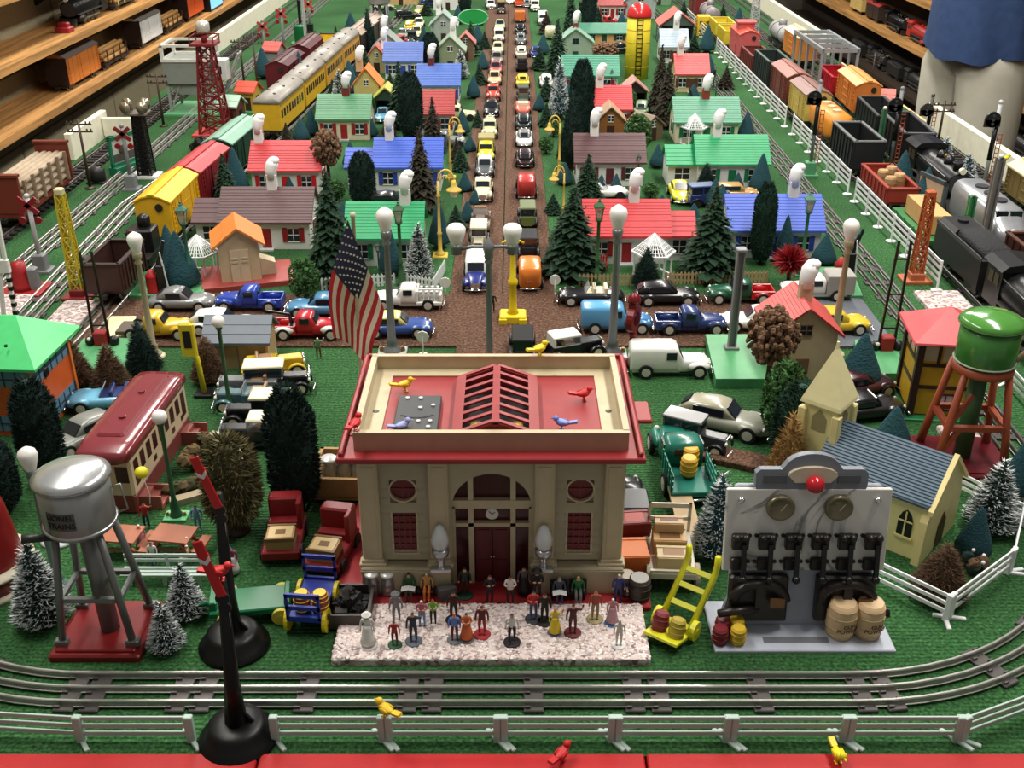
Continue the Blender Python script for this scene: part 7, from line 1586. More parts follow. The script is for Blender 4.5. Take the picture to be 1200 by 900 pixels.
# ================================================================= cars
def pc(kind, label, px, py, rz, c1, c2=None, **kw):
    x, y = G(px, py, kw.get('z', 0.36)); return car(kind, label, x, y, rz, c1, c2, **kw)
Rr, Ll = 0.0, PI
W1 = paint(228,228,222); K1 = paint(22,22,26); CR1 = paint(226,220,184)
pc('coupe', 'grey coupe on the cross street beside the red oil drum', 214, 361, Rr, paint(120,122,122))
pc('pickup', 'blue pickup facing the grey coupe', 294, 361, Ll, paint(40,66,160))
pc('sedan', 'light blue sedan behind the red tow truck', 376, 368, Ll, paint(74,128,164))
pc('milk', 'white milk truck beside the picket fence corner', 478, 359, Ll, W1)
pc('convertible', 'black open touring car with pale seats beneath the lantern lamp', 692, 354, Ll, K1, M(206,196,170))
pc('sedan', 'black sedan parked in front of the black brush tree', 780, 354, Rr, K1)
pc('pickup', 'green and red pickup near the coral tree', 866, 352, Ll, paint(24,80,56), paint(180,30,36))
pc('flatbed', 'yellow antique truck beside the pale cream plate', 186, 393, Rr, paint(216,176,44), M(90,80,70))
pc('sedan', 'white sedan behind the tan shed roof', 262, 388, Rr, W1)
pc('tow', 'red and white tow truck next to the flag', 362, 393, Rr, paint(178,30,40))
pc('sedan', 'blue sedan with yellow roof between the flag and the grey lamp', 466, 391, Rr, paint(40,72,140), paint(220,206,120))
pc('panel', 'light blue panel van behind the grey lamp', 722, 386, Rr, paint(60,120,170), paint(92,160,206))
pc('pickup', 'dark blue pickup in front of the black sedan', 808, 387, Rr, paint(40,58,110))
pc('sedan', 'white sedan half hidden by the girder post', 884, 384, Ll, W1)
pc('truck', 'white truck with grey load beside the grey pavement', 952, 348, Ll, W1, M(150,146,140))
pc('wagon', 'yellow taxi wagon behind the cream lamp', 977, 387, Rr, paint(216,182,52), paint(60,54,44), z=0.42)
pc('van', 'white delivery truck standing on the grass behind the station', 784, 436, Rr, W1, z=0.02, sc=1.05)
pc('antique', 'black antique car seen from behind, just past the station parapet', 612, 416, PI/2, K1, z=0.37)
pc('roadster', 'black roadster with white top behind the station parapet', 672, 418, 0.35, K1, W1, z=0.02)
pc('sedan', 'grey-green streamlined sedan parked near the lichen tree', 846, 502, -0.45, paint(150,152,138), paint(160,156,134), z=0.02, sc=1.15)
pc('antique', 'dark grey antique coupe beside the streamlined sedan', 816, 524, -0.5, paint(62,64,66), paint(58,60,62), z=0.02, sc=0.95)
pc('stake', 'teal green stake truck backed up to the plank ramp', 796, 553, PI/2+0.06, paint(24,104,88), M(26,112,96), z=0.02, sc=1.32)
for i, (px, py) in enumerate(((806, 560), (808, 548))): 
    gx, gy = G(px, py, 1.8); barrel('yellow drum in the stake truck bed, %s' % ('near the ramp' if i == 0 else 'farther in'), gx, gy, 2.3, M(206,160,44), 2.2, 0.95, name='drum')
solo('loading_ramp', 'pale plank ramp leaning on the green stake truck', 'ramp', M(186,156,112, stripes=('Y', 60.0)), lambda b: b.prism([(-4.2,0.0),(3.0,1.6),(3.0,1.9),(-4.2,0.25)],'x',-1.2,1.2), *G(800, 604), 0.02, 0.06)
pc('convertible', 'pale blue convertible with dark seats beside the diner', 130, 476, Ll+0.15, paint(110,176,206), paint(50,60,110), z=0.02)
pc('sedan', 'grey sedan parked between the shop and the diner', 98, 520, -PI/2-0.6, paint(128,130,124), z=0.02, sc=1.0)
pc('roadster', 'yellow and black roadster near the tan shed', 322, 438, 0.25, paint(206,170,40), z=0.02)
pc('antique', 'black antique car with cream roof above the columnar tree', 328, 458, 0.1, K1, CR1, z=0.02)
pc('roadster', 'silver-grey roadster in the row behind the columnar tree', 296, 462, PI, paint(110,112,112), z=0.02)
pc('roadster', 'teal roadster with pale fenders in the parked row', 294, 478, PI, paint(70,104,110), z=0.02)
pc('antique', 'black antique car with cream top beside the globe lamp base', 306, 496, PI, K1, CR1, z=0.02)
pc('roadster', 'black roadster with cream hood behind the shaggy tree', 300, 520, PI, K1, CR1, z=0.02)
pc('truck', 'black truck with white doors behind the station side wall', 736, 598, PI/2, K1, paint(40,42,44), z=0.02, sc=0.9)
pc('sedan', 'black sedan parked behind the church steeple', 1012, 488, 0.2, K1, z=0.02)
pc('sedan', 'dark sedan parked behind the black one near the steeple', 1004, 462, 0.3, paint(60,20,28), z=0.02)
pc('coupe', 'bright yellow coupe in the drive of the green-roofed cottage', 796, 232, -PI/2, paint(216,206,30), z=0.02)
pc('convertible', 'maroon convertible behind the brown-roofed cottage', 355, 240, Rr, paint(90,20,34), M(170,120,110), z=0.02)
pc('coupe', 'turquoise coupe inside the green garage', 449, 140, -PI/2, paint(90,160,190), z=0.02, sc=0.9)
pc('wagon', 'tan wood-sided wagon behind the blue cottage', 862, 232, Rr, paint(180,140,84), z=0.02, sc=0.9)
pc('sedan', 'dark sedan with yellow lamps behind the emerald roof', 458, 244, Rr, paint(50,48,44), z=0.02, detail=False)
pc('van', 'pale green bus beside the dull red cottage', 536, 140, Rr, paint(206,206,160), z=0.02, sc=0.95, detail=False)
# cars along the road: left lane comes towards us, right lane goes away
lane = [('panel', paint(36,48,120), paint(226,228,228), 340, 'blue and white van'), ('antique', paint(190,184,160), paint(226,220,190), 300, 'cream-topped antique car'), ('roadster', paint(120,104,92), None, 272, 'brown-grey roadster'),
        ('pickup', paint(220,214,176), None, 236, 'cream truck'), ('sedan', paint(80,84,88), W1, 208, 'grey sedan with white roof'), ('truck', paint(214,200,40), M(150,140,90), 190, 'yellow truck'),
        ('tank', paint(196,196,150), M(176,180,150), 162, 'cream tank truck'), ('sedan', K1, None, 137, 'black sedan'), ('pickup', paint(190,70,56), M(170,90,70), 118, 'orange-red pickup'),
        ('sedan', paint(216,176,130), None, 100, 'peach sedan'), ('sedan', paint(170,80,80), None, 88, 'rose sedan'), ('coupe', paint(120,112,104), None, 76, 'grey-brown coupe'),
        ('sedan', paint(226,222,170), None, 64, 'pale yellow sedan'), ('van', paint(226,224,196), None, 50, 'cream van'), ('sedan', paint(176,190,160), None, 36, 'pale green sedan'),
        ('antique', K1, M(120,110,70), 16, 'black antique car'), ('truck', paint(190,160,60), M(190,170,90), 4, 'ochre truck')]
for i, (k, a, c, py, d) in enumerate(lane):
    car(k, '%s, %s in the oncoming lane counted from the crossroads' % (d, ORD[i+1]), -5.9 if i < 6 else -6.2+0.12*i, G(600, py, 0.36)[1]+3.5, -PI/2, a, c, detail=i < 9, group='cars in the oncoming lane')
lane = [('panel', paint(222,120,44), paint(222,126,50), 338, 'orange truck'), ('antique', K1, paint(40,42,42), 305, 'black antique car'), ('antique', paint(90,104,50), paint(120,130,96), 268, 'olive antique car'),
        ('panel', paint(120,24,34), paint(176,54,50), 232, 'red two-tone truck'), ('sedan', paint(44,24,26), None, 196, 'dark maroon sedan'), ('coupe', W1, paint(120,122,120), 172, 'white car with grey roof'),
        ('sedan', paint(34,44,46), None, 152, 'dark green-black sedan'), ('convertible', paint(206,110,94), M(220,206,180), 134, 'coral convertible'), ('antique', paint(90,100,84), None, 120, 'grey-green antique car'),
        ('coupe', paint(222,190,40), None, 103, 'yellow coupe'), ('antique', K1, paint(90,80,76), 84, 'black antique car'), ('sedan', paint(214,208,190), None, 68, 'ivory sedan'),
        ('coupe', paint(100,106,106), None, 52, 'slate grey coupe'), ('sedan', K1, None, 40, 'black sedan'), ('truck', paint(220,160,40), M(206,110,50), 26, 'yellow-orange truck'), ('pickup', paint(200,90,50), None, 8, 'orange pickup')]
for i, (k, a, c, py, d) in enumerate(lane):
    car(k, '%s, %s in the outgoing lane counted from the crossroads' % (d, ORD[i+1]), 2.9 if i < 8 else 3.1, G(600, py, 0.36)[1]+3.5, PI/2, a, c, detail=i < 8, group='cars in the outgoing lane')
far = [('truck', W1, W1, 636, 28), ('panel', paint(226,224,206), None, 627, 12), ('sedan', W1, None, 598, 4), ('sedan', paint(226,222,160), None, 489, 42), ('sedan', paint(220,218,180), None, 491, 32), ('antique', K1, None, 483, 52),
       ('sedan', paint(140,150,140), None, 472, 45), ('convertible', paint(220,190,60), None, 492, 16), ('coupe', paint(190,196,196), None, 494, 60)]
fl_ = ['white box truck parked on the verge beyond the sage cottage', 'ivory panel truck at the head of the verge row', 'white sedan at the far end of the road', 'cream sedan in the far car park, nearer of two', 'pale yellow sedan behind the cream one in the far car park', 'black antique car in the far car park', 'grey-green sedan in the far car park by the brown tree', 'yellow convertible at the back of the far car park', 'silver coupe beside the teal tree in the far car park']
for (k, a, c, px, py), lab in zip(far, fl_): pc(k, lab, px, py, -PI/2, a, c, z=0.02, detail=False)
# ================================================================= figurines on the platform
def cm(r, g, b): return M(r, g, b, rough=0.6)
BK, WH, NV, GY, RDc, DKR = cm(26,24,26), cm(214,212,206), cm(36,48,96), cm(110,114,116), cm(160,40,44), cm(90,26,30)
BM = cm(44,84,48)
sit0 = 0.5
figure('seated figurine in green reading a white paper against the station plinth', 480, 697, 'sit', cm(70,70,60), cm(44,90,54), BK, z=sit0, bench=BK, prop='paper')
figure('seated figurine in orange and white against the station plinth', 501, 697, 'sit', cm(206,110,50), cm(200,150,90), WH, z=sit0, bench=BK)
figure('figurine in dark green standing at the station door', 545, 698, 'stand', cm(30,36,32), cm(26,44,34), BK, z=sit0, stand=cm(30,60,40))
figure('figurine in black suit with folded arms before the door', 574, 706, 'hold', BK, cm(34,30,34), cm(60,50,46), z=sit0, rz=0.3)
figure('figurine in white shirt and black trousers by the door', 598, 707, 'hold', BK, WH, DKBROWN, z=sit0)
figure('figurine in black dress and grey shawl next to the tall black one', 614, 696, 'skirt', BK, cm(90,86,84), BK, z=sit0)
figure('tall figurine in black coat and hat before the plinth', 629, 704, 'hold', BK, BK, BK, z=sit0, prop='hat', sc=1.1)
figure('seated figurine in blue trousers reading a white newspaper', 655, 702, 'sit', cm(40,60,110), cm(70,80,96), GY, z=sit0, bench=BK, prop='paper')
figure('seated figurine in green jacket with grey trousers', 677, 701, 'sit', cm(100,104,104), cm(36,104,54), cm(190,170,110), z=sit0, bench=BK)
figure('figurine in blue overalls carrying a grey bag by the barrels', 724, 705, 'stand', NV, cm(44,60,120), cm(190,180,150), z=sit0, prop='case')
figure('sailor figurine all in white with a white cap', 432, 756, 'skirt', WH, WH, WH, stand=WH, prop='hat', sc=1.05)
figure('figurine in grey coat and hat with dark bags', 465, 728, 'walk', GY, cm(120,124,128), GY, prop='hat')
figure('small figurine in dark red on a green disc', 463, 756, 'stand', DKR, RDc, DKR, stand=cm(30,80,50), sc=0.82)
figure('figurine in dark blue-grey with a raised arm on a grey disc', 485, 752, 'wave', cm(40,46,56), cm(44,50,60), DKBROWN, stand=cm(90,96,106))
figure('figurine in pink and blue sitting near the red base', 495, 733, 'hold', cm(90,140,180), cm(170,100,110), WH, sc=0.9)
figure('crouching figurine in lime green and black', 508, 730, 'hold', BK, cm(120,170,60), RDc, sc=0.85)
figure('figurine in dark brown suit standing centre of the group', 532, 727, 'stand', cm(44,28,26), cm(50,34,32), BK, stand=BK)
figure('figurine in blue shirt and red cap', 533, 750, 'stand', DKR, cm(90,120,190), RDc, stand=GY, sc=0.9)
figure('figurine in orange apron beside the blue-shirted one', 547, 749, 'hold', BK, cm(196,96,46), BK, stand=GY, skirt=cm(190,90,44), sc=0.9)
figure('figurine entirely in dark red on a red disc', 565, 744, 'stand', RDc, DKR, DKR, stand=RDc)
figure('figurine in white shirt and black trousers on a black foot in the open', 600, 753, 'walk', BK, WH, DKBROWN, stand=BK)
figure('figurine in red top and blue trousers beside the black uniform', 625, 726, 'hold', cm(60,70,110), cm(180,44,46), BK, stand=cm(60,60,66))
figure('figurine in black uniform on a black disc', 638, 729, 'stand', BK, BK, BK, stand=BK)
figure('figurine in yellow raincoat with a raised arm', 650, 742, 'wave', cm(60,60,80), cm(206,180,40), cm(190,90,50), stand=cm(90,100,120), skirt=cm(206,180,40), sc=0.85)
figure('figurine in chocolate brown waving, on a brown disc', 671, 742, 'wave', cm(74,26,24), cm(80,30,28), cm(70,24,22), stand=cm(100,36,36))
figure('figurine in rust jacket and khaki trousers on a tan disc', 697, 726, 'stand', cm(140,120,84), cm(150,70,54), cm(150,60,50), stand=cm(150,136,96))
figure('figurine in pink on a blue block', 717, 730, 'skirt', cm(170,130,140), cm(180,120,126), WH, stand=cm(60,120,190), sc=0.85)
figure('pale figurine on a white disc at the mat corner', 725, 756, 'stand', cm(190,186,176), cm(206,200,190), cm(90,140,80), stand=WH, sc=0.85)
solo('luggage_case', 'dark luggage case leaning by the station step', 'suitcase', [cm(80,80,80)], lambda b: b.cbox(-0.9,0.9,-0.4,0.4,0,1.3,0.1), *G(524, 700, 0.5), 0.52, 0.4)
# figures on the lawn
figure('child figurine in red holding a yellow balloon before the diner', 173, 619, 'wave', cm(40,50,80), cm(160,34,40), DKBROWN, z=0.02, prop='balloon')
figure('woman figurine in pink beside the picnic tables', 167, 642, 'skirt', cm(200,130,140), cm(190,110,120), WH, z=0.02, sc=0.9)
figure('figurine in white shirt and navy trousers by the picnic table', 181, 662, 'stand', NV, WH, BK, z=0.02, sc=0.85)
figure('figurine in light blue behind the black semaphore mast', 233, 622, 'stand', cm(110,150,190), cm(120,160,200), BK, z=0.02)
figure('figurine in orange seated on the picnic bench', 222, 650, 'sit', cm(120,80,50), cm(170,84,50), WH, z=0.4, sc=0.85, rz=-1.3)
figure('figurine in tan seated on the picnic bench end', 222, 660, 'sit', cm(190,180,150), cm(180,150,110), WH, z=0.4, sc=0.85, rz=-1.3)
figure('figurine in purple skirt and blue cap on the lawn', 274, 672, 'skirt', cm(190,190,190), cm(120,50,90), cm(40,70,150), z=0.02)
figure('figurine in green coat standing by the cross street', 374, 420, 'wave', cm(90,60,44), cm(80,120,80), WH, z=0.02)
figure('traffic officer figurine beside the yellow lamp post', 577, 366, 'stand', BK, BK, BK, z=0.37)
def sign_post(label, px, base, top, m=None):
    x, y = G(px, base); h = HT(base, top); o = thing('road_sign', label, 'sign', x, y, 0.02)
    part(o, 'post', WHITE, lambda b: b.tube([(0,0,0),(0,0,h-0.8)],0.12,6)); part(o, 'disc', m or M(206,210,200), lambda b: b.disc((0,0,h-0.9),'y',0.9,0.2,8)); part(o, 'foot', WHITE, lambda b: b.lathe([(0.7,0),(0.6,0.2),(0,0.3)],10))
sign_post('round white road sign at the picket fence corner', 522, 349, 325)
sign_post('small white road sign behind the station corner', 496, 416, 388)
sign_post('thin white crossing post beside the black touring car', 650, 346, 322)
# ================================================================= trains and trackside, block-wall side
def tx_at(path, Y):
    for a, c in zip(path, path[1:]):
        if a[1] <= Y <= c[1]: return a[0]+(c[0]-a[0])*(Y-a[1])/(c[1]-a[1]), -math.atan2(c[0]-a[0], c[1]-a[1])
    return path[-1][0], 0.0
TD = [(-63.5, 127), (-63, 150), (-62, 200), (-57, 270), (-53, 340), (-46, 430), (-42, 560)]
TC = [(-73, 118), (-75, 170), (-76, 205), (-70, 250), (-65, 285), (-62.5, 330), (-58, 430), (-54, 560)]
TG = [(84, 140), (84, 185), (90, 280), (92, 330), (92, 560)]
def on(path, kind, label, Y, m, m2=None, **kw):
    x, a = tx_at(path, Y); return wagon(kind, label, x, Y, m, m2, rz=a, **kw)
on(TD, 'hopper', 'dark brown ore car loaded beside the cream lamp', 159, M(64,40,36), M(50,34,32), L=11, hgt=4.4, W=2.7)
cr = thing('crane_car', 'black crane car tangled with rods behind the ore car', 'train car', -62.8, 171.5, 1.05, 0, (0.85,0.85,0.85))
part(cr, 'deck', IRON, lambda b: b.box(-2.8,2.8,-5,5,1.6,2.3)); part(cr, 'cab', BLACK, lambda b: b.cbox(-2.6,2.6,-1,4,2.3,6.8,0.3)); part(cr, 'boom', M(70,40,34), lambda b: (b.bar((-0.8,-1,4),(-0.4,-6.5,8.5),0.4), b.bar((0.8,-1,4),(0.4,-6.5,8.5),0.4), b.bar((0.4,-6.5,8.5),(2.4,-8.4,8.9),0.5))); part(cr, 'boiler', BLACK, lambda b: b.lathe([(1.3,6.6),(1.3,8.6),(0.6,9.2),(0,9.2)],12,c=(0.4,2.2,0))); bogies(cr, 11)
on(TD, 'box', 'bright yellow boxcar behind the green lantern lamp', 187, M(214,166,34), M(220,176,40), L=17, hgt=6.8)
on(TD, 'box', 'red boxcar coupled behind the yellow boxcar', 206.5, M(120,26,34), M(176,60,66), L=18, hgt=6.6)
on(TD, 'box', 'dark green boxcar with pale green roof behind the red boxcar', 227.5, M(22,54,44), M(120,160,140), L=20, hgt=6.8)
PY_, PR_ = M(206,162,36), M(150,144,136, rough=0.4)
for i, Y in enumerate((266, 291.5, 317, 342.5)):
    on(TD, 'pass', 'yellow passenger coach with silver-tan roof, %s of four counted from the red cottage' % ORD[i+1], Y, PY_ if i < 2 else M(200,150,60), PR_, L=23.5, hgt=7.0, trim=M(150,120,40), detail=i < 2)
on(TC, 'box', 'maroon boxcar on the track beside the first coaches', 308, M(86,22,32), M(70,24,30), L=20)
on(TC, 'box', 'maroon boxcar farther along beside the second coach', 334, M(90,26,36), M(76,28,34), L=20, detail=False)
on(TC, 'gondola', 'yellow and black low car beyond the coaches', 360, M(206,176,40), M(40,40,40), L=17, detail=False)
on(TD, 'box', 'dark car with flat tan roof at the far end of the coaches', 366.5, M(40,34,32), M(160,140,126), L=20, detail=False, hgt=6)
on(TD, 'box', 'dark boxcar with pale roof last in the coach line', 388, M(50,40,40), M(190,170,160), L=20, detail=False, hgt=6)
# log car with bulkheads
o = thing('pulpwood_car', 'red-brown bulkhead car stacked with pale logs beside the cream board', 'train car', -93.4, 202, 1.2); RB = M(110,46,34)
part(o, 'deck', RB, lambda b: b.box(-3.1,3.1,-12.5,12.5,1.6,2.5))
for s_ in (-1, 1): part(o, 'bulkhead', RB, lambda b: (b.box(-3.3,3.3,-0.4,0.4,2.4,9.4), b.box(-3.5,3.5,-0.6,0.6,9.2,9.7)), key='bk', loc=(0,s_*12.2,0))
r = random.Random(4)
for i in range(5):
    for j in range(4): part(o, 'log', M(168,150,128, rough=0.8, var=0.2), lambda b: b.tube([(0,-11.2,0),(0,11.2,0)],0.62,8), key='lg', loc=(-2.5+i*1.25, r.uniform(-.5,.5), 3.2+j*1.35))
for i in range(6): part(o, 'side_stake', M(130,110,90), lambda b: b.box(-0.25,0.25,-0.3,0.3,2.4,8.0), key='ss', loc=(3.3,-10+i*4,0))
bogies(o, 25)
# lattice masts and signals
def lattice_pole(label, x, y, h, m, basem, w0=0.9, w1=0.55, lamp=None, base=2.4, lean=(0,0)):
    o = thing('lattice_mast', label, 'mast', x, y, 0.02)
    part(o, 'lattice', m, lambda b: lattice(b, w0, w1, 1.0, h, max(4, int(h/2.2)), 0.17), rot=(lean[0], lean[1], 0))
    part(o, 'base', basem, lambda b: (b.cbox(-base,base,-base*0.8,base*0.8,0,0.5,0.1), b.cbox(-base*0.5,base*0.5,-base*0.5,base*0.5,0.5,1.6,0.15)))
    part(o, 'cap', lamp or m, lambda b: b.cbox(-w1*1.2,w1*1.2,-w1*1.2,w1*1.2,0,0.9,0.15), loc=(h*math.sin(lean[1]), -h*math.sin(lean[0]), h*math.cos(lean[1])))
    return o
lattice_pole('yellow lattice mast on a dark red base beside the gravel crossing', *G(94, 348), 17, M(190,170,40), M(130,36,40), lamp=M(196,190,150))
lattice_pole('orange lattice mast on a tan-orange base beside the black tender', *G(1072, 329), 14.5, M(170,80,36), M(170,96,60), w0=0.85, w1=0.6)
lattice_pole('thin grey lattice radio mast behind the dump cars', *G(882, 48), 24, LTGREY, GREY, w0=1.6, w1=0.6, base=2.5)
ft = thing('floodlight_tower', 'black lattice floodlight tower with chrome lamps on a white base', 'tower', -79.0, 226, 0.02)
part(ft, 'base', WHITE, lambda b: b.cbox(-2.8,2.8,-2.4,2.4,0,0.5,0.1)); part(ft, 'lattice', BLACK, lambda b: (lattice(b, 1.5, 1.0, 0.5, 13.5, 12, 0.2), b.box(-0.9,0.9,-0.9,0.9,0.5,13))); part(ft, 'platform', M(110,100,90), lambda b: b.cbox(-2.4,2.4,-2.0,2.0,13.5,13.9,0.1))
for i in range(4):
    sx_, sy_ = (-1,1)[i % 2], (-1,1)[i//2]
    l_ = part(ft, 'floodlight', M(170,160,140, rough=0.25, metal=0.7), lambda b: b.lathe([(0.5,0),(1.2,1.0),(1.25,1.2)],14,T=Matrix.Rotation(PI/2,4,'X')), key='fl', loc=(sx_*1.4, sy_*1.0, 15.2 + (0.4 if sy_ > 0 else 0)), rz=sx_*0.4)
    part(l_, 'bracket', M(100,90,80), lambda b: b.box(-0.15,0.15,-0.3,0.3,-1.6,0), key='flb')
bt = thing('beacon_tower', 'dark red lattice beacon tower with silver lamp on a red base', 'tower', -73.2, 263, 0.02, 0, (1,1,1))
part(bt, 'base', M(190,60,60), lambda b: b.cbox(-5.0,5.0,-4.0,4.0,0,0.6,0.1)); part(bt, 'lattice', M(110,24,28), lambda b: lattice(b, 3.2, 1.5, 0.6, 21.5, 7, 0.28)); part(bt, 'platform', M(120,28,32), lambda b: (b.cbox(-3,3,-3,3,21.3,21.9,0.1), [b.box(s_*2.9-0.1,s_*2.9+0.1,-2.9,2.9,23.2,23.5) for s_ in (-1,1)], [b.box(-2.9,2.9,s_*2.9-0.1,s_*2.9+0.1,23.2,23.5) for s_ in (-1,1)], [b.box(a_-0.12,a_+0.12,c_-0.12,c_+0.12,21.8,23.4) for a_ in (-2.8,2.8) for c_ in (-2.8,2.8)])); part(bt, 'lamp_post', M(130,40,40), lambda b: b.tube([(0,0,21.8),(0,0,24.2)],0.7,10)); part(bt, 'beacon_lamp', M(214,210,200, rough=0.25, metal=0.5), lambda b: b.lathe([(1.3,24.0),(1.6,24.6),(1.6,26.2),(1.0,26.8),(0,27.0)],16))
part(bt, 'ladder', M(110,24,28), lambda b: (b.bar((-0.6,-3.2,0.6),(-0.6,-1.6,21.4),0.15), b.bar((0.6,-3.2,0.6),(0.6,-1.6,21.4),0.15), [b.bar((-0.6,-3.2+1.6*k/16,0.6+20.8*k/16),(0.6,-3.2+1.6*k/16,0.6+20.8*k/16),0.12) for k in range(1,16)]))
cl = thing('coal_loader', 'grey coal loader with open railed roof behind the red beacon tower', 'building', -84.5, 289, 0.02); CG = M(150,154,150, rough=0.5)
part(cl, 'base', M(96,170,120), lambda b: b.cbox(-7,7,-8,8,0,0.6,0.1)); part(cl, 'hopper_house', M(128,134,128), lambda b: (b.box(-6,6,-6,5,8,13.5), b.prism([(-6,8),(6,8),(2.5,5),(-2.5,5)],'y',-5,4)))
for sx_ in (-1,1):
    for sy_ in (-1,1): part(cl, 'leg', CG, lambda b: (b.bar((0,0,0.6),(0,0,8.2),0.7), b.bar((0,0,0.8),(-sx_*3,0,7.5),0.35)), key='lg%d' % sx_, loc=(sx_*5.5,sy_*5.0,0))
part(cl, 'roof_rail', M(206,206,198), lambda b: (b.box(-6.2,6.2,-6.3,-5.7,13.5,14.3), b.box(-6.2,6.2,4.7,5.3,13.5,14.3), b.box(-6.3,-5.7,-6,5,13.5,14.3), b.box(5.7,6.3,-6,5,13.5,14.3), [b.box(x_-0.4,x_+0.4,y_-0.4,y_+0.4,14,17.5) for x_ in (-5.8,5.8) for y_ in (-5.8,4.8)], b.box(-6.2,6.2,-6.2,-5.6,17.2,17.8), b.box(-6.2,6.2,4.6,5.2,17.2,17.8), b.box(-6.2,-5.6,-6,5,17.2,17.8), b.box(5.6,6.2,-6,5,17.2,17.8)))
part(cl, 'conveyor', CG, lambda b: (b.bar((6,0,1),(13,-2,15),0.6), b.bar((6,3,1),(13,1,15),0.6), [b.bar((6+k*0.9,-k*0.25,1+k*1.75),(6+k*0.9,3-k*0.25,1+k*1.75),0.3) for k in range(9)])); part(cl, 'control_cab', M(196,198,194), lambda b: b.cbox(7,10.5,-6,-2,9,14,0.2)); part(cl, 'cab_window', BLACK, lambda b: b.box(8.2,9.2,-6.08,-5.95,10.5,12.5))
def hut(label, px, base, roofm, wallm, w_=4.6, h=5.2, basem=None):
    x, y = G(px, base); o = thing('gateman_hut', label, 'hut', x, y+w_/2, 0.02, -0.25)
    part(o, 'base', basem or GBASE, lambda b: b.cbox(-w_*0.75,w_*0.75,-w_*0.75,w_*0.75,0,0.5,0.1), key='hb%.1f' % w_); part(o, 'wall', wallm, lambda b: gable(b, w_, w_, h, h+1.8, 'x'), key='hw%.1f%.1f' % (w_,h), loc=(0,0,0.5)); part(o, 'roof', roofm, lambda b: roof_slab(b, w_, w_, h, h+1.8, axis='x', rows=2), key='hr%.1f%.1f' % (w_,h), loc=(0,0,0.5))
    part(o, 'door', DKBROWN, lambda b: b.box(-0.8,0.8,-0.1,0.05,0,3.4), key='hd', loc=(0.6,-w_/2,0.5)); part(o, 'window', GLASS, lambda b: b.box(-0.05,0.08,-0.8,0.8,0,1.6), key='hwn', loc=(w_/2,0,2.6)); part(o, 'window', GLASS, lambda b: b.box(-0.6,0.6,-0.08,0.05,0,1.5), key='hwn2', loc=(-1.2,-w_/2,2.7))
hut('brown hut with pale mint roof beside the red beacon base', 272, 150, M(176,206,186), M(90,60,50))
hut('yellow hut with bright orange-red roof along the far track', 292, 132, M(206,84,66), M(190,160,70))
hut('grey hut with salmon roof farther along the tracks', 322, 88, M(206,96,90), M(140,150,146), h=7)
hut('pale hut with pinkish roof beside the orange boxcar across the layout', 1034, 142, M(196,110,100), M(196,160,140), basem=GREY)
def billboard(label, x, y, rz, w_, h, m, sky, low, legs=1.5):
    o = thing('billboard', label, 'billboard', x, y, 0.02, rz)
    part(o, 'frame', m, lambda b: (b.box(-w_/2,w_/2,-0.3,0.3,legs,legs+0.7), b.box(-w_/2,w_/2,-0.3,0.3,legs+h-0.7,legs+h), b.box(-w_/2,-w_/2+0.7,-0.3,0.3,legs,legs+h), b.box(w_/2-0.7,w_/2,-0.3,0.3,legs,legs+h))); part(o, 'poster', sky, lambda b: b.box(-w_/2+0.6,w_/2-0.6,-0.1,0.1,legs+0.6,legs+h-0.6)); part(o, 'poster_print', low, lambda b: (b.box(-w_/2+0.9,w_/2-0.9,-0.16,-0.1,legs+0.9,legs+h*0.4), b.ball((-0.6,-0.15,legs+h*0.5),w_*0.16,(1,0.1,0.7),10,0,None,5)))
    part(o, 'base', m, lambda b: b.cbox(-w_/2,w_/2,-1.2,1.2,0,legs+0.05,0.1)); return o
billboard('green framed billboard with a white bordered picture beside the telegraph pole', -84.8, 231, 1.15, 9, 6.5, M(30,110,80), M(190,190,180), M(80,74,70))
billboard('grey framed billboard with a landscape picture behind the teal trees', 79.6, 197, -1.3, 9, 7, M(70,78,80), M(196,166,140), M(80,100,50))
def telegraph(label, px, base, top, m=None, arms=2):
    x, y = G(px, base); h = HT(base, top); o = thing('telegraph_pole', label, 'pole', x, y, 0.02); m = m or M(64,50,40)
    part(o, 'pole', m, lambda b: b.tube([(0,0,0),(0,0,h)],[0.35,0.22],8)); part(o, 'foot', m, lambda b: b.lathe([(1.1,0),(1.0,0.3),(0.3,0.5)],10))
    for k in range(arms):
        a_ = part(o, 'cross_arm', m, lambda b: b.box(-2.6,2.6,-0.15,0.15,-0.15,0.15), key='ca', loc=(0,0,h-1.0-k*1.5)); part(a_, 'insulator', m, lambda b: [b.lathe([(0.18,0.1),(0.18,0.6),(0,0.65)],6,c=(e,0,0)) for e in (-2.3,-1.5,1.5,2.3)], key='ins')
telegraph('brown telegraph pole beside the cream board and tie track', 106, 221, 140)
telegraph('brown telegraph pole by the cream board near the person', 1098, 172, 118)
telegraph('brown telegraph pole behind the floodlight tower', 192, 148, 85)
telegraph('dark telegraph pole beyond the silver gantry', 1019, 108, 62)
telegraph('dark telegraph pole beside the coal conveyor', 287, 105, 45)
telegraph('dark telegraph pole among the far signals near the hut', 304, 120, 40)
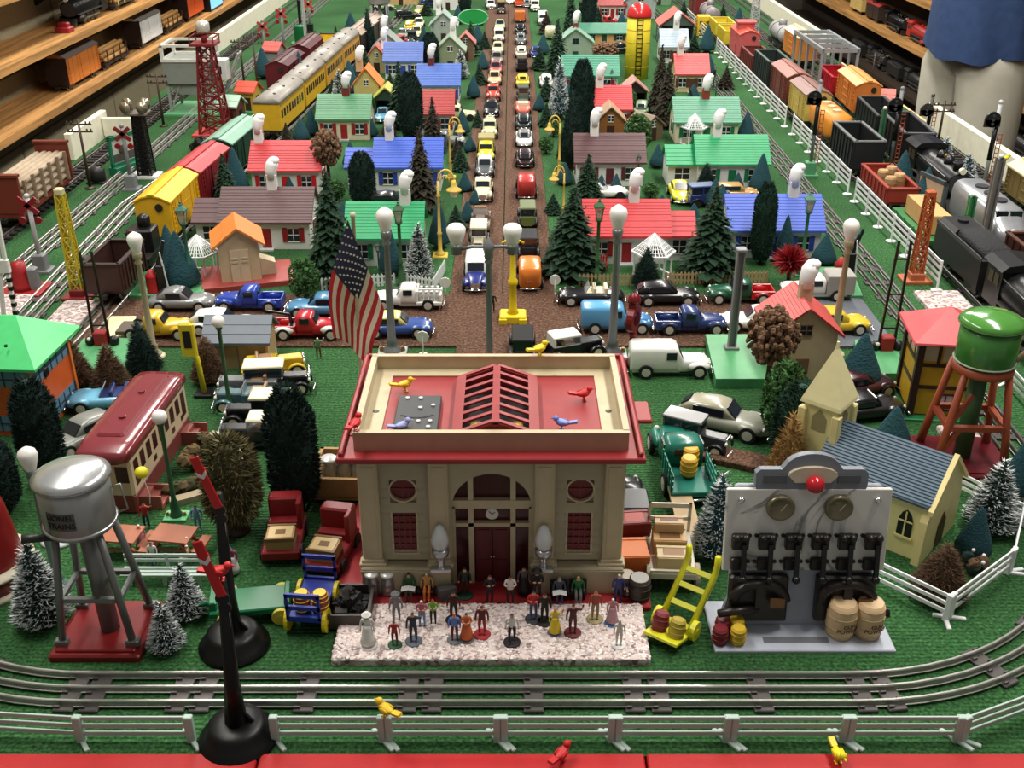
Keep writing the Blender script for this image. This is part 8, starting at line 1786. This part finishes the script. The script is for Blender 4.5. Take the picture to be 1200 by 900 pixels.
def mast_signal(label, px, base, top, m, head, basem, lens=None, arm=0, kind='disc'):
    x, y = G(px, base); h = HT(base, top); o = thing('signal_mast', label, 'signal', x, y, 0.02)
    part(o, 'mast', m, lambda b: (b.tube([(0,0,1.5),(0,0,h)],0.38,10), b.ball((0,0,h),0.5,n=8,k=5))); part(o, 'base', basem, lambda b: (b.cbox(-1.7,1.7,-1.5,1.5,0,0.5,0.1), b.cbox(-1.1,1.1,-1.0,1.0,0.5,3.2,0.2)))
    if kind == 'disc':
        hd_ = part(o, 'signal_disc', head, lambda b: (b.disc((0,0,0),'y',1.5,0.5,18), b.box(-1.5,1.5,-0.25,0.25,-1.4,0)), loc=(-1.1,-0.5,h-3.2)); part(hd_, 'lens', M(60,60,66, rough=0.2), lambda b: [b.disc((0,-0.3,e),'y',0.3,0.2,8) for e in (-0.8,0,0.8)])
        part(o, 'ladder', lens or M(150,70,44), lambda b: (b.box(0.7,0.8,-0.1,0.1,1,h*0.7), b.box(1.5,1.6,-0.1,0.1,1,h*0.7), [b.box(0.7,1.6,-0.1,0.1,1.4+k*0.9,1.55+k*0.9) for k in range(int(h*0.7/0.9))]))
        part(o, 'sleeve', BLACK, lambda b: b.tube([(0,0,h*0.45),(0,0,h*0.78)],0.46,10))
    elif kind == 'cross':
        part(o, 'crossbuck', head, lambda b: (b.box(-2.0,2.0,-0.15,0.15,-0.4,0.4,0,Matrix.Translation((0,-0.4,h-1.5)) @ Matrix.Rotation(0.7,4,'Y')), b.box(-2.0,2.0,-0.15,0.15,-0.4,0.4,0,Matrix.Translation((0,-0.4,h-1.5)) @ Matrix.Rotation(-0.7,4,'Y')))); 
        for s_ in (-1, 1): part(o, 'flasher', M(120,20,24), lambda b: b.disc((s_*1.3,-0.4,h-4),'y',0.6,0.5,12))
    return o
SG = M(80,140,100, rough=0.4)
mast_signal('block signal with black disc and green base beside the white fence and black hopper', 948, 206, 96, GREY, BLACK, SG)
mast_signal('block signal with black disc and green base behind the gondola of barrels', 1040, 212, 104, GREY, BLACK, M(70,120,60))
mast_signal('tall grey block signal with black disc in front of the cream board', 1148, 240, 120, LTGREY, BLACK, M(100,110,90))
mast_signal('grey crossbuck mast with a red cross by the gravel pad', 50, 318, 230, LTGREY, M(130,24,34), GREY, kind='cross')
mast_signal('dark crossbuck mast standing beside the green billboard', 155, 222, 148, GREY, M(120,36,34), GREY, kind='cross')
mast_signal('crossbuck mast with red head by the far grey hut', 335, 75, 10, GREY, M(170,50,44), GREY, kind='cross')
mast_signal('crossbuck mast with red head beside the far maroon boxcar', 313, 82, 25, GREY, M(160,60,50), GREY, kind='cross')
mast_signal('slim crossbuck mast with red head farther back on the green', 364, 38, 0, GREY, M(190,50,44), BLACK, kind='cross')
mast_signal('dark searchlight signal standing on the tie track side near the person', 1083, 172, 112, M(60,58,50), M(50,48,42), M(70,80,60))
def plain_post(label, px, base, top, m, r_=0.5):
    x, y = G(px, base); h = HT(base, top); o = thing('trackside_post', label, 'post', x, y, 0.02); part(o, 'column', m, lambda b: (b.box(-r_,-r_*0.5,-r_,r_,0.4,h), b.box(r_*0.5,r_,-r_,r_,0.4,h), b.box(-r_,r_,-0.1,0.1,0.4,h))); part(o, 'foot', m, lambda b: b.cbox(-1.3,1.3,-1.1,1.1,0,0.45,0.1)); part(o, 'cap', WHITE, lambda b: b.ball((0,0,h+0.25),0.4,n=8,k=5))
plain_post('green girder post between the black hopper and the gondola', 1025, 204, 128, M(60,110,80), 0.45)
plain_post('grey girder post beside the silver diesel', 1146, 312, 185, M(120,116,112), 0.65)
plain_post('green girder post beside the billboard and silver diesel', 1126, 300, 230, M(60,130,80), 0.6)
plain_post('dark wooden post with a bird beside the cream board', 1163, 230, 190, M(110,104,96), 0.5)
bird('yellow toy bird perched on the dark post by the cream board', 0, 0, M(226,214,40), z=HT(230,190)-0.2, at=(G(1163,230)[0]+0.9, G(1163,230)[1]), rz=0.2, sc=1.2)
plain_post('grey post standing between the far three-rail tracks', 360, 66, 0, LTGREY, 0.4)
plain_post('black post beside the far grey posts', 352, 30, 0, BLACK, 0.5)
# crossing gates: black twin arms standing upright, and the white striped one
def gate(label, px, base, top, m=BLACK, box=M(150,30,34), lean=0.0):
    x, y = G(px, base); h = HT(base, top); o = thing('crossing_gate', label, 'gate', x, y, 0.9)
    part(o, 'gate_arm', m, lambda b: (b.bar((-1.1,0,1),(-0.7+lean,0,h),0.3), b.bar((1.1,0,1),(0.9+lean,0,h),0.3), [b.bar((-1.0+lean*k/6,0,1+(h-1)*k/6),(1.0+lean*k/6,0,1+(h-1)*k/6),0.2) for k in range(1,6,2)])); part(o, 'mechanism_box', box, lambda b: b.cbox(-0.9,0.9,-0.8,0.8,0,2.4,0.15)); part(o, 'counterweight', BLACK, lambda b: (b.ball((-1.6,0,0.8),0.8,n=10,k=6), b.ball((1.7,0,0.8),0.8,n=10,k=6), b.bar((-1.5,0,1),(1.6,0,1.3),0.3))); part(o, 'lamp', M(214,206,190), lambda b: b.ball((-1.5,-0.8,1.4),0.3,n=8,k=5)); return o
gate('black crossing gate standing upright on the light green base by the brush trees', 122, 412, 302)
gate('black crossing gate standing upright beside the signal tower roof', 1036, 418, 290)
wg = thing('crossing_gate', 'white crossing gate with striped arm above the green shop roof', 'gate', *G(17, 385), 0.02)
part(wg, 'gate_arm', WHITE, lambda b: (b.bar((-1.4,0,0),(0.9,0,18),0.5), b.bar((0.6,0,0),(1.2,0,18),0.5), b.cbox(-0.9,1.4,-0.4,0.4,9,11,0.1))); part(wg, 'stripe', BLACK, lambda b: [b.box(0.35+k*0.05,1.0+k*0.05,-0.32,0.32,1+k*1.3,1.6+k*1.3) for k in range(7)]); part(wg, 'mechanism', GREY, lambda b: b.cbox(-1.4,1.0,-0.6,0.6,0,1.8,0.15))
bc = thing('bell_base', 'red bell-shaped signal base plate beside the tracks at the frame edge', 'signal base', *G(28, 342), 0.02); part(bc, 'plate', M(150,36,40), lambda b: b.cbox(-3.6,3.6,-3,3,0,0.6,0.1)); part(bc, 'bell', M(150,30,34), lambda b: b.lathe([(1.9,0.6),(1.7,1.4),(1.2,3.4),(1.1,5.0),(0,5.2)],16)); part(bc, 'motor', GREY, lambda b: b.cbox(1.4,2.8,-0.8,0.8,0.6,4.2,0.2))
# oil drum stands beside the green pads
def drum_stand(label, px, py, z):
    x, y = G(px, py, z); o = thing('oil_column', label, 'accessory', x, y, z); part(o, 'drum', M(170,34,38), lambda b: b.lathe([(0.95,0),(1.0,0.2),(0.95,0.4),(0.95,2.6),(1.0,2.8),(0.5,3.2),(0.4,3.7),(0,3.8)],14)); part(o, 'black_frame', BLACK, lambda b: (b.cbox(0.9,2.2,-0.5,0.5,0,4.6,0.15), b.bar((1.6,0,4.4),(2.8,0,8.6),0.4), b.bar((-0.9,0.3,0),(2.4,0.3,7.6),0.3))); part(o, 'white_rod', WHITE, lambda b: b.bar((2.6,-0.2,0),(2.0,-0.2,6.8),0.2)); return o
drum_stand('red oil drum with black frame on the light green base by the grey coupe', 180, 342, 0.84)
drum_stand('red gas drum with black frame on the green base near the blue cottage', 983, 327, 0.84)
gp2 = thing('pedestal_tank', 'small green drum on a round stand between the far tracks', 'tank', *G(353, 52), 0.02); part(gp2, 'drum', GREEN, lambda b: b.lathe([(2.2,0.8),(2.2,6),(2.4,6.3),(0,6.5)],16)); part(gp2, 'stand', M(90,180,120), lambda b: b.lathe([(3.4,0),(3.4,0.8),(0,0.9)],16))
bk_ = solo('black_heap', 'black coal heap car dump beside the red beacon base', 'heap', BLACK, lambda b: [blob_at(b, (1.8*math.cos(i*1.7)*(1-i/14), 1.6*math.sin(i*1.7), 0.8+0.16*i), 1.2, i, 1) for i in range(12)], *G(237, 178), 0.02)
sw_ = solo('track_switch_box', 'dark switch lantern box beside the green billboard', 'switch', M(40,40,40), lambda b: (b.lathe([(1.6,0.4),(1.6,2.8),(0.9,3.4),(0,3.5)],14), b.cbox(-2.2,2.2,-1.5,1.5,0,0.5,0.1)), *G(116, 214), 0.02)
# ================================================================= trains, fence side
FX = 75.0
def fcar(kind, label, Y, m, m2=None, **kw): return wagon(kind, label, FX, Y, m, m2, **kw)
steam_engine('big black steam locomotive behind the green water tank', 74.7, 140, L=24)
tender('black tender behind the big locomotive, beside the orange mast', 75, 163.5, L=19, m=M(30,30,32))
f_ = fcar('flat', 'green flatcar carrying a wooden beam crate', 185, M(50,110,60), M(60,130,76), L=19)
crate('long pale wooden beam crate on the green flatcar', FX, 185, 3.45, 3.6, 13, 3.2, M(206,160,104), name='lumber_crate')
fcar('gondola', 'red gondola carrying four wooden barrels', 207, M(140,50,40), M(150,60,46), L=17, hgt=4.8, W=2.9)
for i, (dx, dy) in enumerate(((-1.2,-4.2),(1.2,-2.0),(-1.2,0.6),(1.2,3.0))): barrel('wooden barrel in the red gondola, %s from its front end' % ORD[i+1], FX+dx, 207+dy, 3.1, M(150,116,76), 3.6, 1.2, name='wooden_barrel', top=M(178,146,100))
fcar('hopper', 'black coal hopper with pale rim behind the white fence', 230, M(30,32,34), M(110,112,112), L=17, hgt=5.8)
fcar('dome', 'orange covered hopper behind the black hopper', 252, M(206,130,40), M(214,190,150), L=17, hgt=6.4)
fcar('box', 'yellow boxcar with brown roof behind the white fence', 272, M(196,172,90), M(130,96,88), L=17, hgt=6.8)
fcar('box', 'brown boxcar with lighter brown roof behind the yellow boxcar', 293, M(110,56,46), M(150,100,90), L=19, hgt=7)
fcar('hopper', 'dark open hopper beyond the brown boxcar', 315, M(40,48,46), M(80,96,90), L=19, hgt=6.4, detail=False)
fcar('gondola', 'brown gondola with high sides beyond the dark hopper', 336, M(110,50,44), None, L=18, detail=False)
fcar('caboose', 'pink-red caboose with orange roof far along the fence', 357, M(190,90,90), M(206,80,60), L=17, detail=False)
fcar('gondola', 'yellow dump car far along the fence, nearer one', 380, M(206,186,60), M(196,176,50), L=14, detail=False); fcar('gondola', 'yellow dump car far along the fence, farther one', 397, M(206,186,60), M(196,176,50), L=14, detail=False)
fcar('tank', 'grey tank car at the far end of the fence track', 424, M(130,124,124), None, L=20, detail=False); fcar('box', 'dark red car at the far end of the fence track', 448, M(120,40,44), None, L=18, detail=False)
yc = thing('yellow_crane_hut', 'small yellow crane frame beside the inner track fence', 'crane', *G(823, 42), 0.02); part(yc, 'frame', M(206,176,40), lambda b: lattice(b, 2.2, 2.0, 0.4, 6.5, 2, 0.4)); part(yc, 'cab', M(214,186,50), lambda b: b.cbox(-2.3,2.3,-2.3,2.3,5.5,7.2,0.2))
def gcar(kind, label, Y, m, m2=None, **kw): return on(TG, kind, label, Y, m, m2, **kw)
ds = thing('diesel_engine', 'silver streamlined diesel engine beside the grey girder post', 'locomotive', 84.2, 181, 1.05)
part(ds, 'body', M(178,180,184, rough=0.3, metal=0.6), lambda b: loft_y(b, [(-10.5,1.6,2.0,4.8),(-9.8,2.6,1.6,6.0),(-8,3.0,1.5,6.8),(-6.5,3.1,1.5,8.6),(10,3.1,1.5,8.8),(10.6,2.9,1.6,8.4)], 0, 16, 0.45)); part(ds, 'windshield', GLASS, lambda b: [b.box(e-1.0,e+1.0,-7.5,-6.6,7.0,8.1) for e in (-1.2,1.2)]); part(ds, 'headlamp', WHITE, lambda b: b.disc((0,-10.0,5.4),'y',0.5,0.8,12)); part(ds, 'roof_fan', DKGREY, lambda b: [b.disc((0,e,8.8),'z',1.2,0.4,14) for e in (-3,1,5)]); bogies(ds, 20)
steam_engine('black steam locomotive behind the silver diesel, passing the billboard', 85.6, 210, L=23)
gcar('hopper', 'black hopper with grey walkway ahead of the black locomotive', 235, M(32,32,34), M(90,92,94), L=20, hgt=6.6)
gcar('gondola', 'black gondola behind the orange boxcar', 258, M(40,42,44), M(70,72,72), L=21, hgt=9)
gcar('box', 'orange boxcar in front of the silver gantry', 282, M(206,120,54), M(222,150,84), L=20, hgt=7.2)
gcar('gondola', 'bright red gondola under the silver gantry', 305, M(170,30,44), None, L=17)
gcar('box', 'orange boxcar with cream roof inside the silver gantry', 352, M(206,130,60), M(220,200,160), L=20, detail=False)
gcar('tank', 'grey tank car beyond the silver gantry', 378, M(150,150,150), None, L=20, detail=False)
wagon('box', 'cream-roofed boxcar on the tie track at the frame edge', 100.6, 196, M(120,100,60), M(222,212,160), L=20, z=1.2, hgt=5.6)
wagon('hopper', 'dark brown hopper below the silver diesel at the frame edge', 84, 157, M(70,40,34), M(90,60,50), L=18, z=1.05, hgt=5.2)
ga = thing('gantry_bridge', 'silver girder gantry standing over the tracks', 'bridge', 92.0, 308, 0.02); GA = M(168,174,176, rough=0.35, metal=0.4)
for sx_ in (-1, 1):
    for k in range(5): part(ga, 'column', GA, lambda b: b.box(-0.35,0.35,-0.35,0.35,0,11.5), key='col', loc=(sx_*5.0,k*8,0))
    part(ga, 'top_girder', GA, lambda b: b.box(-0.4,0.4,-0.4,32.4,11.4,12.6), key='gird', loc=(sx_*5.0,0,0))
for k in range(5): part(ga, 'cross_girder', GA, lambda b: b.box(-5.2,5.2,-0.4,0.4,11.5,12.5), key='cg', loc=(0,k*8,0))
# ================================================================= shelf trains
def shelf_car(kind, label, Y, z, m, m2=None, X=-134.5, **kw): return wagon(kind, label, X, Y, m, m2, z=z+0.02, **kw)
ZS = -2.5
ob_ = shelf_car('box', 'boxcar with orange sides and dark brown end on the lowest shelf', 336, ZS, M(206,122,54), M(110,100,96), L=27, hgt=8.2)
part(ob_, 'dark_end', M(44,32,28), lambda b: b.box(-3.15,3.15,-13.75,-13.45,1.9,9.7))
shelf_car('log', 'log car beside the orange-sided boxcar on the lowest shelf', 366, ZS, M(40,32,30), M(60,50,44), L=24)
wb = shelf_car('box', 'boxcar with white sides on the lowest shelf', 405, ZS, M(220,222,220), M(120,116,110), L=25, hgt=8.2); part(wb, 'dark_end', M(44,32,28), lambda b: b.box(-3.15,3.15,-12.75,-12.45,1.9,9.7))
shelf_car('log', 'log car beyond the white-sided boxcar on the lowest shelf', 435, ZS, M(40,32,30), M(60,50,44), L=24)
ow = shelf_car('box', 'deep orange boxcar farther along the lowest shelf', 466, ZS, M(214,90,40), M(90,80,76), L=24, hgt=8.4, detail=False); part(ow, 'dark_end', M(50,34,30), lambda b: b.box(-3.15,3.15,-12.25,-11.95,1.9,9.7))
sc_ = thing('display_screen', 'blue lit screen in a black case on the lowest shelf', 'screen', -132.5, 494, ZS+0.02); part(sc_, 'case', BLACK, lambda b: b.cbox(-2.5,2.5,-11,11,0,10,0.3)); part(sc_, 'screen', M(110,170,220, emit=0.8), lambda b: b.box(2.5,2.6,-10,10,0.9,9.2))
steam_engine('black steam locomotive on the middle shelf', -134.5, 352, L=27, z=13.55)
rt = solo('red_track_bumper', 'small red bumper block on the middle shelf', 'bumper', M(140,30,36), lambda b: (b.cbox(-2.2,2.2,-2.2,2.2,0,1.6,0.3), b.cbox(-1.6,1.6,-1.2,1.2,1.5,2.8,0.3)), -133, 330, 13.52)
shelf_car('log', 'pale log car beyond the locomotive on the middle shelf', 384, 13.5, M(60,50,44), M(206,190,130), L=24)
for i, (Y, m, z, lab) in enumerate(((536, M(170,50,46), -24.5, 'red tinplate engine on the pine shelf next to the person'), (572, LOCO, -24.5, 'black engine with pale cab roof behind the red one'))):
    steam_engine(lab, 198, Y, L=27, z=z+0.02, m=m)
wagon('caboose', 'red roofed caboose on the pine shelf beyond the black engine', 198, 606, M(60,50,44), M(170,60,60), z=-24.48, L=22, detail=False)
wagon('box', 'yellow boxcar at the far end of the pine shelf', 198, 636, M(206,180,110), None, z=-24.48, L=22, detail=False)
steam_engine('black engine on the pine shelf past the person at the frame edge', 198, 440, L=27, z=-24.48)
for i, Y in enumerate((410, 440, 470, 500, 530, 560, 592, 625)):
    if i % 2 == 0: steam_engine('black engine on the dark lower shelf, %s from the person' % ORD[i//2+1], 198, Y, L=26, z=-45.98, m=M(40,40,40))
    else: tender('black tender on the dark lower shelf, %s from the person' % ORD[i//2+1], 198, Y, L=19, z=-45.98, m=M(44,42,40))
# ================================================================= person beyond the table
PXp, PYp = 151.5, 358.0
pe = bpy.data.objects.new('person', None); C.objects.link(pe); put(pe, PXp, PYp, -90, PI/2+0.3); tag(pe, 'person in blue denim shirt and pale trousers standing beyond the table', 'person')
J = [((0,0,97),(16.5,13.5))]; E = []
def ad(p, r_, par): J.append((p, r_)); E.append((par, len(J)-1)); return len(J)-1
c1_ = ad((0,0,112),(16,13),0); c2_ = ad((0,0,130),(17.5,12.5),c1_); c3_ = ad((0,1,144),(17,11.5),c2_); nk_ = ad((0,0,153),(6.2,6.2),c3_); h1_ = ad((0,-2,161),(7.6,9.0),nk_); h2_ = ad((0,-2,170),(8.0,9.6),h1_); ad((0,-1,176),(5.5,6.5),h2_)
for s_ in (-1, 1):
    sh_ = ad((s_*19,1,146),(7.2,6.8),c3_); el_ = ad((s_*26,0,118),5.4,sh_); wr_ = ad((s_*22,-20,104),3.6,el_); pm_ = ad((s_*20,-26,102),(4.4,2.2),wr_); 
    for f in range(4): a_ = ad((s_*(17.2+f*1.9),-33-(1.2 if f in (1,2) else 0),100.5),0.95,pm_); ad((s_*(17.0+f*1.9),-36.5-(1.4 if f in (1,2) else 0),98),0.85,a_)
    t_ = ad((s_*16,-28,101),1.1,pm_); ad((s_*14.5,-31,99.5),0.95,t_)
    hp_ = ad((s_*9.5,0,90),(10.5,11.5),0); kn_ = ad((s_*10.5,-1,50),(7.2,7.6),hp_); an_ = ad((s_*11,2,10),(5.2,5.6),kn_); ad((s_*11.5,-14,5),(4.6,4.2),an_)
me = skin('person_body', J, E, 2); DENIM = M(44,66,106, rough=0.85, var=0.18, scale=40, bump=0.25); KHAKI = M(176,172,156, rough=0.85, var=0.10, scale=18, bump=0.3)
for m in (KHAKI, DENIM, M(200,150,122, rough=0.6), M(96,84,74, rough=0.9), M(50,40,34)): me.materials.append(m)
for p in me.polygons:
    c = p.center/S; p.use_smooth = True
    if c.z > 171 or (c.z > 160 and c.y > 2.5): m = 3
    elif c.z > 150.5 or (c.y < -24 and c.z > 90): m = 2
    elif c.z > 99 and True: m = 1
    elif c.z < 9: m = 4
    else: m = 0
    p.material_index = m
bo = bpy.data.objects.new('body', me); link(bo, pe)
# loose shirt with an untucked rumpled hem, and trousers cut
def shirt(b):
    n = 36; rs = []
    for i in range(10):
        z = 93 + i*5.7; u = i/9
        ring = []
        for j in range(n):
            a_ = 2*PI*j/n; wv = (1-u)*1.3*math.sin(5*a_+1.5*math.sin(2*a_)+z*0.05) + 0.5*math.sin(9*a_+z*0.12)
            rx, ry = 19.5-1.0*u+wv, 16.0-1.5*u+wv*0.8
            ring.append((rx*math.cos(a_), ry*math.sin(a_), z + (1.2*math.sin(2*a_+0.6)+0.5*math.sin(7*a_) if i == 0 else 0)))
        rs.append(ring)
    b.rings(rs, 0, True, None, (False, False))
    b.rings([[(x_*0.985, y_*0.985, z_) for x_, y_, z_ in r2] for r2 in rs[:4]], 0, True, None, (False, False))
sh = part(pe, 'shirt', DENIM, shirt)
for s_ in (-1, 1): part(pe, 'sleeve', DENIM, lambda b: b.tube([(s_*17,1,147),(s_*23,0.5,132),(s_*26.5,0,117)],[9.2,8.6,8.4],14))
for s_ in (-1, 1): part(pe, 'trouser_leg', KHAKI, lambda b: b.tube([(s_*8.0,0,97),(s_*9.0,0,88),(s_*10.5,-1,50),(s_*11,1,8)],[9.0,11.0,9.4,8.4],16))

for i in range(3): crate('dark red slatted crate stacked behind the station side wall, %s' % ['lowest','middle','topmost'][i], *G(741, 642), i*1.3, 3.0, 2.6, 1.25, M(120,40,38), 0.05*i, panel=M(170,70,60))
# ================================================================= fill of the far town: small trees, lanterns and shrubs, each one a thing
HOMES = [(o.location.x/S, o.location.y/S, o['label']) for o in bpy.data.objects if o.get('category') in ('house','cabin','shelter')]
def fill_label(kind, x, y):
    hx, hy, lab = min(HOMES, key=lambda q: (q[0]-x)**2 + (q[1]+5-y)**2)
    wds = lab.replace(',', '').split()[:6]
    while wds[-1] in ('and','the','with','beside','at','behind','by','a','in','of','half','to','under','an','farther','left','hidden','round','blue'): wds.pop()
    rel = 'in front of' if y < hy else 'behind' if y > hy+9 else 'beside'
    return '%s %s the %s' % (kind, rel, ' '.join(wds))
for st_, px, base, top, rad in (('firb',575-40,190,160,1.8),('flock',548,262,236,1.8),('flock',557,240,222,1.4),('leafy',655,292,270,2.2),('fir',672,262,222,2.6),('flock',647,300,280,1.3),('flock',668,216,190,2.0),('fir',560,150,128,1.8),('flock',551,178,158,1.7),('leafy',640,180,160,2.0),
  ('fir',650,250,226,2.0),('flock',705,230,206,1.6),('leafy',762,232,214,2.0),('flock',775,250,228,1.5),('flock',812,262,238,1.8),('fir',836,282,240,2.6),('flock',738,240,222,1.3),('leafy',602+54,160,142,2.0),('flock',700,176,152,2.0),('fir',728,200,166,2.4),('flock',770,196,168,2.0),
  ('flock',835,190,166,2.0),('fir',800,132,104,2.6),('flock',812,120,98,2.2),('fir',842,150,118,2.6),('flock',745,64,40,3.0),('fir',640,118,88,2.6),('fir',632,82,54,3.0),('flock',636,64,40,2.6),('firb',640,40,12,3.2),('fir',705,40,8,3.6),('flock',722,40,14,3.0),('fir',800,30,0,3.4),('flock',682,92,66,2.6),('fir',640,146,118,2.4),
  ('fir',562,100,74,2.6),('flock',566,82,60,2.2),('fir',568,58,36,2.6),('flock',560,52,28,2.6),('fir',518,30,4,3.0),('flock',535,28,6,2.6),('leafy',500,112,92,2.6),('fir',458,110,84,2.6),('flock',420,92,66,2.4),('fir',478,76,48,3.0),('flock',462,128,104,2.2),('firb',448,160,130,2.2),('flock',455,184,160,1.9),('fir',540,200,170,2.2),
  ('flock',412,196,166,2.2),('leafy',398,232,208,2.2),('flock',402,262,236,1.8),('fir',330,262,232,2.2),('flock',318,252,228,1.7),('leafy',305,246,226,2.0),('flock',380,184,162,1.8),('fir',344,196,170,2.0),('flock',545,225,200,1.7),('fir',535,268,236,2.2),('flock',562,206,190,1.3),('flock',632,130,110,1.9),('fir',452,36,6,3.2),('flock',412,40,14,2.8),('fir',395,60,30,2.8),('fir',500,18,0,3.2),
  ('fir',380,120,92,2.4),('flock',338,130,104,2.2),('fir',326,150,128,1.8),('firb',850,104,76,2.8),('flock',830,88,64,2.6),('fir',812,66,38,3.0),('fir',842,30,4,3.0)):
    d_ = {'fir':'small green fir','firb':'small brown fir','flock':'small teal cone','leafy':'small leafy shrub'}[st_]
    tree(st_, fill_label(d_, *G(px, base)), px, base, top, rad)
for i, (px, base, top, a) in enumerate(((442,204,190,'blue cottage porch'),(484,130,112,'tall dark column and blue roof'),(493,118,100,'broad blue roof corner'),(747,218,186,'plum-brown cottage front'),(836,104,90,'red-roofed tan cottage end'),(838,118,100,'track side of the tan cottage'),(884,212,180,'bright green cottage end'),(716,110,94,'dark teal trees before the silo'),(720,122,106,'small garage below the silo'),(508,50,40,'pale sage cottage'),(445,330,300,'emerald cottage shutters'))):
    acorn_lamp('small dark lantern with pale glass near the %s' % a, px, base, top, DKGREEN, style='lantern', h=max(7, HT(base, top)))
for i, (px, py, m, a) in enumerate(((430,306,WHITE,'emerald cottage'),(706,316,RED,'red-roofed cottage'),(690,318,RED,'tan picket fence'))):
    o = thing('garden_chair', 'little %s garden chair near the %s' % ('white' if m is WHITE else 'red', a), 'chair', *G(px, py), 0.02); part(o, 'seat', m, lambda b: b.box(-0.9,0.9,-0.8,0.8,0.9,1.1), key='gcs'); part(o, 'backrest', m, lambda b: [b.box(-0.85+k*0.45,-0.55+k*0.45,0.7,0.85,1.0,2.6) for k in range(4)], key='gcb')
    for e in (-0.8, 0.8):
        for q in (-0.7, 0.7): part(o, 'leg', m, lambda b: b.box(-0.1,0.1,-0.1,0.1,0,0.95), key='gcl', loc=(e,q,0))

PCOL = (('white', W1), ('black', K1), ('cream', CR1), ('navy', paint(36,52,110)), ('red', paint(170,40,44)), ('grey', paint(120,124,124)), ('sage', paint(130,150,120)), ('yellow', paint(214,184,50)))
for i, (k, px, py, r_) in enumerate((('sedan',640,100,PI/2),('coupe',628,66,PI/2),('sedan',560,28,-PI/2),('wagon',478,22,0.3),('antique',470,56,1.2),('sedan',482,34,1.4),('coupe',500,70,0.2),('pickup',520,172,0.1),('convertible',706,232,0.1),('antique',830,240,0.2),('sedan',752,132,1.4),('coupe',728,62,0.2),('pickup',712,30,0.4),('sedan',735,12,0.2),('panel',645,44,1.5),('sedan',618,8,1.5),('truck',575,10,-1.5),('sedan',505,8,0.3),('coupe',448,12,0.2),('antique',690,14,0.6))):
    x, y = G(px, py); nm_, c_ = PCOL[(i*3) % 8]
    car(k, fill_label('%s %s parked' % (nm_, {'panel':'van','coupe':'coupe','antique':'antique'}.get(k, k)), x, y), x, y, r_, c_, None, z=0.02, detail=False)

ALL = {}
for o in bpy.data.objects:
    if o.parent is None and o.get('label'): ALL.setdefault(o['label'], []).append(o)
for lab, os_ in ALL.items():
    if len(os_) > 1:
        for i, o in enumerate(sorted(os_, key=lambda q: abs(q.location.x))): o['label'] = '%s, %s from road' % (lab, ORD[i+1])
# nudge trees that stand too close to houses, trains or each other
bpy.context.view_layer.update()
def foot(o):
    ps = [c.matrix_world @ Vector(v) for c in o.children_recursive if c.type == 'MESH' for v in c.bound_box]
    return [min(p.x for p in ps)/S, max(p.x for p in ps)/S, min(p.y for p in ps)/S, max(p.y for p in ps)/S]
tops = [o for o in bpy.data.objects if o.parent is None and o.type == 'EMPTY' and o.get('category')]
TRS = [[o, foot(o), o.location.copy()] for o in tops if o['category'] == 'tree']
FIXED = [foot(o) for o in tops if o['category'] in ('house','train car','locomotive','church','building','hut','garage','cabin','shed','shelter','silo','water tower','gazebo','tower','vehicle','crane')]
FIXED += [foot(o) for o in tops if o['category'] == 'fence' and abs(o.location.x) < 0.5]
for it in range(6):
    for tr_ in TRS:
        for q in FIXED + [u[1] for u in TRS if u is not tr_]:
            f = tr_[1]; m_ = 0.16*(f[1]-f[0])
            dx = min(f[1]-q[0], q[1]-f[0]) - m_; dy = min(f[3]-q[2], q[3]-f[2]) - m_
            if dx > 0 and dy > 0:
                if dx < dy: sx_, sy_ = (-dx if f[0]+f[1] < q[0]+q[1] else dx), 0
                else: sx_, sy_ = 0, (-dy if f[2]+f[3] < q[2]+q[3] else dy)
                sx_ = max(-1.2, min(1.2, sx_)); sy_ = max(-1.5, min(1.5, sy_))
                lim = 0.9 if f[2] < 150 else 2.6; h_ = tr_[2]; l_ = tr_[0].location
                sx_ = max(-lim, min(lim, (l_.x-h_.x)/S+sx_)) - (l_.x-h_.x)/S; sy_ = max(-lim, min(lim, (l_.y-h_.y)/S+sy_)) - (l_.y-h_.y)/S
                l_.x += sx_*S; l_.y += sy_*S
                tr_[1] = [f[0]+sx_, f[1]+sx_, f[2]+sy_, f[3]+sy_]
